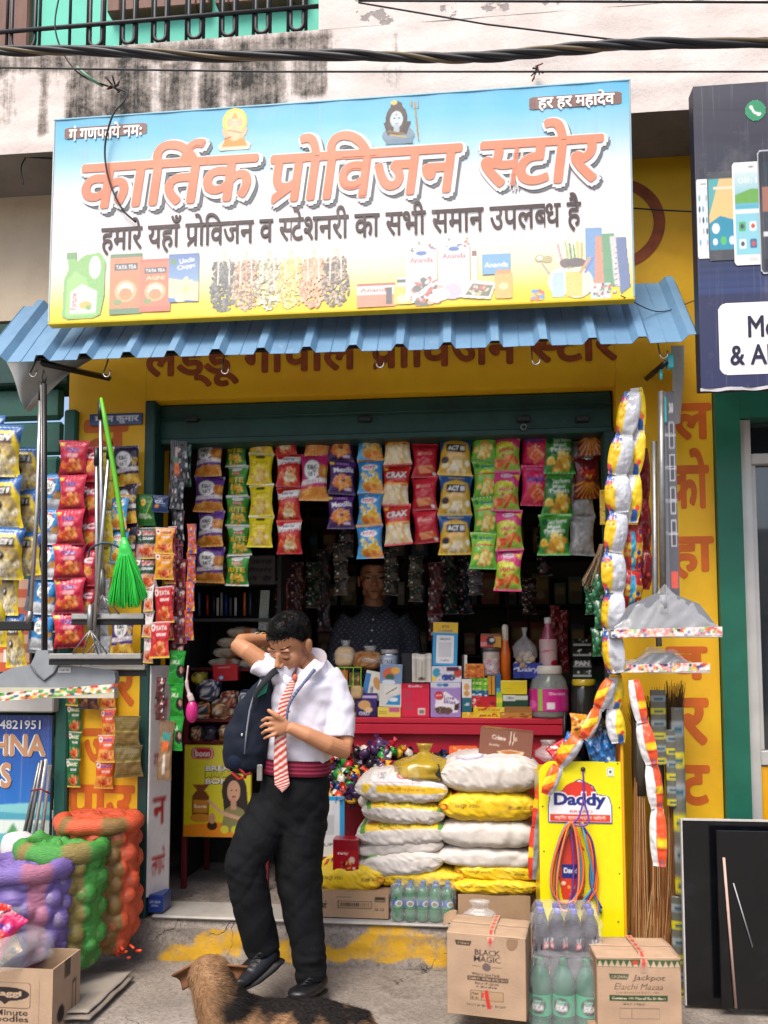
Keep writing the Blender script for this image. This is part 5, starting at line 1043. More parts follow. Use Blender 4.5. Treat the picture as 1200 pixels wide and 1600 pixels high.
o = thing('blue_box', 'small blue carton standing at the foot of the white board', 'box', at(252, 1420, -.0)); mb = MB().box(XL1+.055, XL1+.125, .0, .1, FLOORZ+.023, FLOORZ+.1, hx('#1c3f86'), b=.004); W_(o, 'carton', mb, M_GLOSS)
W_(o, 'label', MB().grid(lambda u, v: (XL1+.06+.06*u, -.0012, FLOORZ+.04+.045*v), 16, 10, Art(60, 40, '#1c3f86').text('SAFOLA', .5, .7, .8, .2, '#c8d4ec').text('500g', .5, .3, .5, .16, '#c8d4ec')), M_GLOSS)
# right: flat mops
YM = -.36
o = tl('flat_mop', 'grey flat mop in clear film with patterned edge, upper of two at the right', 'mop', at(1033, 565, YM))
W_(o, 'hanger_clip', MB().box(at(1027, 0, YM).x, at(1038, 0, YM).x, YM-.012, YM+.012, at(0, 613, YM).z, at(0, 592, YM).z, hx('#3cc8cc'), b=.004).tube([at(1033, 593, YM), at(1033, 578, YM)], .006, 8, hx('#3cc8cc')), M_GLOSS)
pole(o, [(1033, 612), (1034, 760), (1036, 936)], 10, YM, M_DSTEEL)
W_(o, 'pole_socket', MB().tube([at(1036, 930, YM), at(1037, 958, YM)], S(18, YM)/2, 10, hx('#8a8c90')), M_SOLID)
def mop_head(o, px0, px1, y0, y1, Y, top, seed):
 A = Art(240, 20, '#f0e0d8'); g = random.Random(seed)
 for i in range(110): A.ell(g.random(), g.random(), .016, .22, g.choice(['#e8742c', '#2f4a8a', '#f0a8a8', '#f2c62c', '#30404a', '#f4efe4', '#e86a6a', '#d84a3c', '#8ac04a']), g.uniform(0, 3))
 c0, c1 = at(px0, y1, Y), at(px1, y1, Y); hb = S(12, Y)
 mb = MB().grid(lambda u, v: (c0.x+(c1.x-c0.x)*u, Y-.03, c0.z+(at(px1, y1-5, Y).z-c0.z)*u+hb*v), 110, 8, A); mb.box(c0.x, c1.x, Y-.028, Y+.03, c0.z+.002, c0.z+hb, hx('#b8b2b0')); W_(o, 'patterned_edge', mb, M_PAPER)
 pts = [(px0+4, y1-12), (px0+30, y0+38), (top-14, y0+20), (top+14, y0+20), (px1-34, y0+36), (px1-3, y1-14)]
 mb = MB().prism([(at(x, y, Y).x, at(x, y, Y).z) for x, y in pts], Y-.014, Y+.014, hx('#7c7f85')); W_(o, 'mop_head', mb, M_SOLID)
 g2 = random.Random(seed+5); yt = lambda u: y0+ (y1-y0)*.75*abs(2*u-1)**1.6
 def film(u, v):
  x = px0+(px1-px0)*(u*(.94)+.03) if v < .99 else px0+(px1-px0)*(.1+.8*u); ytop = y0+6+9*abs(math.sin(u*11+seed))+(y1-y0)*.66*abs(2*u-1)**1.25
  y = y1-2+(ytop-y1)*v; p = at(x, y, Y);
  return (p.x, Y-.034+.022*v+.006*mnoise.noise((u*14-v*4, v*2, seed))+.003*mnoise.noise((u*40+v*8, v*3, seed)), p.z)
 W_(o, 'film', MB().grid(film, 60, 20, None, (.8, .8, .8)), M_CLEAR)
 W_(o, 'film_back', MB().grid(lambda u, v: tuple(Vector(film(u, v))+Vector((0, .06, 0))), 30, 10, None, (.8, .8, .8)), M_CLEAR2)
mop_head(o, 953, 1125, 908, 997, YM, 1037, 1)
o = tl('flat_mop', 'dark flat mop in crinkled clear film, lower of two at the right', 'mop', at(1025, 612, YM+.05))
W_(o, 'hanger_clip', MB().box(at(1017, 0, YM).x, at(1028, 0, YM).x, YM+.02, YM+.05, at(0, 688, YM).z, at(0, 650, YM).z, hx('#3cc8cc'), b=.004), M_GLOSS)
pole(o, [(1022, 690), (1024, 930), (1030, 1010)], 9, YM+.05, M_DSTEEL); mop_head(o, 955, 1106, 1000, 1052, YM+.05, 1035, 2)
A = Art(70, 420, '#5a5a62'); A.rect(0, 0, .3, 1, '#7c7d84'); A.rect(.0, 0, .06, 1, '#a8a8ac')
for i in range(4): A.rect(.5, .24+.16*i, .88, .37+.16*i, '#c8c8cc'); A.rect(.54, .245+.16*i, .84, .365+.16*i, '#4a4a54'); A.text('MOP', .69, .305+.16*i, .09, .22, '#c8c8cc', 1.57)
A.text('360', .7, .92, .3, .05, '#d8d8dc'); A.rect(.4, .04, .9, .12, '#d8584a')
a, b = at(1034, 934, YM+.03), at(1054, 612, YM+.03)
o = tl('mop_carton', 'tall dark grey mop carton with white framed pictures hanging behind the mop poles', 'carton', at(1040, 612, YM+.03))
W_(o, 'carton', MB().box(at(1018, 0, YM+.09).x, b.x, YM+.032, YM+.09, a.z, at(1034, 608, YM).z, hx('#6a6a72'), b=.003), M_PAPER)
W_(o, 'printed_face', MB().grid(lambda u, v: (at(1018, 0, YM+.03).x*(1-u)+b.x*u, YM+.03, a.z+.004+(at(1034, 610, YM).z-a.z)*v), 24, 160, A), M_PAPER)
# net sacks of onions
def netmat(name, c):
 m = bpy.data.materials.new(name); m.use_nodes = True; n = m.node_tree; N = n.nodes; L = n.links; b = N['Principled BSDF']
 vc = N.new('ShaderNodeVertexColor'); vc.layer_name = 'Col'; L.new(vc.outputs[0], b.inputs['Base Color']); b.inputs['Roughness'].default_value = .55
 tc = N.new('ShaderNodeTexCoord'); fs = []
 for rot in (.75, -.75):
  mp = N.new('ShaderNodeMapping'); mp.inputs['Rotation'].default_value = (0, rot, 0); L.new(tc.outputs['Object'], mp.inputs[0])
  wv_ = N.new('ShaderNodeTexWave'); wv_.inputs['Scale'].default_value = 90; wv_.inputs['Distortion'].default_value = 1.5; wv_.bands_direction = 'X'; L.new(mp.outputs[0], wv_.inputs[0]); fs.append(wv_.outputs['Fac'])
 mx = _math(N, L, 'MAXIMUM', fs[0], fs[1]); L.new(_step(N, L, mx, .35, .8, .62, 1.0), b.inputs['Alpha']); return m
def net_sack(name, label, px, Y, col, stripe, onion, fold, seed, zb=0.0):
 x0, y0, x1, y1 = px; g = random.Random(seed); c0, c1 = at(x0, y1, Y), at(x1, y0, Y); Wd = c1.x-c0.x; H = c1.z-c0.z; cx = (c0.x+c1.x)/2; zb = c0.z
 root = thing(name, label, 'net sack', (cx, Y, zb)); D = Wd*.75
 r0 = Wd*.125
 def rad(a, t): return (1+.05*mnoise.noise((math.cos(a)*1.5, math.sin(a)*1.5, t*3+seed)))*(.80+.22*min(1, t*5))*(1-.10*max(0, t-.7)/.3)
 spots = []
 on = mesh('onion', MB().ell((0, 0, 0), (1, 1, .88), 14, 10, hx(onion)), mat('onion_skin_'+name+str(seed), onion, .4, var=.3, vscale=7, detail=3))
 tries = 0; tang = []
 while len(spots) < 90 and tries < 6000:
  tries += 1; a = math.pi*g.uniform(.9, 2.15); t = g.uniform(.02, .86); q_ = rad(a, t); rr = r0*g.uniform(.75, 1.2); p = Vector((math.cos(a)*(Wd/2*q_-rr*.95), math.sin(a)*(D/2*q_-rr*.95), t*H+.01))
  if all((p-s[0]).length > (rr+s[1])*.72 for s in spots): spots.append((p, rr)); tang.append((a, p.z, rr))
 for s, k in spots:
  o = link('onion', on, root); o.location = s; o.scale = (k, k*.9, k*g.uniform(.85, 1.05)); o.rotation_euler = (g.uniform(-.6, .6), g.uniform(-.6, .6), g.uniform(0, 3))
 TG = np.array(tang)
 mb = MB(); nu, nv = 110, 90; vc = []
 def shell(u, v):
  a = 2*math.pi*u; t = v*.9; q_ = rad(a, t); p = np.array([math.cos(a)*Wd/2*q_, math.sin(a)*D/2*q_, t*H])
  da = np.abs((TG[:, 0]-a+math.pi) % (2*math.pi)-math.pi)*Wd*.43; dt = np.sqrt(da**2+(TG[:, 1]-p[2])**2)/(TG[:, 2]*1.06)
  hgt = max(-.4*r0, (TG[:, 2]*(np.sqrt(np.maximum(0, 1-dt**2))-1)).max())+.004+.003*mnoise.noise((u*50, v*40, seed)); ra = math.hypot(p[0], p[1]); k = (ra+hgt)/ra
  return (p[0]*k, p[1]*k, p[2])
 mb.grid(shell, nu, nv, None, hx(col))
 for i in range(len(mb.v)):
  u = (i % (nu+1))/nu
  if .83 < u < .9 or .6 < u < .62: mb.c[i] = hx(stripe)
 obj('net', mb, netmat('net_'+name+str(seed), col), root)
 rg = []; n = 40
 for k in range(n+1):
  a = 2*math.pi*k/n; rr = 1.0; cxx, cyy = math.cos(a)*Wd/2*.86, math.sin(a)*D/2*.86; zz = H*.91+H*.02*mnoise.noise((a*1.2, seed, 0)); fr = H*fold*(1+.3*mnoise.noise((a*1.7, seed, 5)))
  ring = []
  for m_ in range(12):
   b = 2*math.pi*m_/12; w_ = 1+.35*mnoise.noise((a*2.6, b*.8, seed))+.16*mnoise.noise((a*11, b*2, seed)); ring.append((cxx+math.cos(a)*math.cos(b)*Wd*.10*w_, cyy+math.sin(a)*math.cos(b)*Wd*.10*w_, zz+math.sin(b)*fr*w_))
  rg.append(ring)
 mb = MB().loft(rg, hx(col), cap=False)
 for i in range(len(mb.c)):
  ki = i//12
  if 33 <= ki <= 36 or 26 <= ki <= 27: mb.c[i] = hx(stripe)
 nb = len(mb.v); mb.grid(lambda u, v: (math.cos(u*2*math.pi)*Wd/2*.84*v, math.sin(u*2*math.pi)*D/2*.84*v, H*.92+H*.05*(1-v*v)+H*.05*mnoise.noise((math.cos(u*2*math.pi)*v*3, math.sin(u*2*math.pi)*v*3, seed))+.012*mnoise.noise((math.cos(u*2*math.pi)*v*9, math.sin(u*2*math.pi)*v*9, seed))), 40, 12, None, hx(col))
 obj('rolled_mouth', mb, mat('net_cloth', attr=True, rough=.6, var=.2, vscale=60, stretch=(1, 1, 6), bump=.6, bscale=60), root)
 return root
net_sack('onion_sack', 'tall orange net sack of onions leaning against the yellow pillar', (86, 1266, 220, 1478), -.16, '#dc5c38', '#8a6a38', '#c06044', .06, 1)
net_sack('onion_sack', 'green net sack with rolled mouth standing between the orange and purple sacks', (24, 1310, 164, 1505), -.33, '#469440', '#8a7a40', '#6a9048', .085, 2)
net_sack('onion_sack', 'purple net sack with pale onions behind the open carton', (-40, 1342, 108, 1500), -.46, '#7e68ac', '#b0708a', '#9484a8', .10, 3)
mb = MB(); g = random.Random(3)
for i in range(7): a = at(190+g.uniform(-6, 22), 1478+g.uniform(-3, 20), -.2); mb.tube([a, a+Vector((g.uniform(-.05, .05), g.uniform(-.05, 0), g.uniform(-.02, .03)))], .006, 5, hx('#e8502c'))
tag(obj('net_scraps', mb, M_SOLID, world=True), 'torn orange net tail at the foot of the orange sack', 'net scrap', kind='stuff')
A_ = [atz(100, 1560, .012), atz(205, 1500, .05), atz(160, 1490, .012), atz(20, 1530, .012)]
for nm, zz, dy, sh in (('cardboard_sheet', .012, 0, 0), ('cardboard_sheet', .022, .03, -.02)):
 mb = MB().grid(lambda u, v: (-1.60+.62*u+sh, -.60+.38*v+dy-.05*u, zz+.05*max(0, u-.75)+.006*mnoise.noise((u*6, v*6, zz*90))), 20, 14, None, hx('#8d8378' if dy == 0 else '#a49a8e'))
 o = tag(obj(nm, mb, M_CARD, world=True), 'flattened grey brown cardboard under the net sacks' if dy == 0 else 'paler cardboard sheet lying on top of the grey one under the green sack', 'cardboard'); o.modifiers.new('t', 'SOLIDIFY').thickness = .006
# counter, shelves and goods inside
YCF = .52; CZ = at(700, 1122, YCF).z
CX0, CX1 = xof(450, 1130, YCF), xof(884, 1130, YCF)
ct = thing('counter', 'long red painted shop counter crowded with goods', 'counter', ((CX0+CX1)/2, .9, FLOORZ))
M_RED = mat('red_paint', '#c01f38', .45, var=.1, vscale=5, dirt=.15, dcol='#7a2030')
W_(ct, 'counter_top', MB().box(CX0, CX1, YCF, 1.0, CZ-.03, CZ, b=.006), M_RED)
zl = at(700, 1145, YCF).z
W_(ct, 'front_rail', MB().box(CX0+.002, CX1-.002, YCF+.004, YCF+.03, zl-.01, CZ-.0305, b=.004), M_RED)
W_(ct, 'front_panel', MB().box(CX0+.01, CX1-.01, YCF+.045, YCF+.07, FLOORZ+.02, CZ-.032), M_RED)
W_(ct, 'side_panel', MB().box(CX1-.04, CX1-.012, YCF+.0705, .98, FLOORZ, CZ-.032), M_RED)
W_(ct, 'side_panel', MB().box(CX0+.012, CX0+.04, YCF+.0705, .98, FLOORZ, CZ-.032), M_RED)
def fbox(name, label, cat, px, Y, dep, A, side='#888888', m=M_GLOSS, z=None, rz=0, ry=0, top=None, group=None, parent=None, b=.002, lid=None):
 x0, y0, x1, y1 = px; c = at((x0+x1)/2, y1, Y); w = S(x1-x0, Y); h = at((x0+x1)/2, y0, Y).z-c.z
 if z is not None: c.z = z
 if isinstance(A, str): A = Art(8, 8, A)
 mb = MB(); nu, nv = max(6, int((x1-x0)*.8)), max(6, int((y1-y0)*.8))
 mb.box(-w/2, w/2, .0008, dep, 0, h, hx(side), b=b)
 mb.grid(lambda u, v: (w*(u-.5)*.985, 0, h*(.008+.984*v)), nu, nv, A, smooth=False)
 if top is not None: mb.grid(lambda u, v: (w*(u-.5)*.98, .004+(dep-.006)*v, h+.0006), 12, 8, top if isinstance(top, Art) else Art(4, 4, top), smooth=False)
 o = obj(name, mb, m, parent); o.location = c; o.rotation_euler = (0, ry, rz); return tag(o, label, cat, group)
def jarlike(name, label, cat, cx, y0, y1, Y, prof, m, z=None, group=None, band=None, bandm=M_GLOSS, lid=None, lidc='#f0f0f0', n=24):
 c = at(cx, y1, Y); c.z = c.z if z is None else z; k = S(1, Y); root = thing(name, label, cat, c, (0, 0, 0), group)
 obj('body', MB().lathe([(r*k, (y1-y)*k) for r, y in prof], n, (.8, .8, .8)), m, root)
 if band:
  b0, b1, br, A = band; obj('label', MB().grid(lambda u, v: (br*k*math.cos(math.pi*(1+u*1.0)), br*k*math.sin(math.pi*(1+u)), ((y1-b1)+(b1-b0)*v)*k), 40, max(8, int((b1-b0)*.8)), A), bandm, root)
 if lid:
  obj('lid', MB().lathe([(r*k, (y1-y)*k) for r, y in lid], n, hx(lidc)), M_GLOSS, root)
 return root
def bag_film(name, parent, c, w, h, d, m, col=(.8, .8, .8), seed=1, neck=.12):
 rg = []
 for j in range(18):
  t = j/17; pr = (math.sin(min(1, t/.72)*math.pi*.5)**.5 if t < .25 else 1)*(1 if t < .5 else max(neck, 1-((t-.5)/.32)**1.6 if t < .8 else neck+(t-.8)*1.2*.6))
  rg.append([(w/2*pr*math.cos(a)*(1+.22*mnoise.noise((math.cos(a)*2.2, math.sin(a)*2.2, t*4+seed))), d/2*pr*math.sin(a)*(1+.22*mnoise.noise((math.cos(a)*2.2+4, math.sin(a)*2.2, t*4+seed))), h*t) for a in np.linspace(0, 2*math.pi, 29)[:-1]])
 mb = MB().loft(rg, col); o = obj(name, mb, m, parent); o.location = c; return o
def T(A, t, *a, **k): return A.text(t, *a, **k)
Yc = YCF+.03
Z = CZ+.001
fbox('biscuit_packet', 'dark purple cream biscuit packet on the counter at the boy\'s shoulder', 'biscuits', (556, 1085, 589, 1122), Yc, .06, Art(60, 70, '#3a2a6a').grad('#2a1f52', '#4a3680').ell(.4, .5, .3, .2, '#d8a86a').ell(.6, .3, .2, .12, '#e8c08a').text('ORO', .4, .14, .5, .16, '#e8e4f0').rect(0, .8, 1, .9, '#c8b8e0'), '#2e2458', z=Z)
o = fbox('soap_card', 'yellow and pink printed carton under the hanging blue pen card', 'carton', (590, 1107, 626, 1122.5), Yc, .07, Art(70, 30, '#e8d25a').rect(.5, .5, .95, .95, '#c85a8a').rect(.06, .3, .4, .36, '#8a7a3a').rect(.06, .5, .4, .56, '#8a7a3a'), '#d8c04a', z=Z)
za = Z+at(600, 1107, Yc).z-at(600, 1122.5, Yc).z
fbox('razor_card', 'pale card with blue razor pouch standing on the counter', 'card', (592, 1040, 627, 1107), Yc+.004, .03, Art(70, 130, '#dcdad2').rect(0, .55, 1, 1, '#7f9ac0').ell(.4, .8, .3, .12, '#d8684a', .6).ell(.7, .86, .2, .08, '#e8b04a').ell(.45, .7, .2, .08, '#4a6a4a').ell(.4, .58, .3, .06, '#dce4f0').rect(.2, .3, .85, .5, '#e8e4dc').poly([(.3, .05), (.95, .05), (.95, .3), (.5, .22)], '#2f94d0').ell(.65, .17, .2, .05, '#e8f0f4').line(.3, .3, .8, .46, .04, '#3a3a3a'), '#b8b4a8', z=za, ry=.03)
fbox('red_carton', 'plain pinkish red carton in the front row of the counter', 'carton', (627, 1070, 671, 1122.5), Yc, .09, Art(90, 110, '#e0284a').rect(0, .86, 1, 1, '#c81f3c').text('Saffo', .5, .93, .5, .06, '#f4d8dc').rect(.0, .5, 1, .51, '#c8203c').rect(.1, .54, .35, .8, '#c83a52').rect(.12, .2, .4, .44, '#c83a52').rect(.5, .5, .51, .86, '#c8203c').rect(.6, .06, .86, .26, '#e8dcd4').rect(.64, .1, .82, .22, '#8a8078'), '#c01f3c', z=Z)
fbox('biscuit_carton', 'lilac biscuit carton with heart shaped cookies on its front', 'biscuits', (673, 1068, 720, 1123), Yc, .08, Art(110, 130, '#a888c8').rect(0, .86, 1, 1, '#d8d8e4').ell(.3, .93, .1, .05, '#5a9ac8').ell(.5, .93, .1, .05, '#3a6aa8').rrect(.1, .84, .9, .86, .0, '#c8b8dc').poly([(.18, .62), (.5, .74), (.95, .46), (.9, .14), (.5, .1), (.14, .3)], '#f2ecf2').ell(.28, .62, .15, .13, '#c82a34').ell(.28, .62, .11, .09, '#d84048').text('pure', .28, .62, .16, .05, '#f8f0f0').text('Love', .62, .56, .34, .11, '#5a3a8a', -.1).text('Bites', .64, .44, .4, .11, '#5a3a8a', -.1).ell(.36, .2, .22, .11, '#5a4038').ell(.56, .18, .18, .1, '#6a4c40').specks(18, .15, .1, .7, .3, .02, ['#c8b09a', '#4a322a'], 2).poly([(.8, .36), (.96, .42), (.92, .2), (.78, .2)], '#4a2a20'), '#9478b4', z=Z, top='#c8c4d8')
zb = Z+at(690, 1068, Yc).z-at(690, 1123, Yc).z
fbox('party_carton', 'printed carton with blue and yellow balloons under the payment stand', 'carton', (675, 1042, 721, 1067), Yc+.01, .07, Art(90, 50, '#e0dce8').ell(.16, .6, .14, .28, '#3aa0c0').ell(.88, .6, .14, .3, '#c84a3a').ell(.46, .3, .14, .2, '#2f4a9a').ell(.66, .3, .14, .2, '#2f4a9a').rect(.5, .7, .9, .95, '#5a2a4a').ell(.06, .2, .1, .16, '#f2d23c').specks(14, .2, .1, .8, .9, .03, ['#e8e0f0', '#4a9a5a', '#e8a03c'], 4), '#c8c0d4', z=zb)
zq = zb+at(690, 1042, Yc).z-at(690, 1067, Yc).z
A = Art(90, 150, '#3fa4dc'); A.rect(0, .76, 1, 1, '#f2c62c'); A.rrect(.14, .06, .86, .7, .06, '#f4f4f4'); A.text('₹25', .5, .9, .3, .07, '#3a3a5a'); A.text('Cashback', .5, .81, .6, .05, '#5a6a9a'); A.text('paytm', .5, .61, .44, .06, '#1f3a7a'); A.rect(.24, .2, .76, .54, '#dcdce0'); A.text('UPI', .5, .12, .3, .04, '#5a6a7a')
fbox('payment_stand', 'yellow and blue payment sign leaning upright above the lilac carton', 'sign', (675, 973, 714, 1042), Yc+.02, .012, A, '#2f7aac', z=zq, ry=.035)
o = thing('wire_basket', 'small lime green wire basket of packets on the counter by the boy', 'basket', at(545, 1122, Yc+.06));
mb = MB();
for y in (1043, 1072, 1100): mb.tube([at(523, y, Yc+.05), at(565, y, Yc+.05), at(565, y, Yc+.2)], .0035, 6, hx('#8ad03a'))
W_(o, 'rim', mb, M_GLOSS)
for x in (524, 538, 552, 564): W_(o, 'wire', MB().tube([at(x, 1043, Yc+.05), at(x, 1122, Yc+.05)], .0025, 6, hx('#8ad03a')), M_GLOSS)
for i, (p, A, s) in enumerate((((526, 1046, 543, 1118), Art(40, 90, '#e8823c').rect(.2, .5, .8, .8, '#f2e2c8').text('Tiger', .5, .65, .5, .1, '#b8301c').specks(20, 0, 0, 1, .4, .08, ['#c8502a', '#f2b85a', '#3a8a4a'], 2), '#c8682c'), ((545, 1050, 562, 1118), Art(40, 90, '#7a5a30').specks(40, 0, 0, 1, 1, .1, ['#c8a05a', '#3a6a3a', '#e8d8a0', '#8a3a2a'], 3), '#5a4424'))):
 fbox('noodle_packet', ('orange packet inside the green wire basket', 'brown and green packet inside the green wire basket')[i], 'packet', p, Yc+.065, .05, A, s, z=Z)
def lump(name, label, cat, px, Y, dep, col, m=M_FOIL, seed=1, z=None, film=None, specks=None):
 x0, y0, x1, y1 = px; c = at((x0+x1)/2, y1, Y); w = S(x1-x0, Y); h = at(0, y0, Y).z-at(0, y1, Y).z
 if z is not None: c.z = z
 mb = MB(); nu, nv = 26, 16; vc = []
 def f(u, v):
  a = 2*math.pi*u; th = math.pi*v; sq = lambda t: math.copysign(abs(t)**.65, t)
  p = Vector((w/2*sq(math.cos(a))*sq(math.sin(th)), dep/2*sq(math.sin(a))*sq(math.sin(th)), h/2-h/2*sq(math.cos(th)))); n = mnoise.noise((p.x*28+seed, p.y*28, p.z*28))
  return p*1.0+Vector((n*.006, n*.006, n*.006*math.sin(th)))
 mb.grid(f, nu, nv, None, hx(col))
 if specks:
  for i in range(len(mb.c)):
   v = mb.v[i]; k = mnoise.noise((v.x*40+seed*3, v.y*40, v.z*40)); mb.c[i] = hx(specks[int(abs(k)*2.2*len(specks)) % len(specks)]) if abs(k) > .18 else mb.c[i]
 o = tag(obj(name, mb, m), label, cat); o.location = c; return o
lump('bread_loaf', 'pale sliced bread in clear film on the green wire basket', 'bread', (524, 1012, 554, 1043), Yc+.1, .1, '#d8bc94', M_CLOTH, 2, z=at(0, 1043, Yc+.05).z+.004)
lump('bread_loaf', 'brown bun packet slumped behind the silver tin', 'bread', (552, 1018, 596, 1046), Yc+.1, .1, '#b07c4c', M_CLOTH, 3, specks=['#c89868', '#8a5a34'])
o = thing('bread_bag', 'clear crumpled bag round the bread on the wire basket', 'bag', at(540, 1045, Yc+.1)); bag_film('film', o, (0, 0, .0), S(40, Yc), S(46, Yc), .1, M_CLEAR, seed=3, neck=.25)
o = thing('bread_bag', 'clear crumpled bag round the brown buns', 'bag', at(578, 1048, Yc+.1)); bag_film('film', o, (0, 0, .0), S(50, Yc), S(40, Yc), .1, M_CLEAR, seed=5, neck=.3)
fbox('rusk_packet', 'white and blue rusk packet standing tilted between basket and pen card', 'packet', (564, 1044, 592, 1088), Yc+.03, .04, Art(60, 90, '#ece6da').rect(0, .1, .3, .9, '#4a8ac8').rect(.36, .1, .6, .5, '#d8d8d8').text('Rusk', .48, .3, .5, .12, '#3a3a3a', 1.57).ell(.72, .6, .2, .24, '#d8a05a', .5), '#d8d0c0', z=at(0, 1090, Yc).z, ry=.2)
lump('bun', 'round pale bun packet low beside the basket', 'bread', (548, 1072, 568, 1092), Yc+.01, .06, '#c8ac7c', M_CLOTH, 7)
jarlike('tin', 'silver tin with grey lid standing on the counter', 'tin', 608.5, 1015, 1050, Yc+.12, [(13, 1050), (13.5, 1048), (13.5, 1022), (13, 1021)], M_STEEL, band=(1024, 1046, 13.7, Art(60, 40, '#b8c8d8').rect(.3, .2, .6, .8, '#e8eef2').text('DHA', .5, .5, .3, .4, '#3a5a8a')), lid=[(14, 1022), (14.2, 1020), (14, 1016), (13, 1015)], lidc='#a8a4a0')
o = thing('mask_stand', 'black card with folded white towel pack hanging on it', 'card', at(650, 1070, Yc+.03)); W_(o, 'card', MB().box(at(625, 0, Yc).x, at(671, 0, Yc).x, Yc+.03, Yc+.045, at(0, 1068, Yc).z, at(0, 1020, Yc).z, hx('#16161a'), b=.003), M_SOLID)
W_(o, 'towel_pack', MB().grid(lambda u, v: (at(641+29*u, 0, Yc).x, Yc+.012-.014*math.sin(math.pi*u)+.004*math.sin(18*u), at(0, 1064-42*v, Yc).z+.003*math.sin(9*u)*v), 24, 20, Art(40, 60, '#d0ccc0').rect(.2, .1, .24, .8, '#8a8478').rect(.5, .1, .54, .75, '#9a9488').rect(0, .84, 1, .9, '#efece4').ell(.5, .12, .2, .06, '#5a4a3a')), M_CLOTH)
fbox('tall_biscuit_box', 'narrow white and teal biscuit box standing upright on the counter', 'biscuits', (722, 1060, 737, 1117), Yc+.01, .05, Art(40, 110, '#ece8e0').rect(0, 0, 1, .48, '#1f6a78').ell(.5, .78, .3, .1, '#e0a868').ell(.5, .6, .3, .08, '#d89850').text('Nice', .5, .3, .2, .2, '#e0f0f0', 1.57), '#c8c8c4', z=Z+.01)
fbox('agarbatti_box', 'thin upright black and white box above the teal biscuit box', 'box', (722, 1023, 730, 1060), Yc+.03, .03, Art(20, 80, '#e8e4dc').rect(0, 0, .5, 1, '#3a3430'), '#5a544c')
def pk(label, px, Y, bg, cols, t=None, tc='#ffffff', seed=1, cat='packet', dep=.05, side=None, nm='small_packet'):
 A = Art(60, 36, bg); A.specks(10, 0, 0, 1, 1, .08, cols, seed)
 if t: A.text(t, .5, .55, .7, .4, tc)
 return fbox(nm, label, cat, px, Y, dep, A, side or bg, M_FOIL, b=.008)
pk('orange packet stacked on another at the top of the clutter', (727, 1037, 756, 1048), Yc+.03, '#e8862a', ['#f2b04a', '#c8601c'], 'GUR', '#7a2a10')
pk('darker orange packet lying under the first orange one', (726, 1048, 757, 1059), Yc+.025, '#d9702a', ['#f2b04a', '#a8481c'])
pk('lime green packet in the pile of small packets', (733, 1059, 763, 1070), Yc+.03, '#8ad02c', ['#4a9a1c', '#d8f08a'], 'ENO', '#1f5a1c')
pk('second lime green packet below the first', (734, 1070, 762, 1079), Yc+.025, '#6ab82a', ['#3a8a1c', '#c8e88a'])
pk('blue packet under the lime green ones', (734, 1079, 763, 1088), Yc+.02, '#1f5a8a', ['#5a9ac8', '#e8e8e8'])
pk('red crinkled packet with white flecks in the clutter', (736, 1088, 776, 1106), Yc+.015, '#c81f2a', ['#f2d8c8', '#8a1018', '#e85a4a'], None, seed=4)
pk('yellow noodle packet at the front of the counter, upper', (740, 1105, 788, 1114), Yc+.006, '#ecc81e', ['#c8301c', '#f4e47a'], 'MAGGI', '#b82a1c', 2)
pk('yellow noodle packet at the front of the counter, lower left', (722, 1113, 744, 1123), Yc, '#e8c02a', ['#d8602a', '#f4e47a'], None, seed=3)
pk('yellow noodle packet at the front of the counter, lower middle', (744, 1114, 782, 1123), Yc, '#f0d02a', ['#c8301c', '#f4e47a'], 'MAGGI', '#b82a1c', 5)
pk('brown noodle packet at the front of the counter under the green tin', (782, 1114, 831, 1123), Yc, '#c88a3a', ['#8a4a1c', '#f0c87a'], None, seed=6)
for i, x in enumerate((763, 769)): fbox('pencil_box', ('mustard pencil box standing beside the green packets', 'second mustard pencil box beside the blue tube')[i], 'box', (x-.5, 1056, x+4.5, 1086), Yc+.02, .03, '#d8942a', '#a86a1c')
fbox('blue_tube_box', 'blue upright box beside the mustard pencil boxes', 'box', (774, 1052, 783, 1098), Yc+.03, .03, Art(20, 60, '#2a6aa0').rect(.2, .2, .8, .5, '#5ab0d8'), '#1f4a78')
fbox('lime_tube_box', 'lime and yellow upright strip box in front of the yellow box', 'box', (776, 1082, 785, 1108), Yc+.01, .03, Art(20, 60, '#a8d02a').rect(0, .4, 1, .7, '#e8e03a'), '#8ab02a')
jarlike('sweet_jar', 'clear jar of pink and white sweets under a red carton', 'jar', 768, 1015, 1056, Yc+.06, [(13, 1056), (13.5, 1054), (13.5, 1020), (12.5, 1016)], M_GLASS, band=(1020, 1052, 13, Art(60, 50, '#d8b0b8').rect(0, .7, 1, .9, '#c8b090').specks(40, 0, 0, 1, .7, .06, ['#d84a7a', '#f2ece8', '#e8a0b8', '#8a3a5a'], 3)), lid=[(13.6, 1018), (13.8, 1014), (13, 1012)], lidc='#5a5048')
fbox('tea_carton', 'red and yellow carton balanced on the jar of sweets', 'carton', (751, 990, 783, 1012), Yc+.05, .05, Art(60, 44, '#d84a3a').rect(.62, 0, 1, .8, '#e8a83a').rect(0, .82, 1, 1, '#8a5a3a').ell(.5, .5, .24, .3, '#2a2a4a').ell(.55, .55, .12, .14, '#e8e0d8').rect(0, .1, .3, .4, '#e89a9a'), '#b83a2a', ry=.02)
jarlike('squeeze_tube', 'orange and white bottle standing tall behind the clutter', 'bottle', 790, 978, 1063, Yc+.07, [(8, 1063), (8, 1020), (6, 1012), (4.5, 1000), (4.5, 985), (4, 980)], mat('orange_gloss', '#e8701c', .3), lid=[(5, 1002), (5, 980), (3, 977)], lidc='#e8dccc')
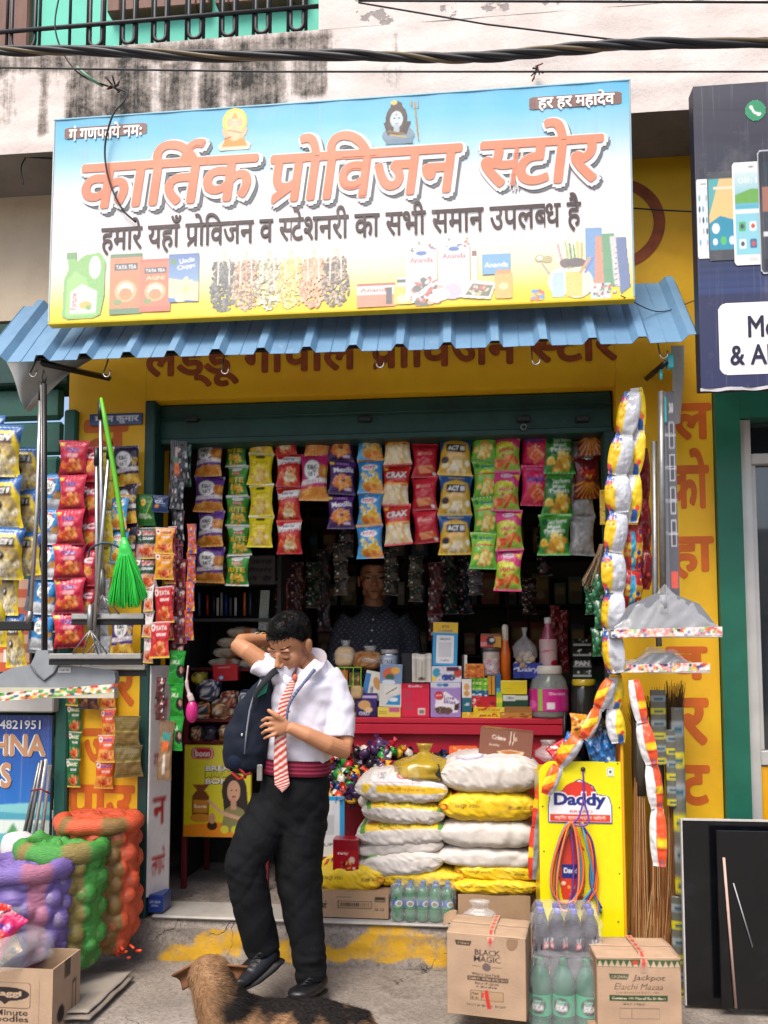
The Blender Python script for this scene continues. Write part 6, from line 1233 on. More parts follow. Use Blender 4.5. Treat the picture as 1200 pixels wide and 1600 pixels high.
o = thing('egg_bag', 'clear tied plastic bag of pale balls among the counter goods', 'bag', at(820, 1045, Yc+.06));
for i in range(9):
 obj('ball', MB().ell((S([-12, -4, 5, 12, -8, 2, 10, -3, 6][i], Yc), [0, -.03, -.02, .01, -.01, .0, -.02, .02, .01][i], S([6, 5, 6, 8, 14, 15, 15, 22, 22][i], Yc)), (S(6, Yc),)*3, 10, 8, hx(['#d8c4a4', '#b89a78', '#e0d4bc'][i % 3])), M_SOLID, o)
bag_film('film', o, (0, -.005, -.005), S(38, Yc), S(66, Yc), S(36, Yc), M_CLEAR, seed=2)
pk('dark blue crinkled packet under the bag of balls', (803, 1036, 847, 1060), Yc+.02, '#2a3a9a', ['#e8e8f0', '#1a2464', '#5a6ac8'], 'Dairy', '#d8dcf0', 7, dep=.07)
fbox('yellow_box', 'plain bright yellow box in the middle of the counter goods', 'box', (783, 1063, 823, 1085), Yc+.02, .06, Art(60, 34, '#f0d41e').rect(0, .9, 1, 1, '#f6e46a').rect(.1, .4, .5, .44, '#d8bc1a'), '#d8bc1c')
fbox('green_tin', 'dark green and white box under the yellow box', 'box', (786, 1086, 825, 1104), Yc+.015, .06, Art(60, 30, '#1f4a34').rect(0, .5, .5, 1, '#e4e4dc').rect(.5, .6, .98, .96, '#d8e0d0').text('Olive', .3, .75, .3, .26, '#2a5a3a'), '#1a3a2a')
fbox('brown_box', 'brown box lying under the dark green box', 'box', (787, 1104, 831, 1114), Yc+.012, .06, '#a8763c', '#8a5a2c')
jarlike('rose_bottle', 'tall bottle of rose syrup with white cap and pale label', 'bottle', 857, 968, 1050, Yc+.1, [(13, 1050), (13.5, 1046), (13.5, 1010), (12, 1000), (7, 985), (5, 976), (5, 970)], mat('rose_syrup', '#b0506a', .12, coat=.5), band=(1000, 1046, 13.8, Art(50, 60, '#dcb8b8').text('PATANJALI', .5, .6, .12, .8, '#b83a4a', 1.57).ell(.75, .2, .2, .12, '#b81f3a')), lid=[(5.5, 976), (5.8, 972), (5.6, 967), (4, 966)], lidc='#ece8e4')
jarlike('pickle_jar', 'large clear jar with white lid and magenta label at the right of the counter', 'jar', 858, 1048, 1126, Yc+.05, [(27, 1126), (29, 1122), (29.5, 1085), (26, 1068), (19, 1060), (18, 1056)], M_GLASS, z=Z, band=(1082, 1115, 30, Art(110, 60, '#cf2a8a').rect(.3, 0, .36, 1, '#8fc83a').ell(.14, .3, .12, .2, '#e86ab0').text('Sweet', .62, .8, .3, .14, '#f4d8e8').rect(.44, .1, .56, .4, '#f0e8ec').rect(.7, .1, .9, .7, '#d84a9a').rect(.9, 0, 1, 1, '#b81c74')), lid=[(20, 1060), (20.5, 1058), (20.5, 1050), (19, 1047)], lidc='#d8d2c8')
o = thing('jar_contents', 'brown sweets filling the bottom of the large magenta labelled jar', 'sweets', at(858, 1126, Yc+.05)); obj('sweets', MB().lathe([(S(26, Yc), S(2, Yc)), (S(27, Yc), S(40, Yc)), (S(10, Yc), S(44, Yc))], 20, hx('#8a5a50')), M_SOLID, o); o.location.z = Z
jarlike('glass_jar', 'dark glass jar with yellow lid at the far right of the counter', 'jar', 913, 1072, 1128, Yc+.06, [(19, 1128), (20, 1124), (20, 1090), (16, 1080), (15, 1078)], mat('dark_jar', '#3a3a36', .08, alpha=.75, coat=.6), z=Z, lid=[(17, 1080), (17.5, 1078), (17.5, 1071), (16, 1070)], lidc='#d8b82a')
for i in range(4):
 fbox('pan_masala_packet', ('lowest', 'second', 'third', 'topmost')[i]+' dark packet with silver print in the pile on the yellow lidded jar', 'packet', (896, 1050-16*i, 924, 1066-16*i), Yc+.07, .05, Art(50, 28, '#1a2420').rect(0, .2, 1, .4, '#8a948e').text('PAN', .5, .6, .8, .5, '#d8dcd8', 0, .06) if i == 1 else Art(50, 28, '#18201c').rect(0, .3, 1, .5, '#b8c0b8').specks(8, 0, .5, 1, 1, .06, ['#d8dcd8', '#3a4a40'], i), '#141a18', M_FOIL, b=.01, z=CZ+.001+S(58, Yc)+S(16, Yc)*i, rz=.1*(i-1), group='dark packets piled on the jar')
hstrip('bunch of dark red shiny sachets hanging behind the rose bottle', 866, 14, rows(948, 1045, 5), Yc+.2, q('#6a1418', ['#a8262c', '#3a0a0c', '#c84a44']), 'dr2', seed=71, thick=.4, cat='sachet strip', nm='sachet_strip')
hstrip('second bunch of dark red shiny sachets hanging right behind the rose bottle', 880, 13, rows(955, 1050, 5), Yc+.2, q('#6a1418', ['#a8262c', '#3a0a0c', '#c84a44']), 'dr2', seed=72, thick=.4, cat='sachet strip', nm='sachet_strip')
for i, (x, y0, y1, lb) in enumerate(((936, 895, 1025, 'strip of glossy dark green pouches at the right edge of the opening'), (925, 905, 960, 'short strip of glossy dark green pouches near the right edge of the opening'))):
 hstrip(lb, x, 22, rows(y0, y1, 3), .0+.04*i, q('#1a5a34', ['#4a9a6a', '#0e3a20', '#c8d8cc'], 30), 'dgr', seed=73+i, thick=.7, cat='hanging pack', nm='hanging_pack')
mb = MB(); g = random.Random(11)
for i in range(60):
 a = at(940+g.uniform(-3, 3), 850, .02); b = at(925+g.uniform(-16, 10), 912+g.uniform(-12, 12), .0+g.uniform(-.03, .03)); mb.tube([a, (a+b)/2+Vector((.005, 0, .0)), b], .0016, 3, hx(g.choice(['#8a7050', '#6a5238', '#a88a64'])), cap=False)
tag(obj('dry_grass_brush', mb, M_SOLID, world=True), 'small dry grass brush hanging at the right edge of the opening', 'brush', kind='thing')
fbox('yellow_card', 'narrow yellow printed card beside the dry grass brush', 'card', (938, 765, 948, 820), .02, .006, Art(20, 90, '#e8c04a').specks(20, 0, 0, 1, 1, .15, ['#c8902a', '#f4e09a', '#a8682a']), '#c8a03a')
# shelves at the back and left
rk = thing('wall_shelf', 'dark wooden wall shelves packed with goods behind the shopkeeper', 'shelf', (.2, 2.1, FLOORZ))
for z in (.55, .95, 1.32, 1.66, 2.0, 2.35): W_(rk, 'shelf_board', MB().box(XI0+.02, XI1-.02, 2.0, 2.29, FLOORZ+z-.02-.165+.0, FLOORZ+z-.165, b=.003), mat('dark_shelf', '#3a3630', .7, var=.2))
for x in np.linspace(XI0+.03, XI1-.03, 5): W_(rk, 'upright', MB().box(x-.012, x+.012, 1.98, 1.999, FLOORZ, 2.6), MATS['dark_shelf'])
g = random.Random(21); kinds = []
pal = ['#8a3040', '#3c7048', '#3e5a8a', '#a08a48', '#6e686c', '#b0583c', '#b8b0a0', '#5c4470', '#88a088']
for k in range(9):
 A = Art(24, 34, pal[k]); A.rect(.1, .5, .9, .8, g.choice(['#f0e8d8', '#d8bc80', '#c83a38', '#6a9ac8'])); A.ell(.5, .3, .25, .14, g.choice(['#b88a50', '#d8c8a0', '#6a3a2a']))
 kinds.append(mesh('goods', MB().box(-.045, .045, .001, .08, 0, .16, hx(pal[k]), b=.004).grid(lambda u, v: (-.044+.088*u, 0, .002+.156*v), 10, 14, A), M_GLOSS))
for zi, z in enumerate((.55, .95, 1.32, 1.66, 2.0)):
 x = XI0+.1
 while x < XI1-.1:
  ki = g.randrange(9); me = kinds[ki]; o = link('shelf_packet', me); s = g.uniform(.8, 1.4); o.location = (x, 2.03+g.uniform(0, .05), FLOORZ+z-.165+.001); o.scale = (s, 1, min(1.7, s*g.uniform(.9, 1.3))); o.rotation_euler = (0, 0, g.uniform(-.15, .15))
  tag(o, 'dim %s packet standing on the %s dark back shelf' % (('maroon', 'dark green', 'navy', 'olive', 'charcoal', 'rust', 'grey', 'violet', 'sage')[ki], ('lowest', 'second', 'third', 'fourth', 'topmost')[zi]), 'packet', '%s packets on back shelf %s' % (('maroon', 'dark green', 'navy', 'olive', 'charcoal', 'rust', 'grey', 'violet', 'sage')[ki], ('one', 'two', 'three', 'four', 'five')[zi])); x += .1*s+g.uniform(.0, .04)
g = random.Random(31)
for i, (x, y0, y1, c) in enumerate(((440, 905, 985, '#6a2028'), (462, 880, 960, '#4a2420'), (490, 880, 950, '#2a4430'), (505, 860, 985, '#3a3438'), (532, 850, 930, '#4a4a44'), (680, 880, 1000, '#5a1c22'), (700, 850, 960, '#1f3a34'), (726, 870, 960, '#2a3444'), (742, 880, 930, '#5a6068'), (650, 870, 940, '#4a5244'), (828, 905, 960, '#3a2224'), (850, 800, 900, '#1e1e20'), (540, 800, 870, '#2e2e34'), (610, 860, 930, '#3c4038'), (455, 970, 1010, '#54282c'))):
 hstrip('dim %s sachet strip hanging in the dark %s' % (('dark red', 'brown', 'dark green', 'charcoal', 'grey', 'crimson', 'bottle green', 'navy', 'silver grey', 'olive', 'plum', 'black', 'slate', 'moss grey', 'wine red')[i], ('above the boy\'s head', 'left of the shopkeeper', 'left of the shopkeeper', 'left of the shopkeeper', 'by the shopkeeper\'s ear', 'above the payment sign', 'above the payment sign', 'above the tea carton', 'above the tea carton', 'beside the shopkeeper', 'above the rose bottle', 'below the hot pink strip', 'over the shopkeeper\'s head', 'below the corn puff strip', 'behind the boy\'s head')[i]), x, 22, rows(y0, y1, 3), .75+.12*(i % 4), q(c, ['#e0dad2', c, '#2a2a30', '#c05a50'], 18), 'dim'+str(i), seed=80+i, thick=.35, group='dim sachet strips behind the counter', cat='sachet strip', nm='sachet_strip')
YL = .62
lr = thing('stationery_rack', 'dark open rack of pens and flour packs behind the red table', 'rack', (at(355, 1200, YL).x, YL, FLOORZ))
xa, xb = xof(296, 1000, YL), xof(432, 1000, YL)
for y in (910, 968, 1045): W_(lr, 'shelf', MB().box(xa, xb, YL, YL+.35, zof(360, y+3, YL), zof(360, y-2, YL), hx('#4a4c4e'), b=.002), M_SOLID)
W_(lr, 'back_board', MB().box(xa, xb, YL+.351, YL+.37, FLOORZ, zof(360, 862, YL), hx('#3a3834')), M_SOLID)
for x in (xa-.012, xb+.012): W_(lr, 'upright', MB().box(x-.01, x+.01, YL, YL+.349, FLOORZ, zof(360, 862, YL), hx('#2e2c2a')), M_SOLID)
nb = Art(150, 70, '#4e4c4a')
for j, t in enumerate(('यहाँ पर हर तरह', 'ऑर्डर पर तैयार', 'किये जाते हैं')): nb.text([t], .52, .8-.3*j, .9, .2, '#16161a', 0, .03)
o = thing('hindi_notice', 'grey notice with black Hindi lines above the pens in the left rack', 'notice', at(365, 912, YL-.01)); p0, p1 = at(300, 914, YL-.01), at(430, 868, YL-.01)
W_(o, 'sheet', MB().grid(lambda u, v: (p0.x+(p1.x-p0.x)*u, YL-.012, p0.z+(p1.z-p0.z)*v), 100, 40, nb).box(p0.x, p1.x, YL-.011, YL-.006, p0.z, p1.z, hx('#4e4c4a')), M_PAPER)
for i, (x, c) in enumerate(((311, '#5a6a8a'), (324, '#c02a2a'), (340, '#d8d4c8'), (346, '#8a929a'), (353, '#2a3a9a'), (368, '#d0ccd8'), (382, '#e0701c'), (334, '#2a2a3a'), (360, '#5a5a60'), (391, '#3a4a6a'))):
 a, b = at(x, 962, YL+.06), at(x, 926+4*(i % 3), YL+.06); tag(obj('pen', MB().tube([a, b], S(2.2, YL), 8, hx(c)), M_GLOSS, world=True), ('grey blue', 'red', 'cream and gold', 'silver', 'royal blue', 'white', 'orange', 'black', 'slate grey', 'steel blue')[i]+' upright pen on the rack shelf under the grey Hindi notice', 'pen')
o = fbox('clear_ruler', 'clear pale ruler pack leaning at the right of the pens', 'ruler', (403, 922, 418, 985), YL+.02, .004, '#a8b4c0', '#98a4b0', MATS['jar_plastic'], ry=.05)
def pillow(name, label, cat, px, Y, dep, A, col, seed=1, z=None, m=M_WOVEN, group=None, rz=0, ry=0, nu=44, pin=.5, sag=.0):
 x0, y0, x1, y1 = px; c = at((x0+x1)/2, y1, Y); w = S(x1-x0, Y); h = at(0, y0, Y).z-at(0, y1, Y).z
 if z is not None: c.z = z
 c.y = Y+dep/2
 g_ = lambda *a: mnoise.noise(a)
 def f(lo, hi):
  def fn(u, v):
   qx = 2*u-1; r = max(0.0, 1-abs(qx)**3.2)**.5; rr = .06+.94*r; t_ = -1+1.95*v/.7; a = (-math.pi-math.asin(math.copysign(abs(t_)**1.67, t_)) if v < .7 else -math.pi-1.16-(math.pi/2-1.16)*(v-.7)/.3) if lo < 0 and hi < lo else lo+(hi-lo)*v; sq = lambda t, e: math.copysign(abs(t)**e, t)
   y = dep/2*sq(math.cos(a), .55)*(1-.18*abs(qx)**6); zz = h/2*sq(math.sin(a), .6)*rr
   n = g_(qx*w*11+seed, math.cos(a)*2.2, math.sin(a)*1.6+seed)*.008+g_(qx*w*26+math.sin(a)*4+seed, math.cos(a)*3, math.sin(a)*3)*.0035+abs(g_(qx*w*10+seed*2, math.sin(a)*2.5, 3))*.005-abs(g_(qx*w*20*(1+abs(qx)), math.sin(a)*2, seed))*.008*abs(qx)**2
   x = w/2*qx*(1-.05*(1-abs(math.sin(a)))*0)
   return (x+.006*g_(a*2, qx*3, seed), y+n*math.cos(a), h/2+zz+n*math.sin(a)*1.0-sag*h*(qx*qx)*.3)
  return fn
 mb = MB()
 if A is not None: mb.grid(f(-math.pi/2-.0, -3*math.pi/2), nu, 64 if nu > 50 else 30, A, uv=(0, .15, 1, 1.12) if nu > 50 and col == '#dad2ca' else None)
 else: mb.grid(f(-math.pi/2, -3*math.pi/2), nu, 20, None, hx(col))
 mb.grid(f(math.pi/2, -math.pi/2), nu//2, 10, None, hx(col))
 o = obj(name, mb, m); o.location = c; o.rotation_euler = (0, ry, rz); return tag(o, label, cat, group)
for i, p in enumerate(((322, 1028, 372, 1045), (330, 1012, 382, 1028), (336, 996, 392, 1013), (352, 980, 402, 997), (372, 1030, 424, 1046), (392, 1000, 428, 1030))):
 A = Art(60, 30, '#c8b49a'); A.rect(.6, 0, .8, 1, '#b8643a'); A.rect(0, .4, .3, .6, '#d8c8b0')
 pillow('flour_pack', ('lowest flour pack in the pile', 'second flour pack from the bottom of the pile', 'third flour pack from the bottom of the pile', 'topmost flour pack of the pile', 'flour pack lying alone by the boy\'s raised elbow', 'flour pack leaning beside the top of the pile')[i]+' on the stationery rack', 'flour', p, YL+.03, .14, A, '#b8a48a', i, m=M_WOVEN, group='flour packs on the stationery rack', nu=24)
YP = .42
tb = thing('red_table', 'low dark red table carrying biscuits at the left inside the shop', 'table', (xof(335, 1300, YP), YP+.2, FLOORZ))
t0, t1 = xof(284, 1160, YP), xof(420, 1160, YP)
M_MAR = mat('maroon_paint', '#6a1420', .5, var=.15, dirt=.2)
for y in (1125, 1160): W_(tb, 'shelf', MB().box(t0, t1, YP+.02, YP+.4, zof(340, y+4, YP), zof(340, y-3, YP), b=.003), M_MAR)
W_(tb, 'shelf', MB().box(t0, t1, YP+.16, YP+.4, zof(340, 1050, YP), zof(340, 1044, YP), b=.003), M_MAR)
for x in (t0+.012, t1-.012):
 for y in (YP+.03, YP+.385): W_(tb, 'leg', MB().box(x-.012, x+.012, y-.012, y+.012, FLOORZ+.004, zof(340, 1045, YP), b=.002), M_MAR)
A = Art(190, 270, '#d8cc1c'); A.grad('#e8962a', '#d8cc1c', 0, .16); A.grad('#d8cc1c', '#e2d83a', .16, 1); A.poly([(0, 0), (1, 0), (1, .1), (.5, .16), (0, .12)], '#e88a1e')
A.rrect(.1, .85, .44, .98, .06, '#c01c2c'); A.rrect(.115, .858, .425, .972, .05, '#d8d0c8'); A.rrect(.13, .864, .41, .966, .05, '#c01c2c'); A.text('bonn', .27, .915, .22, .07, '#f8f4f0', 0, .02)
for t, y, c in (('BREAD', .755, '#f6f2ea'), ('MATLAB', .685, '#d8d42a'), ('BONN', .61, '#f6f2ea')):
 A.text(t, .56, y-.004, .5, .065, '#2a241a', .05, .09); A.text(t, .56, y, .48, .055, c, .05, .03)
A.poly([(.12, .2), (.12, .44), (.18, .5), (.32, .5), (.38, .44), (.38, .2)], '#7a4420'); A.rect(.14, .26, .36, .4, '#c8862c'); A.text('bonn', .25, .33, .18, .04, '#f2e2c0'); A.poly([(.2, .5), (.12, .57), (.38, .57), (.3, .5)], '#8a4a2a'); A.ell(.25, .2, .16, .05, '#c8882c')
A.ell(.76, .5, .19, .2, '#241812'); A.poly([(.58, .5), (.62, .2), (.98, .2), (.95, .5)], '#241812'); A.ell(.75, .5, .1, .12, '#d8a684'); A.poly([(.56, .06), (.62, .3), (.74, .36), (.9, .3), (1, .1), (1, .06)], '#8a8450'); A.rect(.71, .3, .79, .42, '#cf9a78'); A.line(.36, .4, .58, .26, .05, '#d8a684'); A.line(.58, .26, .86, .2, .06, '#d8a684')
A.ell(.72, .51, .014, .008, '#2a1a14'); A.ell(.79, .51, .014, .008, '#2a1a14'); A.ell(.755, .44, .03, .012, '#b04a4a'); A.ell(.43, .12, .08, .05, '#3a2418'); A.ell(.43, .2, .05, .06, '#c8906a'); A.ell(.62, .08, .06, .045, '#d8d43a'); A.ell(.78, .08, .06, .045, '#d8d43a')
p0, p1 = at(287, 1306, YP-.01), at(392, 1166, YP-.01)
o = thing('bread_poster', 'yellow bread advertisement panel with red oval mark on the front of the red table', 'poster', ((p0.x+p1.x)/2, YP-.01, p0.z))
W_(o, 'printed_face', MB().grid(lambda u, v: (p0.x+(p1.x-p0.x)*u, YP-.012+.0006*math.sin(u*9), p0.z+(p1.z-p0.z)*v), 90, 130, A), M_GLOSS); W_(o, 'board', MB().box(p0.x-.004, p1.x+.004, YP-.010, YP+.01, p0.z-.004, p1.z+.004, hx('#c8b42a'), b=.002), M_SOLID)
fbox('red_biscuit_box', 'glossy red box with blue seal lying on the biscuits of the red table', 'box', (333, 1038, 372, 1064), YP+.06, .1, Art(80, 56, '#b81420').rect(.2, .8, .7, .84, '#e8b8b8').ell(.32, .2, .12, .16, '#2a4a9a').ell(.32, .2, .08, .1, '#d8d8e8'), '#9a1420', ry=-.06, rz=.15)
g = random.Random(41); sp_ = []
for i, (p, bg, cs) in enumerate((((308, 1062, 345, 1096), '#26345a', ['#d8d4d0', '#1a2444']), ((345, 1080, 372, 1108), '#6a2a2a', ['#c87a4a', '#e8d8c0']), ((372, 1078, 402, 1112), '#20243a', ['#c8ccd0', '#3a4a6a']), ((306, 1096, 334, 1124), '#2a2024', ['#e0802c', '#c8ccc8']), ((330, 1092, 368, 1124), '#8a5a34', ['#e8c08a', '#3a2418', '#e8e0d8']), ((378, 1104, 412, 1124), '#b86a6a', ['#e8c8c0', '#7a2a30']), ((302, 1050, 322, 1070), '#b8a83a', ['#3a3a2a']), ((318, 1134, 342, 1158), '#1e1c2a', ['#4a4a6a']), ((342, 1132, 376, 1160), '#9a6a3a', ['#3a2418', '#e8d8b8']), ((300, 1134, 318, 1160), '#7a4a34', ['#2a1a14', '#d8b890']))):
 lump('biscuit_packet', ('navy and white striped', 'brown red', 'dark navy and silver', 'black and orange', 'brown loaf shaped', 'dusty pink', 'small olive', 'dotted dark blue', 'brown and cream', 'chocolate brown')[i]+' biscuit packet on the red table', 'biscuits', p, YP+.06, .12, bg, M_FOIL, i, specks=[bg]+cs)
# sacks, cartons and bottles in front of the counter
YK = .08
def sackart(kind, seed=1):
 A = Art(260, 150, '#dad2ca'); g = random.Random(seed)
 if kind == 'top':       # red outlined print on the upper face, yellow band over the front
  A.rect(.18, .62, .96, 1, '#ece6e2'); A.rect(.2, .66, .94, .675, '#c83a5a'); A.rect(.36, .62, .365, 1, '#c83a5a'); A.rect(.62, .62, .625, 1, '#b03a6a'); A.ell(.52, .82, .07, .1, '#d83a5a'); A.ell(.52, .82, .05, .07, '#ece6e2'); A.text('150', .29, .8, .09, .16, '#8a7a8a'); A.text('ATTA', .74, .82, .16, .12, '#c03a5a')
  A.poly([(.1, .66), (.2, .62), (.14, .4), (.08, .44)], '#f0c82a'); A.rect(.24, .44, 1, .6, '#f2c41e'); A.text(['चक्की फ्रेश आटा'], .56, .52, .42, .10, '#b86a1a', 0, .02)
 elif kind == 'green':
  A.rect(.06, .62, .98, 1, '#e8e2dc'); A.rect(.06, .6, .12, 1, '#5a9a3c'); A.rect(.12, .64, .98, .8, '#f2c41e'); A.rect(.14, .8, .98, 1, '#ece6e2'); A.rect(.14, .8, .98, .815, '#c83a5a'); A.text(['शुद्ध आटा सुपर फाइन'], .56, .72, .6, .1, '#5a7a1c', 0, .02); A.ell(.3, .9, .06, .07, '#c83a5a'); A.ell(.3, .9, .045, .05, '#ece6e2'); A.rect(.9, .62, .98, .8, '#5a9a3c')
 elif kind == 'edge':
  A.rect(.12, .78, .9, .9, '#e8c02a'); A.rect(.1, .74, .26, .92, '#6aa04a'); A.text(['आटा आटा'], .55, .84, .4, .06, '#8a6a1c')
 elif kind == 'line':
  A.rect(.05, .72, 1, .728, '#4a3a6a'); A.ell(.3, .84, .14, .07, '#8a7ab0'); A.ell(.3, .84, .125, .055, '#e6dfdc'); A.rect(.04, .8, 1, .805, '#8a80a8')
 elif kind == 'yellow':
  A = Art(260, 150, '#efc716'); A.grad('#e8bc12', '#f2d024', 0, 1)
  A.text(['मदर हीरा'], .3, .4, .26, .12, '#7a5a14', 3.14, .02); A.text(['शुद्ध अनाज'], .82, .4, .24, .12, '#7a5a14', 3.14, .02); A.ell(.05, .36, .05, .12, '#c8501c'); A.ell(.05, .36, .032, .08, '#e8b42a'); A.ell(.96, .36, .05, .12, '#c8501c'); A.ell(.96, .36, .032, .08, '#e8b42a')
  A.rect(.14, .66, .2, .9, '#b8281e'); A.ell(.25, .78, .03, .1, '#3a3a3a'); A.rect(.3, .7, .38, .9, '#e8e0c8')
  for i in range(14): A.rect(.5+i*.03, .62, .505+i*.03, .9, '#d8a8a0' if i == 2 else '#e2b81a')
 return A
GSK = 'grain sacks stacked before the counter'
def sack(label, px, kind, Y=YK, dep=.36, seed=1, rz=0, ry=0, name='grain_sack'):
 o = pillow(name, label, 'sack', px, Y, dep, sackart(kind, seed) if kind else None, '#efc716' if kind == 'yellow' else '#dad2ca', seed, group=GSK, rz=rz, ry=ry, nu=90 if kind else 50); return o
sack('yellow sack lying lowest at the left by the boy\'s leg, on the printed carton', (488, 1352, 598, 1401), 'yellow', YK-.03, .34, 1)
sack('yellow sack with inverted lettering under the left column of white sacks', (588, 1362, 732, 1392), 'yellow', YK, .36, 2, ry=-.03)
sack('bottom yellow sack under the right column, resting above the open carton', (700, 1376, 842, 1403), 'yellow', YK-.02, .36, 3)
sack('second yellow sack from the bottom of the right column', (712, 1352, 842, 1382), 'yellow', YK, .36, 4, ry=.02)
sack('lowest white sack of the left column with a worn yellow strip on top', (556, 1332, 694, 1376), 'edge', YK-.01, .36, 5, ry=-.10)
sack('plain thin white sack, second from bottom of the left column', (554, 1312, 694, 1344), None, YK+.01, .36, 6, ry=-.09)
sack('white sack with green and yellow top edge, middle of the left column', (556, 1284, 700, 1330), 'green', YK, .36, 7, ry=-.06)
sack('white sack with green edged yellow band, second from top of the left column', (563, 1252, 694, 1294), 'green', YK-.01, .36, 8, ry=.03)
sack('topmost white sack of the left column with red print and yellow band', (552, 1212, 698, 1262), 'top', YK-.02, .38, 9, ry=.02)
sack('lower plain white sack of the right column', (684, 1326, 842, 1364), None, YK+.0, .36, 10, ry=.02)
sack('upper plain white sack of the right column under the full yellow one', (686, 1285, 842, 1332), None, YK-.01, .36, 11)
sack('fat yellow sack with inverted lettering in the right column', (686, 1240, 840, 1290), 'yellow', YK-.015, .37, 12)
sack('largest white sack on top of the right column, under the brown biscuit box', (690, 1184, 848, 1246), 'line', YK-.02, .40, 13, ry=-.03)
def carton_mat_art(W, H, fn=None, bg='#a98a6c'):
 A = Art(W, H, bg);
 if fn: fn(A)
 return A
def c1(A):
 A.rect(.32, .38, .78, .68, '#2a2420'); A.rect(.335, .41, .765, .65, '#a98a6c')
 for i in range(15): A.rect(.36+i*.026, .46, .372+i*.026, .6, '#2a2420')
 A.text('Rusk', .1, .5, .16, .3, '#1a1614', .0, .03, .3); A.rect(.82, .66, .96, .86, '#3a3028'); A.rect(.83, .7, .95, .72, '#a98a6c'); A.text('S.R 120', .88, .35, .12, .1, '#3a3028'); A.rect(.3, .8, .5, .83, '#4a3e34')
def cardboard(name, label, px, Y, dep, fn, side='#9c7d60', rz=0, z=None, bg='#a98a6c', top=None):
 o = fbox(name, label, 'carton', px, Y, dep, carton_mat_art(max(60, px[2]-px[0]), max(40, px[3]-px[1]), fn, bg), side, M_CARD, z=z, rz=rz, b=.004, top=top); return o
zf = FLOORZ+.023
cardboard('printed_carton', 'flat brown carton with black barcode panel under the yellow sack beside the boy', (490, 1400, 607, 1440), YK-.06, .3, c1, z=zf)
o = thing('sack_crate', 'low wooden crate hidden under the stacked grain sacks', 'crate', (xof(700, 1400, YK), YK+.25, zf)); W_(o, 'crate', MB().box(xof(612, 1400, YK)+.0, xof(842, 1400, YK), YK+.10, YK+.42, zf, at(700, 1402, YK).z-.002, hx('#8a6a4a'), b=.004), M_CARD)
M_GBOT = mat('green_bottle', '#1f8a52', .1, trans=.35, var=.05, coat=.6); M_WBOT = mat('clear_bottle', '#4a4c5c', .08, alpha=.55, var=0, coat=.8); M_TBOT = mat('teal_bottle', '#1f7a5c', .1, trans=.3, var=.05, coat=.6)
M_SHRINK = mat('shrink_wrap', '#f4f0f4', .1, var=0, alpha=.16, spec=1.0, bump=1.0, bscale=14, coat=1.0)
def bottle(parent, p, r, h, m, labart, capc, liquid=None, key='b'):
 k = ('bot', key)
 if k not in _pk:
  H = 1.0
  _pk[k] = (mesh('bottle', MB().lathe([(.8, 0), (1, .04), (1, .26), (.95, .3), (1, .35), (1, .70), (.93, .78), (.62, .87), (.36, .92), (.34, .95)], 18, (.5, .5, .5)), m),
    mesh('label', MB().grid(lambda u, v: (1.03*math.cos(2*math.pi*u), 1.03*math.sin(2*math.pi*u), .36+.24*v), 48, 14, labart), M_GLOSS), mesh('cap', MB().lathe([(.42, .92), (.44, .93), (.44, .985), (.38, 1.0)], 14, hx(capc)), M_GLOSS),
    mesh('drink', MB().lathe([(.75, .02), (.96, .05), (.96, .62), (.8, .72)], 16, hx(liquid)), M_SOLID) if liquid else None)
 o = link('bottle', _pk[k][0], parent); o.location = p; o.scale = (r, r, h); o.rotation_euler = (0, 0, random.uniform(-.6, .6))
 for nme, me in zip(('label', 'cap', 'drink'), _pk[k][1:]):
  if me: link(nme, me, o)
 return o
def wrap(root, w, d, h, seed, m=None, z0=0):
 def f(u, v):
  a = 2*math.pi*u; sq = lambda t, e=.35: math.copysign(abs(t)**e, t); t = v
  k = 1-.16*max(0, (t-.75)/.25)**2; n = mnoise.noise((math.cos(a)*4, math.sin(a)*4, t*5+seed))*.012+mnoise.noise((math.cos(a)*11, math.sin(a)*11, t*12+seed))*.004
  return ((w/2*k+n)*sq(math.cos(a)), (d/2*k+n)*sq(math.sin(a)), z0+h*t)
 mb = MB().grid(f, 64, 20, None, (.8, .8, .8)); n0 = len(mb.v)
 mb.grid(lambda u, v: (w*.84*(u-.5), d*.84*(v-.5), z0+h+.008*mnoise.noise((u*6, v*6, seed))), 16, 10, None, (.8, .8, .8)); return obj('shrink_film', mb, m or M_SHRINK, root)
def bottle_pack(name, label, px, Y, nx, ny, m, lab, capc, key, liquid=None, z=None):
 x0, y0, x1, y1 = px; c = at((x0+x1)/2, y1, Y); w = S(x1-x0, Y); h = at(0, y0, Y).z-at(0, y1, Y).z; r = w/nx/2
 if z is not None: c.z = z
 root = thing(name, label, 'bottle pack', (c.x, Y+r*ny, c.z))
 for j in range(ny):
  for i in range(nx): bottle(root, (-w/2+r+2*r*i, -r*ny+r+2*r*j, .001), r*.96, h, m, lab, capc, liquid, key)
 wrap(root, w*1.05, 2*r*ny*1.1, h*1.03, len(label)); return root
L7 = Art(90, 30, '#1f5aa0'); L7.rect(0, 0, 1, .2, '#1f8a4a')
for i in range(3): L7.ell(.17+.33*i, .55, .1, .34, '#d8e8e0'); L7.ell(.17+.33*i, .55, .07, .24, '#2a8a4a'); L7.text('7UP', .17+.33*i, .55, .12, .3, '#e83a2a')
bottle_pack('bottle_pack', 'shrink wrapped pack of green bottles with blue labels under the sacks', (612, 1392, 708, 1446), YK-.09, 5, 2, M_GBOT, L7, '#2a6ab0', '7up', '#2a9a4a', z=zf)
LT = Art(90, 30, '#16181e');
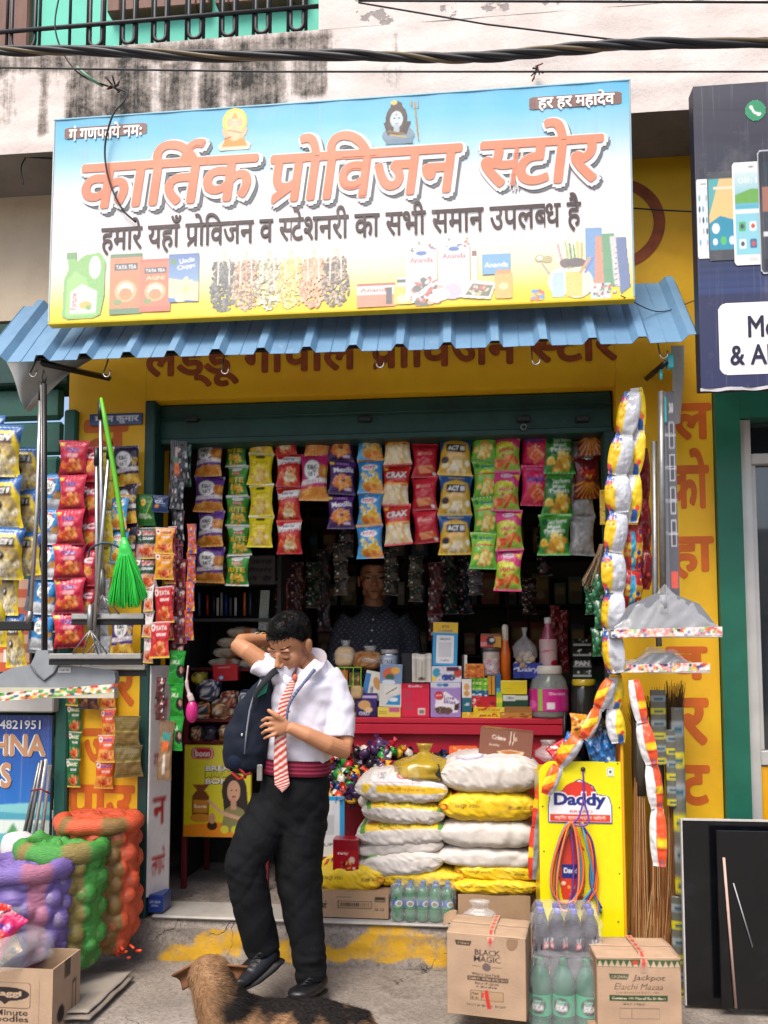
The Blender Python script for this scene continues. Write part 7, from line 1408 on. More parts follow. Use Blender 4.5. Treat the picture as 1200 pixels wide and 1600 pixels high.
for i in range(3): LT.rect(.04+.33*i, .1, .3+.33*i, .9, '#1c2440'); LT.rect(.1+.33*i, .2, .24+.33*i, .6, '#d83a2a'); LT.text('UP', .17+.33*i, .72, .1, .3, '#f0f0f0'); LT.text('THUMS', .17+.33*i, .38, .11, .22, '#f4f0f0')
LS = Art(120, 40, '#1fa878');
for i in range(3): LS.ell(.12+.33*i, .5, .12, .42, '#16201e'); LS.text('SODA', .12+.33*i, .42, .17, .3, '#f2f4f0', 0, .05); LS.text('Bisleri', .12+.33*i, .72, .14, .18, '#8ae0c0')
YBt = -.52
bottle_pack('soda_pack', 'lower shrink wrapped pack of teal soda bottles in front of the yellow board', (832, 1512, 936, 1640), YBt-.07, 3, 2, M_TBOT, LS, '#1f6a4a', 'soda', '#2a6a54')
zt_ = at(880, 1527, YBt).z
bottle_pack('cola_pack', 'upper shrink wrapped pack of clear and dark cola bottles stacked on the soda', (838, 1435, 936, 1532), YBt-.0, 4, 2, M_WBOT, LT, '#5a62c0', 'cola', '#2a2a34', z=zt_)
def bm(A):
 c = '#2a2026'; A.poly([(.12, .86), (.3, .86), (.32, .92), (.1, .92)], '#3a302a'); A.text('CROWN', .21, .887, .15, .03, '#b0906e'); A.text('BLACK', .52, .79, .32, .07, c, 0, .015); A.text('MAGIC', .52, .71, .34, .07, c, 0, .015); A.ell(.51, .615, .055, .05, '#6a5a54'); A.rect(.33, .612, .44, .622, c); A.rect(.58, .612, .7, .622, c)
 A.text('Whole Sale Pack', .5, .52, .36, .035, c); A.rect(.26, .44, .78, .49, '#4a3a30'); A.text('Contains 144 Pkts of 75/- Each', .52, .466, .48, .03, '#c0a080'); A.text('M.R.P. ₹ 720.00', .51, .41, .3, .03, c); A.text('Inclusive of all taxes', .51, .37, .26, .02, c)
 A.rect(.3, .2, .72, .32, '#5a4a3e'); A.rect(.306, .206, .714, .314, '#b0906e'); A.rect(.44, .2, .445, .32, '#5a4a3e'); A.text('Pkd', .36, .28, .08, .03, c); A.text('B.No', .36, .23, .08, .03, c); A.text('SWEET SANDWICH BISCUIT', .5, .14, .5, .022, c); A.line(.5, .33, .54, .1, .05, '#c8302a'); A.line(.46, .3, .46, .24, .02, '#c8402a')
def flapped(name, label, px, Y, dep, fn, rz, bg='#b0906e', z=None, side='#937358', tape=True):
 x0, y0, x1, y1 = px; c = at((x0+x1)/2, y1, Y); w = S(x1-x0, Y); h = at(0, y0, Y).z-at(0, y1, Y).z
 if z is not None: c.z = z
 root = thing(name, label, 'carton', c, (0, 0, rz)); A = carton_mat_art(150, 150, fn, bg)
 mb = MB().box(-w/2, w/2, .001, dep, 0, h-.004, hx(side), b=.004); mb.grid(lambda u, v: (w*(u-.5)*.985, -.0008+.004*mnoise.noise((u*3, v*3, len(label)))-.003*math.sin(math.pi*u)*math.sin(math.pi*v), h*(.006+.984*v)), 110, 110, A); obj('body', mb, M_CARD, root)
 for s, y0_, y1_ in ((1, .0, dep/2-.002), (-1, dep/2+.002, dep)):
  obj('flap', MB().grid(lambda u, v: (w*(u-.5), y0_+(y1_-y0_)*v, h-.002+.006*(v if s > 0 else 1-v)+.004*mnoise.noise((u*4, v*3, s))), 16, 8, None, hx(bg)), M_CARD, root).modifiers.new('t', 'SOLIDIFY').thickness = .003
 if tape:
  tA = Art(30, 90, '#b89a86');
  for i in range(5): tA.ell(.5, .1+.2*i, .3, .06, '#c8402a'); tA.rect(.1, .18+.2*i, .9, .2+.2*i, '#c8705a')
  obj('tape', MB().grid(lambda u, v: (w*.08*(u-.5)+w*.06, (dep*.98*v if v > .12 else 0)-.003*(v <= .12), h+.0075 if v > .12 else h-.05+.05*v/.12), 6, 30, tA), M_FOIL, root)
 return root
YBM = -.66
flapped('biscuit_carton', 'brown carton printed BLACK MAGIC standing in front of the sacks', (700, 1472, 820, 1594), YBM+.02, .20, bm, -.16, z=at(760, 1594, YBM).z, bg='#b4967a')
def tri(A):
 A.rect(0, .0, 1, 1, '#b4967a'); A.rect(0, .8, 1, .98, '#b8382e')
 for i in range(14): A.poly([(i/14, .8), ((i+.5)/14, .98), ((i+1)/14, .8)], '#d8c4b0')
flapped('biscuit_carton', 'lower carton with red triangle border under the carton printed BLACK MAGIC', (692, 1592, 826, 1680), YBM+.0, .24, tri, -.14, z=-.2185, tape=False)
def jk(A):
 c = '#2e4a2a'; A.rect(0, .86, 1, .97, '#3c5a34')
 for i in range(14): A.poly([(i/14, .865), ((i+.5)/14, .965), ((i+1)/14, .865)], '#c8ac90')
 A.poly([(.16, .68), (.36, .68), (.38, .76), (.14, .76)], '#3a4a34'); A.text('CROWN', .26, .72, .18, .04, '#b8a084'); A.text('Jackpot', .62, .7, .38, .1, '#4a3a30', 0, .01, .2); A.text('Elaichi Mazaa', .5, .58, .58, .09, '#5a4434', 0, .0, .25); A.text('SANDWICH BISCUITS', .48, .49, .52, .03, '#8a6a4a'); A.rect(.14, .37, .84, .45, '#2e4a2a'); A.text('Contains: 144 Pkts of Rs. 5/- Each', .49, .41, .64, .035, '#d8c4a8'); A.text('M.R.P. ₹ 720.00', .44, .32, .26, .03, c); A.rect(.26, .1, .74, .26, '#4a5a44'); A.rect(.266, .106, .734, .254, '#b8987c'); A.rect(.4, .1, .405, .26, '#4a5a44'); A.ell(.46, .93, .04, .03, '#c8402a')
flapped('biscuit_carton', 'brown carton with green triangle border printed Jackpot at the lower right', (938, 1512, 1062, 1612), YBM+.04, .2, jk, .06, z=at(1000, 1612, YBM).z, bg='#b8987c')
o = thing('carton_stand', 'brown carton lying under the carton printed Jackpot', 'carton', (at(1000, 1612, YBM).x, YBM+.12, -.2195)); obj('body', MB().box(-.16, .16, -.07, .09, 0, at(1000, 1612, YBM).z+.2185, hx('#9c7d60'), b=.004), M_CARD, o)
def oc(A): A.rect(.45, .3, .5, .5, '#7a5a44'); A.rect(0, .86, 1, .87, '#8a6c52')
YO = -.22
o = thing('open_carton', 'open empty brown carton with raised back flap behind the front cartons', 'carton', at(775, 1500, YO))
x0, x1 = xof(712, 1440, YO), xof(838, 1440, YO); zt2, zb2 = zof(770, 1445, YO), .002
W_(o, 'front_panel', MB().box(x0, x1, YO, YO+.005, zb2, zt2, hx('#a58768')), M_CARD)
W_(o, 'side_panel', MB().box(x0, x0+.005, YO+.0055, YO+.17, zb2, zt2, hx('#9a7c5e')), M_CARD); W_(o, 'side_panel', MB().box(x1-.005, x1, YO+.0055, YO+.17, zb2, zt2, hx('#9a7c5e')), M_CARD)
pz = zof(770, 1400, YO+.17)
W_(o, 'back_flap', MB().grid(lambda u, v: (x0+.008+(x1-x0-.016)*u, YO+.172+.012*v, zb2+(pz-zb2)*v+.002*math.sin(9*u)), 30, 20, carton_mat_art(120, 60, lambda A: A.rect(.48, .62, .53, .76, '#6a5038').rect(.2, 0, .203, 1, '#8e7054').rect(.44, 0, .443, 1, '#8e7054').rect(.7, 0, .703, 1, '#8e7054'), '#a48668')), M_CARD)
W_(o, 'side_flap', MB().grid(lambda u, v: (x0-.0-.05*v, YO+.16*u, zt2+.004+.03*v*(1-v)-.02*v), 8, 8, None, hx('#a98b6e')), M_CARD)
o = thing('crumpled_film', 'crumpled clear film lying in the open carton', 'film', at(750, 1440, YO+.04)); bag_film('film', o, (0, 0, -.02), S(50, YO), S(40, YO), S(30, YO), M_CLEAR, seed=11, neck=.5)
YMg = -.72
def mg(A):
 A.rrect(.0, .34, .66, .78, .05, '#4a3a30'); A.rrect(.01, .35, .65, .77, .045, '#b89a7e'); A.ell(.3, .58, .34, .12, '#2a2020'); A.poly([(.2, .5), (.4, .5), (.3, .4)], '#2a2020'); A.text('Maggi', .3, .58, .46, .12, '#c8aa8c', 0, .03); A.text('2-Minute', .32, .27, .62, .1, '#2a2020', 0, .02); A.text('Noodles', .34, .16, .6, .1, '#2a2020', 0, .02)
xm0, xm1 = xof(-70, 1560, YMg), xof(82, 1560, YMg); zmt = zof(60, 1514, YMg)
o = thing('noodle_carton', 'open brown carton printed with an oval noodle mark at the lower left corner', 'carton', ((xm0+xm1)/2, YMg, -.215))
zb3 = -.2165
A = carton_mat_art(170, 170, None, '#b89a7e'); mgA = Art(150, 150, '#b89a7e'); mg(mgA)
W_(o, 'front_panel', MB().grid(lambda u, v: (xm0+(xm1-xm0)*u, YMg, zb3+(zmt-zb3)*v), 20, 20, None, hx('#b89a7e')).box(xm0, xm1, YMg+.001, YMg+.006, zb3, zmt-.001, hx('#a88a6e')), M_CARD)
def mark(px, Y, tokens_fn): pass
m0, m1 = at(-26, 1600, YMg), at(62, 1530, YMg)
W_(o, 'printed_mark', MB().grid(lambda u, v: (m0.x+(m1.x-m0.x)*u, YMg-.001, m0.z+(m1.z-m0.z)*v), 90, 80, mgA, uv=(0, .05, .78, .85)), M_CARD)
sd_ = Art(60, 100, '#b89a7e'); sd_.rect(.4, .86, .62, 1, '#5a4a3a'); sd_.ell(.3, .6, .14, .07, '#2a2020'); sd_.rect(.2, .38, .4, .48, '#3a302a'); sd_.rect(.7, .5, .85, .8, '#4a3e34'); sd_.rect(.5, .1, .65, .3, '#3a302a'); sd_.rect(.73, .53, .82, .77, '#b89a7e')
W_(o, 'side_panel', MB().grid(lambda u, v: (xm1+.001-.0*u, YMg+.2*u, zb3+(zmt-zb3)*v), 30, 60, sd_).box(xm1-.006, xm1, YMg+.007, YMg+.2, zb3, zmt-.001, hx('#a88a6e')), M_CARD)
W_(o, 'back_panel', MB().box(xm0, xm1-.007, YMg+.194, YMg+.2, zb3, zmt, hx('#a88a6e')), M_CARD); W_(o, 'side_panel', MB().box(xm0, xm0+.006, YMg+.007, YMg+.193, zb3, zmt, hx('#a88a6e')), M_CARD)
W_(o, 'bottom', MB().box(xm0+.008, xm1-.008, YMg+.008, YMg+.192, zb3, zb3+.2, hx('#6a5644')), M_CARD)
for i, (px, py, w_, ro, dg_, k_, lb) in enumerate(((-12, 1408, 62, .3, d_crax, 'b1', 'red and cream'), (22, 1424, 56, .55, d_pink, 'b2', 'hot pink'), (2, 1452, 66, .9, d_silver, 'b3', 'silver'), (-20, 1448, 60, .1, d_blue, 'b4', 'blue'), (24, 1462, 58, .75, lambda: base_pack('#c8984a').specks(20, 0, 0, 1, 1, .1, ['#e8c87a', '#8a5a1c', '#2a2a30']), 'b5', 'golden'), (0, 1420, 60, -.2, d_act_left, 'b6', 'yellow popcorn'))):
 o = link('snack_packet', pack_mesh(k_, S(w_, YMg), S(w_*1.25, YMg), S(w_*.45, YMg), dg_, seed=i, wr=1.8)); o.location = at(px, py, YMg+.05+.02*(i % 3)); o.rotation_euler = (R(-25), ro, R(20-12*i)); tag(o, lb+' packet in the clear bag over the open noodle carton', 'packet')
o = thing('clear_bag', 'crumpled clear film bag draped over the snack packets at the left edge', 'bag', at(6, 1512, YMg+.1)); bag_film('film', o, (0, 0, -.03), S(150, YMg), .24, S(160, YMg), M_CLEAR, seed=7, neck=.3)
def bb(A):
 A.text('Crème', .36, .72, .26, .16, '#e8d8cc', -.05); A.text('Biscuits', .28, .46, .2, .09, '#d8c0b0'); A.line(.62, .98, .6, .5, .07, '#e8d8c4'); A.line(.62, .98, .605, .5, .04, '#7a4a3a'); A.poly([(.34, .24), (.6, .34), (.86, .3), (.84, .2), (.56, .1), (.4, .14)], '#e8c8a4'); A.poly([(.38, .24), (.6, .31), (.8, .27), (.56, .14)], '#b8763c'); A.ell(.68, .72, .03, .08, '#c8a890')
fbox('biscuit_box', 'brown biscuit box tilted on the topmost white sack', 'box', (748, 1141, 829, 1186), YK+.06, .12, carton_mat_art(120, 64, bb, '#8a5a48'), '#6a4438', M_GLOSS, ry=.09, rz=-.1, top='#7a4e3e')
o = thing('yellow_bag', 'tied translucent yellow bag of sweets on the left column of sacks', 'bag', at(664, 1232, YK+.1)); bag_film('film', o, (0, 0, 0), S(96, YK), .2, S(84, YK), mat('yellow_film', '#c8a830', .2, var=.1, alpha=.72, coat=.8, bump=.7, bscale=20), seed=4, neck=.14)
g = random.Random(5); mb = MB()
for i in range(60): mb.ell((g.uniform(-.08, .08), g.uniform(-.07, .07), g.uniform(.02, .09)), (.016, .016, .012), 8, 6, hx(g.choice(['#8a6a1c', '#c89a2a', '#5a4a1c', '#b8862a'])))
tag(obj('sweets', mb, M_SOLID, o), kind='stuff')
fbox('sweet_label', 'dark printed card inside the yellow bag of sweets', 'card', (656, 1196, 690, 1222), YK-.0, .004, Art(40, 30, '#2a2a20').ell(.3, .5, .16, .3, '#e89a3a').ell(.6, .5, .14, .24, '#d8b04a').rect(.05, .05, .95, .1, '#b89a4a').rect(.05, .9, .95, .95, '#b89a4a'), '#2a2a20', ry=-.15)
zc = zof(600, 1250, YK+.1)
hp = thing('candy_box', 'shallow red box under the heap of wrapped candies', 'box', (xof(600, 1250, YK+.2), YK+.2, FLOORZ)); W_(hp, 'box', MB().box(xof(500, 1250, YK+.12), xof(700, 1250, YK+.12), YK+.42, YCF+.0, FLOORZ+.03, zc, hx('#b01c30'), b=.005), M_SOLID)
tw = []
for k, c in enumerate(('#3a2450', '#1a1418', '#d8481e', '#e8b42a', '#1f4a8a', '#2a9a3c', '#c81f2a', '#e8e0d0', '#4a2a5a', '#241a28', '#5a3a6a', '#c8a04a')):
 mb = MB(); mb.ell((0, 0, 0), (.017, .009, .012), 8, 6, hx(c))
 for s in (-1, 1): mb.add([(s*.012, 0, 0), (s*.025, -.010, .006), (s*.026, .0, -.004), (s*.024, .010, .006)], [(0, 1, 2), (0, 2, 3)], hx(c))
 tw.append(mesh('candy', mb, M_FOIL))
g = random.Random(12)
for i in range(210):
 x = g.uniform(.0, 1); px = 498+205*x; dpt = g.random()
 top = 1168+14*math.sin(px*.05)+6*g.random(); py = 1250-(1250-top)*dpt*(1 if px < 640 else .9)
 Y = YK+.40-.22*(1-dpt)+.02*g.random()-.02
 p = at(px, py, Y); o = link('candy', g.choice(tw), None); o.location = p; o.rotation_euler = (g.uniform(0, 6), g.uniform(0, 6), g.uniform(0, 6)); k = g.uniform(1.5, 2.4); o.scale = (k, k, k); kc = tw.index(o.data); cn = ('violet', 'black', 'orange', 'yellow', 'blue', 'green', 'red', 'cream', 'plum', 'dark', 'mauve', 'gold')[kc]; tag(o, cn+' foil wrapped candy in the heap between counter and sacks', 'candy', cn+' candies in the heap')
mb = MB().grid(lambda u, v: tuple(at(496+212*u, 1252-(1252-1176)*v, YK+.17+.26*v)), 20, 8, None, hx('#1e1620')); tag(obj('candy_heap', mb, M_SOLID, world=True), 'dark tray under the loose wrapped candies', 'tray')
pk('orange crinkled packet at the back of the candy heap', (702, 1166, 746, 1184), YK+.3, '#e8602a', ['#f2b04a', '#c8301c', '#f0e0c8'], None, seed=8); pk('second orange packet lower beside the yellow bag', (704, 1186, 738, 1214), YK+.28, '#d8501e', ['#f2a03c', '#a8281c'], None, seed=9)
fbox('red_gift_box', 'small red printed box standing on the yellow sack by the boy', 'box', (520, 1312, 560, 1370), YK-.02, .08, Art(60, 90, '#b01420').rect(0, .72, 1, 1, '#981020').text('Party', .4, .62, .4, .08, '#f0e0d8').ell(.74, .44, .12, .1, '#e8c8a8').ell(.5, .34, .1, .06, '#3a1418').specks(14, .1, .1, .9, .4, .04, ['#e8d8d0', '#e8a03c', '#d83a3a'], 2), '#8a101c', top='#b0202c')
A = Art(60, 110, '#e4e4e6'); A.rect(.82, 0, 1, 1, '#3aa4d8'); A.rect(0, .94, 1, 1, '#3aa4d8'); A.text('UPI', .4, .2, .4, .06, '#3a3a4a'); A.rect(.1, .36, .6, .7, '#c8c8cc')
fbox('payment_board', 'white payment board with blue edge standing behind the red gift box', 'sign', (498, 1250, 538, 1345), YK+.14, .01, A, '#3aa4d8', z=zof(520, 1352, YK+.0))
o = thing('clear_bag', 'crumpled clear bag at the right end of the counter front beside the brown box', 'bag', at(857, 1192, YK+.1)); bag_film('film', o, (0, 0, 0), S(46, YK), .1, S(56, YK), M_CLEAR, seed=9, neck=.4)
# yellow bread stand with hanging cords
YD = -.26
dx0, dx1 = xof(843, 1300, YD), xof(972, 1300, YD); dzt = zof(908, 1190, YD); dzb = .002
st = thing('bread_stand', 'bright yellow metal bread stand with red and blue name plate', 'stand', ((dx0+dx1)/2, YD, 0))
n = 10; cr = S(22, YD); poly = [(dx0, dzb), (dx1, dzb), (dx1, dzt)]+[(dx0+cr-cr*math.sin(t), dzt-cr+cr*math.cos(t)) for t in np.linspace(0, math.pi/2, 8)]
W_(st, 'front_panel', MB().prism(poly, YD, YD+.012, hx('#f2e410')), M_GLOSS)
W_(st, 'side_panel', MB().box(dx1+.0005, dx1+.012, YD, YD+.22, dzb, zof(978, 1055, YD+.0), hx('#e8a818'), b=.003), M_GLOSS)
W_(st, 'side_panel', MB().box(dx0, dx0+.012, YD+.0125, YD+.2, dzb, dzt-cr, hx('#d8b818')), M_GLOSS)
W_(st, 'back_panel', MB().box(dx0+.0125, dx1, YD+.2, YD+.21, dzb, dzt-.04, hx('#d8b818')), M_GLOSS)
for x, y in ((866, 1196), (965, 1193), (848, 1260), (850, 1330), (968, 1262), (968, 1365), (966, 1440)): W_(st, 'rivet', MB().ell(at(x, y, YD-.001), (.003, .002, .003), 8, 6, hx('#4a4420')), M_SOLID)
A = Art(230, 170, clear=True); A.poly([(.0, .02), (1, .02), (1, .42), (.95, .62), (.78, .66), (.72, .84), (.5, .99), (.28, .84), (.22, .72), (.03, .66), (.0, .4)], '#2a3a8a'); A.poly([(.015, .04), (.985, .04), (.985, .42), (.94, .6), (.76, .64), (.7, .82), (.5, .965), (.3, .82), (.24, .7), (.05, .64), (.015, .4)], '#f4f0f0')
A.ell(.48, .66, .26, .27, '#d83a2a'); A.rect(.04, .04, .96, .54, '#f4f0f0'); A.text('Daddy', .5, .5, .86, .42, '#f4f0f0', 0, .09); A.text('Daddy', .5, .5, .82, .36, '#23307c', 0, .045); A.text('BREAD', .52, .27, .36, .06, '#c83a2a'); A.rect(.03, .05, .97, .21, '#d8482e'); A.text(['बढ़िया स्वाद बढ़िया जिंदगी'], .5, .13, .8, .11, '#f2c8b8', 0, .02)
sticker('name_plate', A, (856, 1216, 956, 1287), st, YD, M_GLOSS, nu=110, z=.003)
A = Art(30, 34, '#f4f4ec'); A.rect(.1, .1, .9, .9, '#2a7a3a'); A.rect(.16, .16, .84, .84, '#f4f4ec'); A.ell(.5, .5, .2, .18, '#2a7a3a'); sticker('veg_mark', A, (948, 1199, 959, 1213), st, YD, M_GLOSS, nu=20, z=.002)
A = Art(60, 120, clear=True); A.poly([(.1, .7), (.5, 1), (.9, .7)], '#d8402a'); A.poly([(.2, 0), (.8, 0), (.9, .3), (.8, .74), (.2, .74), (.1, .3)], '#d8402a'); A.rect(.18, .3, .82, .5, '#23307c'); A.text('Daddy', .5, .4, .5, .1, '#f2f0f0'); A.specks(14, .2, .05, .8, .28, .05, ['#e89a4a', '#f2d8a8', '#b82a1e'], 3); sticker('bread_print', A, (868, 1296, 920, 1405), st, YD, M_GLOSS, nu=44, z=.002)
o = thing('skipping_ropes', 'bundle of orange purple and blue skipping ropes looped on the yellow stand', 'ropes', at(912, 1210, YD))
g = random.Random(6); cl = ['#e8702a', '#6a3a8a', '#2a8ab0', '#e8803a', '#d8602a', '#5a2a7a', '#3a9ab8', '#e86a2a']
for i in range(8):
 dx = g.uniform(-5, 5); wd = g.uniform(18, 36); ln = g.uniform(118, 146); top = at(908+dx*.4, 1284, YD-.02); P = []
 for t in np.linspace(0, 2*math.pi, 12): P.append(at(890+dx-(1-math.cos(t))*0+wd*math.sin(t)*(.4+.6*(1-math.cos(t))/2)-(8*(1-math.cos(t))/2), 1284+ln*(1-math.cos(t))/2, YD-.012-.006*(i % 4)))
 W_(o, 'rope', MB().tube(curve(P, 5), .0042, 6, hx(cl[i])), M_SOLID)
for i in range(7):
 x = 908+g.uniform(-3, 6); W_(o, 'rope', MB().tube(pxcurve([(x, 1284, YD-.015), (918+g.uniform(-4, 10), 1320, YD-.02-.003*i), (922+g.uniform(-6, 16), 1380, YD-.015), (918+g.uniform(-14, 24), 1415+g.uniform(-10, 14), YD-.012)], 8), .004, 6, hx(cl[i])), M_SOLID)
W_(o, 'tie', MB().tube(pxcurve([(911, 1206, YD-.004), (912, 1245, YD-.012), (905, 1275, YD-.03), (896, 1288, YD-.03), (914, 1290, YD-.036), (920, 1280, YD-.03), (912, 1250, YD-.012)], 8), .0032, 6, hx('#6a3a9a')), M_SOLID)
W_(o, 'knot', MB().ell(at(911, 1202, YD-.004), (.009, .007, .009), 10, 8, hx('#3a3040')), M_SOLID)
for i, (px, py, w_, h_, ro, c, sc, lb) in enumerate(((900, 1150, 30, 44, .5, '#1f5aa8', ['#3a7ac8', '#123a7a', '#e8e8ee'], 'blue'), (925, 1152, 28, 42, -.3, '#1f5a98', ['#3a8ac8', '#16406a'], 'deep blue'), (952, 1140, 30, 52, .15, '#2a6ab0', ['#4a9ad8', '#16406a', '#d8e0ea'], 'bright blue'), (912, 1116, 44, 40, .1, '#d8861c', ['#e8b03c', '#a85a14', '#3a2a1a'], 'orange printed'), (866, 1162, 34, 36, -.5, '#c81f2a', ['#e8504a', '#8a1018', '#f2d8c8'], 'red'), (940, 1118, 34, 34, .9, '#1a1a1e', ['#3a3a40', '#5a5a60'], 'black'), (884, 1166, 26, 30, 1.0, '#e8b42a', ['#d85a1c', '#f4e08a'], 'yellow'))):
 o = link('small_pouch', pack_mesh('st%d' % i, S(w_, YD), S(h_, YD), S(w_*.4, YD), q(c, sc, 30, .08, i), seed=i, wr=2.2, back=c)); o.location = at(px, py, YD+.03+.012*(i % 4)); o.rotation_euler = (R(-15), ro, R(12*i-30)); tag(o, lb+' crinkled pouch heaped on top of the yellow bread stand', 'pouch')
o = thing('pole', 'black upright pole standing at the right end of the counter', 'pole', at(882, 1160, YCF-.1)); W_(o, 'pole', MB().tube([at(882, 1112, YCF-.1), at(882, 1175, YCF-.1)], .009, 8), M_BLACK); W_(o, 'pole_lower', MB().tube([at(882, 1176, YCF-.1), at(882, 1420, YCF-.1)], .007, 8), M_DSTEEL)
# stick brooms
YBr = -.14
GB = 'coconut stick brooms standing in a row'
for i, (px0, px1, ytop, lean) in enumerate(((985, 1012, 1090, 0), (1008, 1040, 1078, 4), (1034, 1062, 1068, 6))):
 g = random.Random(50+i); o = thing('stick_broom', ('stick broom nearest the yellow stand', 'middle stick broom with a yellow labelled neck', 'rightmost stick broom by the yellow pillar')[i], 'broom', at((px0+px1)/2, 1535, YBr), (0, 0, 0), GB); mb = MB()
 for k in range(270):
  u = g.random(); d = g.uniform(-1, 1); xb = px0+(px1-px0)*u+g.uniform(-3, 3); xn = (px0+px1)/2+((u-.5)*16)+lean*.5; yb2 = 1530+g.uniform(-40, 6); c = hx(g.choice(['#b47a48', '#94603a', '#cc9660', '#a46c40', '#7e5232', '#d8ae78']))
  mb.tube([at(xb+g.uniform(-6, 6), yb2, YBr-.035*d), at((xb+xn)/2+lean+g.uniform(-3, 3), 1380, YBr-.03*d), at(xn, 1215, YBr-.022*d)], [.0014, .0018, .0018], 3, c, cap=False)
 for k in range(170):
  u = g.random(); d = g.uniform(-1, 1); xn = (px0+px1)/2+((u-.5)*16)+lean*.5; xt = (px0+px1)/2+lean+(u-.5)*30; c = hx(g.choice(['#5a4228', '#6a5034', '#4a3620', '#8a6a44']))
  mb.tube([at(xn, 1235, YBr-.022*d), at(xn+(xt-xn)*.3, 1140, YBr-.022*d), at(xt+g.uniform(-4, 4), ytop+g.uniform(-6, 34), YBr-.03*d)], [.0018, .0015, .0008], 3, c, cap=False)
 tag(W_(o, 'sticks', mb, M_CLOTH), kind='stuff')
 c = at((px0+px1)/2+lean*.5, 1200, YBr)
 W_(o, 'sleeve', MB().lathe([(S(10, YBr), -S(40, YBr)), (S(11, YBr), 0), (S(10, YBr), S(70, YBr))], 16, hx(('#4a4438', '#55503a', '#484840')[i]), (c.x, c.y, c.z)), M_FOIL)
A = Art(40, 240, '#6a6a60')
for i in range(6): A.rect(0, .02+.165*i, 1, .10+.165*i, '#d8c81e' if i % 2 == 0 else '#9aa0a0'); A.rect(.2, .04+.165*i, .8, .07+.165*i, '#2a5a6a')
for i, (x0, y0, x1, y1) in enumerate(((1018, 1078, 1040, 1195), (1042, 1140, 1058, 1260), (1055, 1105, 1068, 1400), (1052, 1400, 1072, 1560))):
 a, b = at(x0, y1, YBr-.05), at(x1, y0, YBr-.05); w = b.x-a.x
 o = tag(obj('label_strip', MB().grid(lambda u, v: (a.x+w*u, YBr-.05-.012*math.sin(math.pi*u), a.z+(b.z-a.z)*v), 12, 60, A), M_FOIL, world=True), ('yellow and grey label sleeve round the middle broom', 'pale label sleeve low on the rightmost broom', 'long yellow labelled strip hanging beside the rightmost broom', 'silver and yellow strip reaching the ground by the black panel')[i], 'label strip'); o.modifiers.new('t', 'SOLIDIFY').thickness = .001
# dark panels leaning at the right
YPn = -.30
o = thing('dark_panel', 'large black glossy panel with pale edge leaning at the lower right', 'panel', at(1140, 1575, YPn))
M_PANEL = mat('black_gloss_panel', '#0d0e12', .16, var=.1, spec=.6, dirt=.12, dcol='#5a5a60', bump=.05, bscale=6)
a, b = at(1078, 1578, YPn-.04), at(1076, 1282, YPn)
W_(o, 'sheet', MB().box(a.x, a.x+.9, YPn, YPn+.012, max(.002, a.z), b.z, b=.002), M_PANEL)
W_(o, 'edge_trim', MB().box(a.x-.006, a.x-.0005, YPn-.003, YPn+.014, max(.002, a.z), b.z+.005, hx('#c8c4c0')), M_SOLID); W_(o, 'edge_trim', MB().box(a.x, a.x+.9, YPn-.003, YPn+.014, b.z+.0005, b.z+.006, hx('#c8c4c0')), M_SOLID)
o = thing('dark_panel', 'smaller dark panel with scratched film leaning in front of the large black one', 'panel', at(1170, 1580, YPn-.06))
a, b = at(1130, 1580, YPn-.07), at(1130, 1296, YPn-.03)
W_(o, 'sheet', MB().box(a.x, a.x+.7, YPn-.05, YPn-.04, max(.002, a.z), b.z, b=.002), M_PANEL); W_(o, 'edge_strip', MB().tube([at(1131, 1340, YPn-.056), at(1150, 1575, YPn-.056)], .005, 6, hx('#c8a898')), M_SOLID)
W_(o, 'edge_strip', MB().tube([at(1146, 1380, YPn-.056), at(1176, 1480, YPn-.056)], .0025, 6, hx('#a8a8ac')), M_SOLID)
o = thing('metal_bars', 'bundle of aluminium bars tied with red string leaning beside the green post', 'bars', at(60, 1330, -.1))
for i, ((x0, y0), (x1, y1)) in enumerate((((66, 1188), (40, 1330)), ((72, 1186), (50, 1332)), ((62, 1192), (32, 1330)), ((78, 1195), (62, 1330)))): W_(o, 'bar', MB().tube([at(x0, y0, -.10+.012*i), at(x1, y1, -.13+.012*i)], S(3.3, -.1), 4), (M_DSTEEL, M_ALU)[i % 2])
W_(o, 'string', MB().tube([at(48, 1236, -.125), at(62, 1232, -.13), at(78, 1240, -.12)], .004, 6, hx('#8a2a2a')), M_SOLID)
lump('white_bundle', 'white cloth bundle behind the green and purple net sacks', 'bundle', (2, 1300, 52, 1350), -.2, .1, '#d8d4d6', M_CLOTH, 4)
fbox('pink_shutter_sign', 'orange and white striped board behind the popcorn strips at the left', 'board', (-40, 905, 50, 1050), .02, .02, Art(60, 60, '#d8a890').rect(0, .0, 1, .1, '#c85a34').rect(0, .2, 1, .3, '#c85a34').rect(0, .4, 1, .5, '#c85a34').rect(0, .6, 1, .7, '#c85a34').rect(0, .8, 1, .9, '#c85a34').rect(.5, .1, .9, .24, '#f0e8e4'), '#c8a090')
fbox('blue_name_plate', 'small blue plate with Hindi name at the top of the left pillar', 'sign', (135, 646, 226, 664), -.012, .008, Art(120, 26, '#24407c').text(['मदन कुमार'], .52, .45, .84, .7, '#e0e4e8', 0, .03), '#1c3468')
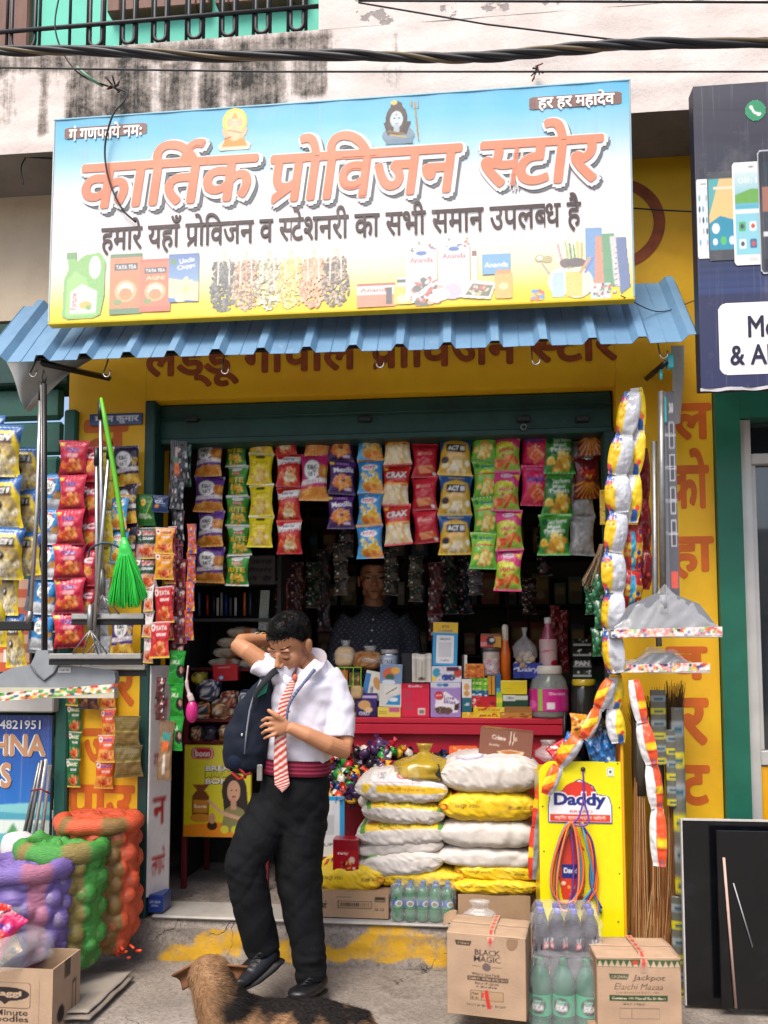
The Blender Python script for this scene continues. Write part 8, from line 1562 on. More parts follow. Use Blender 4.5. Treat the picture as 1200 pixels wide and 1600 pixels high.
# people and dog
def union(mb, voxel, smooth=4, sm=.5):
 me = bpy.data.meshes.new('union'); me.from_pydata([tuple(v) for v in mb.v], [], mb.f)
 o = bpy.data.objects.new('union', me); COL.objects.link(o)
 m = o.modifiers.new('r', 'REMESH'); m.mode = 'VOXEL'; m.voxel_size = voxel
 s = o.modifiers.new('s', 'SMOOTH'); s.iterations = smooth; s.factor = sm
 dg = bpy.context.evaluated_depsgraph_get(); ev = o.evaluated_get(dg); m2 = bpy.data.meshes.new_from_object(ev)
 r = MB(); n = len(m2.vertices); co = np.empty(n*3); m2.vertices.foreach_get('co', co); co = co.reshape(-1, 3)
 no = np.empty(n*3); m2.vertices.foreach_get('normal', no); r.no = no.reshape(-1, 3)
 r.v = [Vector(c) for c in co]; r.f = [tuple(p.vertices) for p in m2.polygons]; r.c = [(.5, .5, .5)]*n; r.sm = [True]*len(r.f)
 bpy.data.objects.remove(o); bpy.data.meshes.remove(me); bpy.data.meshes.remove(m2); return r
def wrinkle(mb, fn):
 for i, v in enumerate(mb.v):
  k = fn(v, Vector(mb.no[i])); mb.v[i] = v+Vector(mb.no[i])*k
M_SKIN = mat('skin', attr=True, rough=.48, var=.05, vscale=30, bump=.06, bscale=300)
M_HAIR = mat('black_hair', attr=True, spec=.25, rough=.55, var=.2, vscale=60)
M_SHIRT = mat('white_shirt_cloth', attr=True, spec=.2, rough=.85, var=.03, vscale=20, bump=.12, bscale=30)
M_TROU = mat('dark_trouser_cloth', attr=True, spec=.12, rough=.85, var=.04, vscale=30, bump=.15, bscale=90)
M_LEATH = mat('black_leather', '#131317', .38, var=.2, bump=.12, bscale=70, dirt=.12, dcol='#55504c')
def head_parts(mb, H, adult=False):
 mb.M = H; E = mb.ell
 E((0, .012, .032), (.073, .093, .078), 24, 16); E((0, -.028, -.03), (.057, .062, .078), 20, 14); E((0, -.042, -.078), (.043, .044, .032), 16, 10); E((0, -.073, -.100), (.019, .016, .016), 12, 8)
 for s in (-1, 1):
  E((s*.036, -.054, -.034), (.026, .032, .034), 12, 10); E((s*.031, -.077, -.011), (.0135, .008, .009), 12, 8); E((s*.03, -.074, .014), (.024, .009, .012), 12, 8)
  E((s*.075, .010, -.018), (.010, .020, .031), 12, 10); E((s*.079, .016, -.008), (.008, .016, .020), 12, 8); E((s*.010, -.100, -.040), (.009, .011, .008), 10, 8)
  E((s*.044, -.02, -.07), (.016, .03, .026), 12, 8)
 mb.tube([(0, -.084, .006), (0, -.094, -.012), (0, -.104, -.028), (0, -.109, -.037)], [.008, .009, .011, .0125], 10); E((0, -.104, -.038), (.013, .012, .009), 12, 8)
 E((0, -.091, -.066), (.022, .011, .0062), 14, 8); E((0, -.089, -.077), (.018, .011, .0072), 14, 8); E((0, -.075, -.07), (.034, .022, .028), 14, 10)
 mb.M = Matrix.Identity(4)
def face_paint(mb, H, skin, closed=True, only=None):
 Hi = H.inverted(); sk = np.array(hx(skin)); C_ = [tuple(sk)]*len(mb.v)
 lip = np.array(hx('#8a4a40')); brow = np.array(hx('#1c1412')); rosy = np.array(hx('#a05a40'))
 V = np.array([tuple(v) for v in mb.v]); Hm = np.array(Hi); L = V @ Hm[:3, :3].T+Hm[:3, 3]
 out = np.tile(sk, (len(V), 1)); f = (np.abs(L[:, 0]) < .1) & (np.abs(L[:, 1]) < .14) & (np.abs(L[:, 2]) < .13)
 def blend(cx, cy, cz, rx, ry, rz, c, k=1.0, p=2):
  d = ((L[:, 0]-cx)/rx)**2+((L[:, 1]-cy)/ry)**2+((L[:, 2]-cz)/rz)**2; a = np.clip(1.35-d, 0, 1)*k*f; out[:] = out*(1-a[:, None])+c*a[:, None]
 blend(0, -.098, -.071, .021, .014, .0095, lip, .7); blend(0, -.1, -.0712, .021, .016, .0016, brow, .75)
 for s in (-1, 1):
  for t in np.linspace(-1, 1, 7): blend(s*(.033+.017*t), -.086, .0135-.004*t*t+.001*t, .006, .02, .0026, brow, .75)
  if closed:
   for t in np.linspace(-1, 1, 7): blend(s*(.031+.014*t), -.09, -.0155+.003*t*t, .004, .02, .0022, brow, .95)
   blend(s*.031, -.088, -.004, .016, .02, .006, rosy, .12)
  else:
   blend(s*.031, -.094, -.011, .013, .02, .0045, np.array(hx('#d8d0c8')), .9); blend(s*.031, -.096, -.0105, .0055, .02, .0052, brow, 1.0)
   for t in np.linspace(-1, 1, 7): blend(s*(.031+.014*t), -.09, -.0055-.003*t*t, .004, .02, .002, brow, .95)
  blend(s*.038, -.07, -.035, .02, .03, .018, rosy, .22); blend(s*.009, -.108, -.046, .0045, .008, .003, brow, .7)
 mb.c = [tuple(x) for x in out]
def face_lines(par, body, H, closed):     # brows, lashes, lip line laid on the skin
 from mathutils.bvhtree import BVHTree
 bv = BVHTree.FromPolygons(body.v, body.f); R3 = H.to_3x3()
 def strip(name, pts, r, c, m=M_HAIR):
  P = []
  for x, z in pts:
   h = bv.ray_cast(H @ Vector((x, -.2, z)), R3 @ Vector((0, 1, 0)))[0]
   if h is not None: P.append(h)
  if len(P) > 2: W_(par, name, MB().tube(P, [r*k for k in np.interp(np.linspace(0, 1, len(P)), [0, .3, .7, 1], [.5, 1, .9, .3])], 6, hx(c)), m)
 for s in (-1, 1):
  strip('eyebrow', [(s*(.013+.038*t), .0205+.0045*math.sin(t*2.6)) for t in np.linspace(0, 1, 9)], .0032, '#140f0d')
  strip('eyelash', [(s*(.018+.029*t), (-.0165-.004*math.sin(t*3.14)) if closed else (-.007+.005*math.sin(t*3.14))) for t in np.linspace(0, 1, 9)], .0019, '#120c0a')
  if not closed: strip('eye', [(s*(.026+.011*t), -.0095) for t in np.linspace(0, 1, 5)], .0034, '#0c0808', M_GLOSS)
  strip('nostril', [(s*(.006+.006*t), -.045) for t in np.linspace(0, 1, 4)], .0018, '#3a1c14')
 strip('lip_line', [(-.021+.042*t, -.0715-.0015*math.sin(t*3.14)) for t in np.linspace(0, 1, 11)], .0017, '#4a201a')
def hair_mb(H, front=.052, side=.004, back=-.075, vol=1.0, seed=1):
 mb = MB(); mb.M = H; mb.ell((0, .016, .037), (.0785*vol, .0975*vol, .081*vol), 32, 24); mb.ell((0, -.02, .082), (.055, .05, .034), 16, 10); mb.M = Matrix.Identity(4)
 u = union(mb, .0045, 3); Hi = H.inverted(); keep = []
 for v in u.v:
  l = Hi @ v; lim = front if l.y < -.045 else (front+(side-front)*min(1, (l.y+.045)/.035) if l.y < -.01 else (side if l.y < .02 else side+(back-side)*min(1, (l.y-.02)/.05)))
  keep.append(l.z > lim+.004*mnoise.noise((l.x*90, l.y*90, seed)))
 f = [q_ for q_ in u.f if sum(keep[i] for i in q_) >= 3]; r = MB(); used = sorted({i for q_ in f for i in q_}); mp = {a: i for i, a in enumerate(used)}
 g = random.Random(seed); base = hx('#100e0d')
 for a in used:
  n = Vector(u.no[a]); v = u.v[a]; r.v.append(v+n*(.0035*mnoise.noise(v*55)+.0015*mnoise.noise(v*160))); k = .8+.5*abs(mnoise.noise(v*90)); r.c.append(tuple(x*k for x in base))
 r.f = [tuple(mp[i] for i in q_) for q_ in f]; r.sm = [True]*len(r.f)
 for _ in range(2600):        # short strands lying over the scalp
  a = g.choice(used); v = u.v[a]; n = Vector(u.no[a]); l = Hi @ v
  d = (H.to_3x3() @ Vector((l.x*4+g.uniform(-.4, .4), -1.0+g.uniform(-.4, .4) if l.y < .03 else .5, -.9 if l.z < .06 else .1))); d = (d-n*d.dot(n)); d = d.normalized() if d.length > 1e-6 else n.orthogonal()
  s = d.cross(n)*.0009; ln = g.uniform(.010, .02); k = g.uniform(.3, .8); c = tuple(x*k for x in base); p = v+n*.002
  r.add([p-s, p+s, p+d*ln*.6+n*.003+s*.6, p+d*ln+n*.0025], [(0, 1, 2), (0, 2, 3)], c)
 return r
# the boy
YB0 = -.36
def J(x, y, dy=0.0): return at(x, y, YB0+dy)
def P_(n): return S(n, YB0)
boy = thing('person', 'boy in white school shirt and striped tie stepping down, one arm behind his head', 'person', (J(480, 1558).x, YB0, 0))
HB = Matrix.Translation(J(453, 1004, -.015)) @ Matrix.Rotation(R(-27), 4, 'Z') @ Matrix.Rotation(R(35), 4, 'X') @ Matrix.Rotation(R(5), 4, 'Y') @ Matrix.Scale(1.02, 4)
mb = MB(); head_parts(mb, HB)
def hp_(x, y, z): return HB @ Vector((x, y, z))
mb.tube([hp_(0, .02, -.03), hp_(0, .03, -.09), J(487, 1052, .03)], [.046, .046, .055], 16)
mb.loft([[ (J(cx, y).x+P_(hw)*math.cos(a), YB0+.02+dp*math.sin(a), J(cx, y).z) for a in np.linspace(0, 2*math.pi, 25)[:-1]] for cx, y, hw, dp in ((462, 1250, 42, .085), (463, 1195, 43, .085), (470, 1130, 44, .09), (480, 1080, 46, .09), (485, 1060, 30, .06), (486, 1042, 16, .045))])
mb.tube([J(516, 1066, .02), J(526, 1110, .01), J(538, 1160, -.02), J(537, 1172, -.05), J(512, 1163, -.10), J(480, 1148, -.13), J(452, 1136, -.14)], [.044, .042, .037, .036, .034, .029, .023], 14)
mb.ell(J(436, 1134, -.145), (P_(17), .018, P_(15)), 14, 10, rot=Matrix.Rotation(.2, 4, 'Y'))
for i, (kx, ky, mx_, my, tx, ty) in enumerate(((427, 1123, 417, 1122, 410, 1126), (425, 1131, 414, 1132, 408, 1136), (426, 1140, 415, 1142, 410, 1146), (429, 1148, 419, 1151, 413, 1154))):
 r = (.0082, .0084, .008, .007)[i]; mb.tube([J(438, 1131+i*3, -.145), J(kx, ky, -.158), J(mx_, my, -.166), J(tx, ty, -.15)], [r*1.1, r*1.05, r*.95, r*.8], 10); mb.ell(J(tx, ty, -.15), (r*.82,)*3, 10, 8)
mb.tube([J(442, 1126, -.15), J(433, 1119, -.165), J(424, 1113, -.168), J(420, 1110, -.165)], [.0115, .0105, .009, .0075], 10); mb.ell(J(420, 1110, -.165), (.0078,)*3, 10, 8)
mb.tube([J(440, 1058, 0), J(412, 1036, -.04), J(386, 1017, -.05), J(373, 1009, -.03), J(378, 1003, .0), J(395, 1001, .05), J(415, 1000, .10), J(426, 1000, .12)], [.042, .039, .036, .034, .033, .030, .025, .022], 14)
mb.ell(J(436, 998, .13), (.036, .018, .034), 14, 10)
for i in range(4): mb.tube([J(440, 990+i*6, .135), J(455, 986+i*7, .14), J(468, 986+i*7, .13)], [.0085, .008, .0065], 8)
mb.tube([J(432, 1005, .13), J(438, 1016, .12), J(446, 1022, .11)], [.010, .009, .007], 8)
LL = [(430, 1262, 0, .07), (405, 1310, -.05, .062), (382, 1350, -.10, .048), (394, 1424, -.07, .042), (408, 1482, -.05, .033), (412, 1492, -.05, .03)]
RL = [(478, 1262, .02, .07), (468, 1330, .01, .06), (470, 1380, .0, .046), (478, 1450, .0, .042), (487, 1520, -.01, .033), (488, 1535, -.01, .03)]
for Lg in (LL, RL): mb.tube([J(x, y, d) for x, y, d, r in Lg], [r for *_, r in Lg], 12)
body = union(mb, .0036, 5, .5); face_paint(body, HB, '#c08660')
W_(boy, 'body', body, M_SKIN)
face_lines(boy, body, HB, True)
W_(boy, 'hair', hair_mb(HB, .058, .012, -.055, .985), M_HAIR)
for s_ in (0, 1):
 c = J(402+s_*9, 1001, .06+.03*s_); pts = [c+Vector((.006*math.sin(t)*0, math.cos(t)*.032, math.sin(t)*.032)) for t in np.linspace(0, 2*math.pi, 22)]
 W_(boy, 'bracelet', MB().tube([Vector((p.x+.02*(p.y-c.y)/.03*.5, p.y, p.z)) for p in pts], .003, 6, hx('#c8a860' if s_ else '#b8b0a8')), M_SOLID)
def ring(cx, y, hw, dp, dy=.02, n=32, tilt=0, sq=.8, ty=0): return [(J(cx, y).x+P_(hw)*math.copysign(abs(math.cos(a))**sq, math.cos(a)), YB0+dy+dp*math.copysign(abs(math.sin(a))**sq, math.sin(a)), J(cx, y).z+tilt*math.cos(a)+ty*math.sin(a)) for a in np.linspace(0, 2*math.pi, n+1)[:-1]]
mb = MB(); mb.loft([ring(462, 1204, 44, .088), ring(463, 1196, 50, .100), ring(464, 1186, 55, .113), ring(466, 1165, 56, .116), ring(468, 1130, 56, .112), ring(474, 1095, 56, .108), ring(480, 1070, 54, .10), ring(485, 1057, 44, .085, .025, tilt=.006, ty=.01), ring(488, 1045, 25, .066, .035, ty=.03), ring(489, 1039, 20, .058, .04, ty=.035)])
mb.tube([J(508, 1056, .02), J(520, 1072, .02), J(527, 1100, .015), J(530, 1130, -.0), J(529, 1154, -.012)], [.058, .066, .066, .068, .070], 20)
mb.tube([J(452, 1056, .0), J(436, 1049, -.02), J(415, 1040, -.035), J(399, 1033, -.045)], [.06, .058, .052, .050], 18)
sh = union(mb, .0055, 6, .5)
def wr_sh(v, n):
 p = v-J(468, 1120); q1 = mnoise.noise((p.x*9+p.z*5, p.y*6, p.z*13)); q2 = mnoise.noise((p.x*22, p.y*14+7, p.z*30)); low = max(0, min(1, (J(0, 1150).z-v.z)/.1))
 return .011*q1+.004*q2+.008*low*mnoise.noise((p.x*30, p.y*30, p.z*6))-.010*max(0, .35-abs(mnoise.noise((p.x*7+p.z*9, p.y*6, 3))))-.008*max(0, .3-abs(mnoise.noise((p.x*10-p.z*7, p.y*9, 8))))
wrinkle(sh, wr_sh); sh.c = [hx('#dedbe6')]*len(sh.v); W_(boy, 'shirt', sh, M_SHIRT)
def ribbon(name, pts, widths, art, m, parent, thick=.003, nu=8, nv=60, face=Vector((0, -1, 0)), bow=.004):
 C = curve(pts, max(2, nv//(len(pts)-1))); n = len(C)-1; wl = np.interp(np.linspace(0, 1, n+1), np.linspace(0, 1, len(widths)), widths)
 def f(u, v):
  i = min(n, int(round((1-v)*n))); t = (C[min(i+1, n)]-C[max(i-1, 0)]).normalized(); s = t.cross(face).normalized()
  return C[i]-s*wl[i]*(u-.5)+face*bow*(1-(2*u-1)**2)
 mb = MB().grid(f, nu, n, art if art else None, (.5, .5, .5) if art else (.5, .5, .5)); o = obj(name, mb, m, parent, world=True); sd = o.modifiers.new('t', 'SOLIDIFY'); sd.thickness = thick; return o
A = Art(40, 260, '#ece4dc')
for i in range(-6, 34): A.poly([(0, i/26), (1, i/26+.055), (1, i/26+.078), (0, i/26+.023)], '#c8402c')
ribbon('tie', [J(460, 1062, -.130), J(452, 1078, -.138), J(444, 1100, -.142), J(440, 1130, -.138), J(438, 1165, -.135), J(439, 1205, -.128), J(441, 1226, -.126), J(441, 1238, -.126)], [P_(9), P_(12), P_(15), P_(17), P_(19), P_(22), P_(23), P_(1)], A, M_CLOTH, boy, .004, 12, 110)
W_(boy, 'tie_knot', MB().ell(J(461, 1059, -.131), (P_(4.5), .010, P_(6)), 12, 8, hx('#c86a58')), M_CLOTH)
A = Art(10, 80, '#8a90a8');
for i in range(20): A.rect(0, i/20, 1, i/20+.025, '#3a4468')
ribbon('lanyard', [J(492, 1045, -.09), J(472, 1070, -.13), J(452, 1100, -.142), J(447, 1130, -.14)], [P_(5), P_(5), P_(5), P_(4)], A, M_CLOTH, boy, .002, 4, 40)
for a_, b_, c_, d_ in (((462, 1060, -.128), (492, 1030, -.045), (507, 1042, -.055), (470, 1074, -.132)), ((458, 1061, -.128), (446, 1053, -.10), (441, 1060, -.11), (448, 1073, -.13))):
 a_, b_, c_, d_ = (J(*q_) for q_ in (a_, b_, c_, d_))
 o = W_(boy, 'collar', MB().grid(lambda u, v: a_.lerp(b_, u).lerp(d_.lerp(c_, u), v)+Vector((0, -.008*math.sin(math.pi*u)-.006*(1-v), .004*math.sin(math.pi*v))), 10, 6, None, hx('#dedbe6')), M_SHIRT); o.modifiers.new('t', 'SOLIDIFY').thickness = .003
W_(boy, 'collar_band', MB().loft([[(J(487, y, 0).x+P_(rx)*math.cos(a), YB0+.02+.058*math.sin(a)-.02, J(487, y).z+.045*math.sin(a)-.014) for a in np.linspace(0, 2*math.pi, 25)[:-1]] for y, rx in ((1046, 25), (1032, 24), (1024, 24))], hx('#e6e3ee'), cap=False), M_SHIRT)
for y in (1085, 1112, 1175): W_(boy, 'button', MB().ell(J(452 if y < 1150 else 450, y, -.118), (.004, .002, .004), 8, 6, hx('#d8d4dc')), M_GLOSS)
A = Art(120, 20, '#5c1528'); A.rect(0, .2, 1, .3, '#a83a54'); A.rect(0, .44, 1, .54, '#a83a54'); A.rect(0, .7, 1, .78, '#a83a54')
W_(boy, 'belt', MB().grid(lambda u, v: (J(462, 1196).x+P_(53)*math.copysign(abs(math.cos(2*math.pi*u))**.8, math.cos(2*math.pi*u)), YB0+.02+.120*math.copysign(abs(math.sin(2*math.pi*u))**.8, math.sin(2*math.pi*u)), J(462, 1208-24*v).z-.006*math.cos(2*math.pi*u)), 80, 16, A), M_CLOTH)
W_(boy, 'buckle', MB().box(J(424, 0).x, J(432, 0).x, YB0-.103, YB0-.096, J(0, 1208).z, J(0, 1184).z, hx('#b8a888'), b=.002), M_STEEL)
mb = MB(); mb.loft([ring(461, 1203, 49, .106), ring(459, 1220, 53, .114), ring(457, 1245, 56, .118), ring(454, 1270, 57, .114), ring(452, 1296, 52, .09)])
def leg(l): mb.tube([J(x, y, d) for x, y, d, r in l], [P_(r*(.95 if r > 30 else 1)) for *_, r in l], 20)
leg([(428, 1250, 0, 38), (414, 1285, -.03, 39), (397, 1318, -.07, 37), (383, 1350, -.09, 34), (389, 1390, -.085, 31.5), (397, 1430, -.07, 30), (405, 1462, -.055, 29), (411, 1488, -.05, 27)])
leg([(478, 1250, .02, 40), (470, 1290, .02, 43), (466, 1340, .01, 41), (469, 1390, .0, 37), (475, 1440, -.005, 32), (483, 1490, -.01, 27.5), (489, 1532, -.015, 24)])
tr = union(mb, .0055, 5, .5)
def wr_tr(v, n):
 zz = v.z; knee = math.exp(-((zz-J(0, 1345).z)/.10)**2); ank = max(0, min(1, (J(0, 1440).z-zz)/.12)); up = max(0, (zz-J(0, 1290).z))
 return .006*knee*mnoise.noise((v.x*14+v.z*20, v.y*12, v.z*26))+.011*ank*mnoise.noise((v.x*9, v.y*9, v.z*38))+.004*mnoise.noise((v.x*16-v.z*6, v.y*12, v.z*9))-.012*max(0, .3-abs(mnoise.noise((v.x*9-v.z*7, v.y*7, v.z*4))))-.007*max(0, .25-abs(mnoise.noise((v.x*12+v.z*11, v.y*9, 5))))+(.008*mnoise.noise((v.x*22+v.z*22, v.y*10, v.z*10)) if up > 0 else 0)
wrinkle(tr, wr_tr); tr.c = [hx('#18191b')]*len(tr.v); W_(boy, 'trousers', tr, M_TROU)
def shoe(rings_, sole):
 mb = MB()
 for (x, y, d, rx, rz) in rings_: mb.ell(J(x, y, d), (P_(rx), P_(rx)*.95, P_(rz)), 14, 10)
 for (a, b) in zip(rings_[:-1], rings_[1:]):
  for t in (.33, .66):
   q_ = [a[i]*(1-t)+b[i]*t for i in range(5)]; mb.ell(J(q_[0], q_[1], q_[2]), (P_(q_[3]), P_(q_[3])*.95, P_(q_[4])), 14, 10)
 u = union(mb, .0045, 4); o = W_(boy, 'shoe', u, M_LEATH)
 mb = MB()
 for (x, y, d, rx, rz) in sole: mb.ell(J(x, y, d), (P_(rx), P_(rx)*.95, P_(rz)), 14, 8)
 for (a, b) in zip(sole[:-1], sole[1:]):
  for t in (.25, .5, .75):
   q_ = [a[i]*(1-t)+b[i]*t for i in range(5)]; mb.ell(J(q_[0], q_[1], q_[2]), (P_(q_[3]), P_(q_[3])*.95, P_(q_[4])), 14, 8)
 u = union(mb, .004, 2); obj('sole', MBw(u, o), M_RUBBER, o); return o
def MBw(u, o):
 inv = wmat(o).inverted(); r = MB(); r.v = [inv @ v for v in u.v]; r.f = u.f; r.c = u.c; r.sm = u.sm; return r
o1 = shoe([(495, 1531, -.0, 18, 14), (488, 1540, -.03, 20, 13), (477, 1547, -.07, 20, 10), (468, 1550, -.10, 19, 8)], [(496, 1548, .0, 18, 3.2), (486, 1552, -.03, 20, 3.2), (474, 1557, -.07, 21, 3.2), (467, 1559, -.10, 20, 3.2)])
o2 = shoe([(420, 1492, -.05, 18, 15), (406, 1504, -.08, 20, 14), (388, 1520, -.12, 20, 11), (374, 1531, -.16, 18, 9)], [(430, 1502, -.05, 16, 3.4), (412, 1517, -.08, 19, 3.4), (390, 1533, -.12, 20, 3.4), (373, 1542, -.16, 18, 3.4)])
for (x, y, d) in ((476, 1538, -.09), (480, 1534, -.085), (484, 1530, -.08)): W_(boy, 'lace', MB().tube([J(x-9, y+3, d), J(x, y-1, d-.012), J(x+8, y+2, d+.01)], .0022, 5, hx('#26262a')), M_SOLID)
for (x, y, d) in ((395, 1503, -.145), (400, 1497, -.135), (406, 1491, -.125)): W_(boy, 'lace', MB().tube([J(x-8, y+4, d), J(x, y-2, d-.012), J(x+9, y+2, d+.01)], .0022, 5, hx('#26262a')), M_SOLID)
# school bag
bag = thing('school_bag', 'dark navy school bag slung open on the boy\'s shoulder in front of him', 'school bag', J(395, 1200, -.02))
mb = MB();
def bring(cx, y, hw, dp, dy, sx=0): return [(J(cx, y).x+P_(hw)*math.copysign(abs(math.cos(a))**.7, math.cos(a)), YB0+dy+dp*math.copysign(abs(math.sin(a))**.7, math.sin(a)), J(cx, y).z+sx*math.cos(a)) for a in np.linspace(0, 2*math.pi, 29)[:-1]]
mb.loft([bring(388, 1203, 20, .05, -.02), bring(390, 1196, 33, .075, -.03), bring(391, 1170, 37, .09, -.035), bring(396, 1130, 37, .09, -.035, .02), bring(403, 1095, 29, .08, -.035, .03), bring(413, 1066, 18, .06, -.03, .03), bring(422, 1048, 9, .035, -.03, .02)])
bg_ = union(mb, .006, 5); wrinkle(bg_, lambda v, n: .008*mnoise.noise((v.x*12+v.z*9, v.y*10, v.z*9))+.0035*mnoise.noise(v*34)); bg_.c = [hx('#1d2330')]*len(bg_.v); W_(bag, 'bag_body', bg_, M_CLOTH)
W_(bag, 'zip', MB().tube([J(408, 1062, -.12), J(397, 1085, -.135), J(390, 1110, -.138), J(385, 1145, -.138), J(382, 1178, -.13)], .0032, 6, hx('#8a8f98')), M_SOLID)
W_(bag, 'book', MB().grid(lambda u, v: J(398+18*u+4*v, 1092-10*u-16*v, -.12+.01*u), 6, 6, None, hx('#1f8a6a')), M_SOLID)
W_(bag, 'lining', MB().grid(lambda u, v: J(393+22*u+8*v, 1100-18*u-26*v, -.112+.006*u), 8, 8, None, hx('#203a2e')), M_CLOTH)
ribbon('strap', [J(442, 1046, .0), J(431, 1048, -.085), J(418, 1060, -.118), J(402, 1080, -.135), J(394, 1100, -.135)], [P_(11), P_(11), P_(10), P_(8), P_(6)], None, mat('navy_strap', '#14181f', .8), bag, .005, 6, 40)
W_(bag, 'side_pocket', MB().ell(J(372, 1185, -.08), (P_(18), .04, P_(20)), 14, 10, hx('#1a2438')), M_CLOTH)
for p0, p1, c in (((362, 1206, -.08), (384, 1214, -.09), '#c0392b'), ((374, 1200, -.1), (392, 1208, -.1), '#8a2a30')): W_(bag, 'tag', MB().tube([J(*p0), J((p0[0]+p1[0])/2, p1[1]+3, p0[2]), J(*p1)], .006, 6, hx(c)), M_CLOTH)
W_(bag, 'maker_mark', MB().ell(J(378, 1148, -.128), (.004, .002, .006), 8, 6, hx('#c8ccd0')), M_SOLID)
# the shopkeeper
YS0 = 1.0
def K(x, y, dy=0.0): return at(x, y, YS0+dy)
def Q_(n): return S(n, YS0)
man = thing('person', 'shopkeeper with short dark hair in a dark patterned shirt standing behind the counter', 'person', (K(585, 1000).x, YS0, FLOORZ))
HM = Matrix.Translation(K(584, 903, 0)) @ Matrix.Rotation(R(8), 4, 'Z') @ Matrix.Rotation(R(3), 4, 'X') @ Matrix.Scale(1.10, 4)
mb = MB(); head_parts(mb, HM); hk = lambda *a: HM @ Vector(a)
mb.tube([hk(0, .02, -.03), hk(0, .03, -.1), K(586, 962, .04)], [.052, .053, .065], 16)
def kr(cx, y, hw, dp, n=24): return [(K(cx, y).x+Q_(hw)*math.cos(a), YS0+.04+dp*math.sin(a), K(cx, y).z) for a in np.linspace(0, 2*math.pi, n+1)[:-1]]
mb.loft([kr(586, 1130, 44, .1), kr(586, 1060, 45, .1), kr(586, 1000, 49, .1), kr(586, 972, 45, .085), kr(586, 955, 20, .06)])
for s in (-1, 1):
 mb.tube([K(586+s*48, 978, .04), K(586+s*58, 1030, .05), K(586+s*62, 1085, .02), K(586+s*48, 1112, -.10), K(586+s*30, 1120, -.18)], [.05, .046, .04, .034, .027], 12)
 c = K(586+s*25, 1121, -.2); mb.ell(c, (.036, .03, .018), 12, 8)
 for i in range(4): mb.tube([c+Vector((-s*.01, -.01+.012*i-.02, 0)), c+Vector((-s*.045, -.012+.013*i-.02, -.002)), c+Vector((-s*.072, -.008+.012*i-.02, -.012))], [.009, .0085, .007], 8)
 mb.tube([c+Vector((0, -.025, .008)), c+Vector((-s*.025, -.042, .006)), c+Vector((-s*.045, -.046, 0))], [.011, .009, .0075], 8)
 mb.tube([K(586+s*20, 1120, .04), K(586+s*22, 1240, .04), Vector((K(586+s*22, 1240, .04).x, YS0+.04, FLOORZ+.06))], [.085, .06, .045], 12)
 mb.ell((K(586+s*22, 1240, .04).x, YS0-.02, FLOORZ+.04), (.045, .12, .04), 12, 8)
u = union(mb, .0045, 4); face_paint(u, HM, '#b07a58', closed=False); W_(man, 'body', u, M_SKIN)
face_lines(man, u, HM, False)
W_(man, 'hair', hair_mb(HM, .062, .01, -.06, 1.0, 5), M_HAIR)
mb = MB(); mb.loft([kr(586, 1135, 54, .125), kr(586, 1060, 55, .125), kr(586, 1000, 58, .12), kr(586, 975, 53, .10), kr(586, 957, 28, .075), kr(586, 948, 20, .066)])
for s in (-1, 1): mb.tube([K(586+s*36, 968, .04), K(586+s*52, 990, .04), K(586+s*60, 1035, .045), K(586+s*63, 1080, .02), K(586+s*52, 1104, -.07)], [.07, .066, .062, .055, .048], 14)
u = union(mb, .006, 5); wrinkle(u, lambda v, n: .008*mnoise.noise((v.x*12, v.y*9, v.z*11))+.003*mnoise.noise(v*30))
cs = []
for v in u.v:
 k = (math.sin(v.x*190+math.sin(v.z*90))*math.sin(v.z*190+v.y*60)); cs.append(hx('#70727a') if k > .78 else hx('#3c3e46'))
u.c = cs; W_(man, 'shirt', u, M_SHIRT)
for i in range(4): W_(man, 'button', MB().ell(K(583-i*1.5, 968+i*17, -.088-.006*min(i, 2)), (.006, .003, .006), 8, 6, hx('#c8c8c8')), M_GLOSS)
for s in (-1, 1): W_(man, 'collar', MB().grid(lambda u, v: K(586+s*(3+20*u-2*v), 950-7*u+11*v*(1-u*.6), -.055+.03*u-.012*v), 8, 5, None, hx('#2a2c32')), M_SHIRT).modifiers.new('t', 'SOLIDIFY').thickness = .004
for s in (-1, 1): W_(man, 'trouser_leg', MB().tube([K(586+s*22, 1115, .04), K(586+s*24, 1200, .04), Vector((K(586+s*24, 1200, .04).x, YS0+.04, FLOORZ+.07))], [.10, .085, .07], 14, hx('#2a2a30')), M_TROU)
# the dog, seen from behind
YDg = -.95
def D(x, y, dy=0.0): return at(x, y, YDg+dy)
def G_(n): return S(n, YDg)
dog = thing('dog', 'tan street dog with dark back standing by the boy\'s shoe, facing the shop', 'dog', (D(450, 1600).x, YDg, -.22))
mb = MB()
mb.ell(D(328, 1522, .0), (G_(33), .072, G_(27)), 18, 12); mb.ell(D(326, 1512, .02), (G_(27), .06, G_(18)), 16, 10); mb.tube([D(325, 1520, .03), D(322, 1526, .10), D(320, 1532, .15)], [.045, .034, .024], 14)
for s in (-1, 1): mb.ell(D(328+s*20, 1526, .02), (G_(14), .045, G_(18)), 12, 8)
mb.tube([D(328, 1524, .0), D(334, 1545, -.03), D(348, 1575, -.03), D(372, 1612, .0)], [.062, .068, .085, .105], 18)
mb.tube([D(360, 1600, .0), D(395, 1622, .01), D(440, 1632, .02), D(490, 1632, .02), D(530, 1628, .02), D(556, 1632, .02), D(574, 1650, .02)], [.10, .118, .122, .112, .108, .102, .07], 20)
mb.tube([D(395, 1590, .01), D(440, 1592, .015), D(500, 1590, .02), D(540, 1598, .02)], [.055, .06, .058, .05], 14)
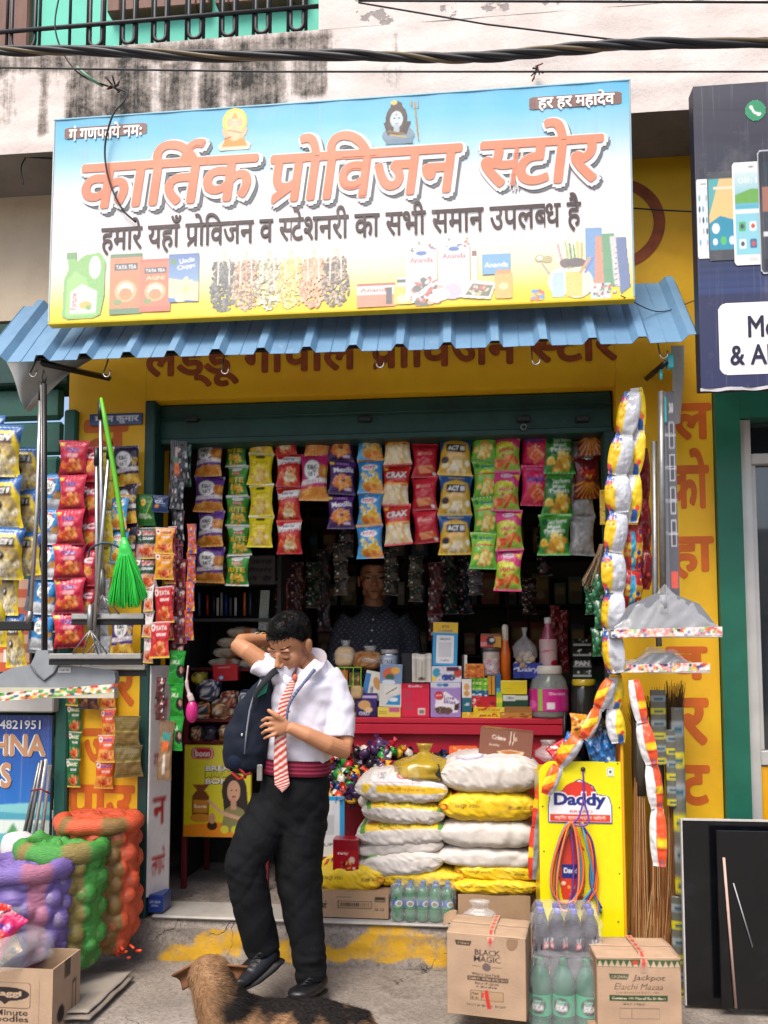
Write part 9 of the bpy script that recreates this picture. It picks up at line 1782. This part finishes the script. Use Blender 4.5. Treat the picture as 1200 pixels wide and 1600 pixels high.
def dleg(x, y0, dy, hind):
 a = D(x, y0, dy); zr = -.22
 if hind: pts = [a, Vector((a.x-.02, a.y, zr+.25)), Vector((a.x+.05, a.y, zr+.13)), Vector((a.x+.03, a.y, zr+.025))]; rs = [.075, .055, .027, .022]
 else: pts = [a, Vector((a.x-.005, a.y, zr+.25)), Vector((a.x+.0, a.y, zr+.13)), Vector((a.x+.005, a.y, zr+.025))]; rs = [.065, .042, .028, .022]
 mb.tube(pts, rs, 12); mb.ell((pts[-1].x-.02, a.y, zr+.02), (.042, .026, .02), 12, 8)
for x, y, dy, h in ((372, 1640, -.055, 0), (380, 1640, .075, 0), (548, 1640, -.055, 1), (556, 1640, .085, 1)): dleg(x, y, dy, h)
mb.tube([D(576, 1625, .02), D(600, 1650, .02), D(612, 1690, .0), D(606, 1730, .0)], [.03, .024, .02, .012], 10)
ug = union(mb, .006, 5)
tan, dark, pale = np.array(hx('#8c6646')), np.array(hx('#1e1a18')), np.array(hx('#a98a68'))
zback = D(450, 1580).z; cs = []
def dogcol(v):
 n_ = mnoise.noise(v*18)*.5+mnoise.noise(v*50)*.3; xx = (v.x-D(345, 1580).x); t = (v.z-(D(0, 1572).z-.035*min(1, max(0, xx-.15)*2.5)))/.04+n_*1.5
 t = min(1, max(0, t))*min(1, max(0, (v.x-D(366, 0).x+n_*.04)/G_(30)))
 k = .5+.5*mnoise.noise(v*26+Vector((9, 0, 0))); c = tan*(1-k*.45)+pale*k*.45; return c*(1-t)+dark*t
ug.c = [tuple(dogcol(v)) for v in ug.v]; W_(dog, 'body', ug, M_CLOTH)
for s, pts, tip in ((-1, ((306, 1534), (300, 1508), (270, 1524), (286, 1544)), 0), (1, ((352, 1526), (354, 1506), (390, 1507), (372, 1532)), 0)):
 a, b, c, d = (D(*p, .0) for p in pts)
 mb = MB().grid(lambda u, v: a.lerp(b, u).lerp(d.lerp(c, u), v)+Vector((0, .022*math.sin(math.pi*u)-.01*v, 0)), 8, 8, None, hx('#7a5236'))
 for i in range(len(mb.c)): u_ = (i % 9)/8; v_ = (i//9)/8; mb.c[i] = tuple(np.array(hx('#8a5e3e'))*(1-v_*.6)+np.array(hx('#2a1e18'))*v_*.6)
 W_(dog, 'ear', mb, M_CLOTH).modifiers.new('t', 'SOLIDIFY').thickness = .006
mb = MB(); g = random.Random(9); idx = [i for i in range(len(ug.v)) if ug.v[i].z > .02]
for _ in range(26000):
 i = g.choice(idx); v = ug.v[i]+Vector((g.uniform(-.003, .003), g.uniform(-.003, .003), g.uniform(-.003, .003))); n = Vector(ug.no[i]); fl = Vector((.9, 0, -.5)) if v.x > D(350, 0).x else Vector((.25, -.2, -1)); fl = fl+Vector((g.uniform(-.35, .35), g.uniform(-.35, .35), g.uniform(-.35, .35)))
 fl = fl-n*fl.dot(n)*.8; fl.normalize(); s = fl.cross(n); s = s.normalized()*.0011 if s.length > 1e-6 else Vector((.001, 0, 0)); ln = g.uniform(.006, .012); k = g.uniform(.6, 1.4)
 c = tuple(x*k for x in ug.c[i]); mb.add([v-s, v+s, v+fl*ln+n*.005], [(0, 1, 2)], c)
tag(W_(dog, 'fur', mb, M_CLOTH), kind='stuff')
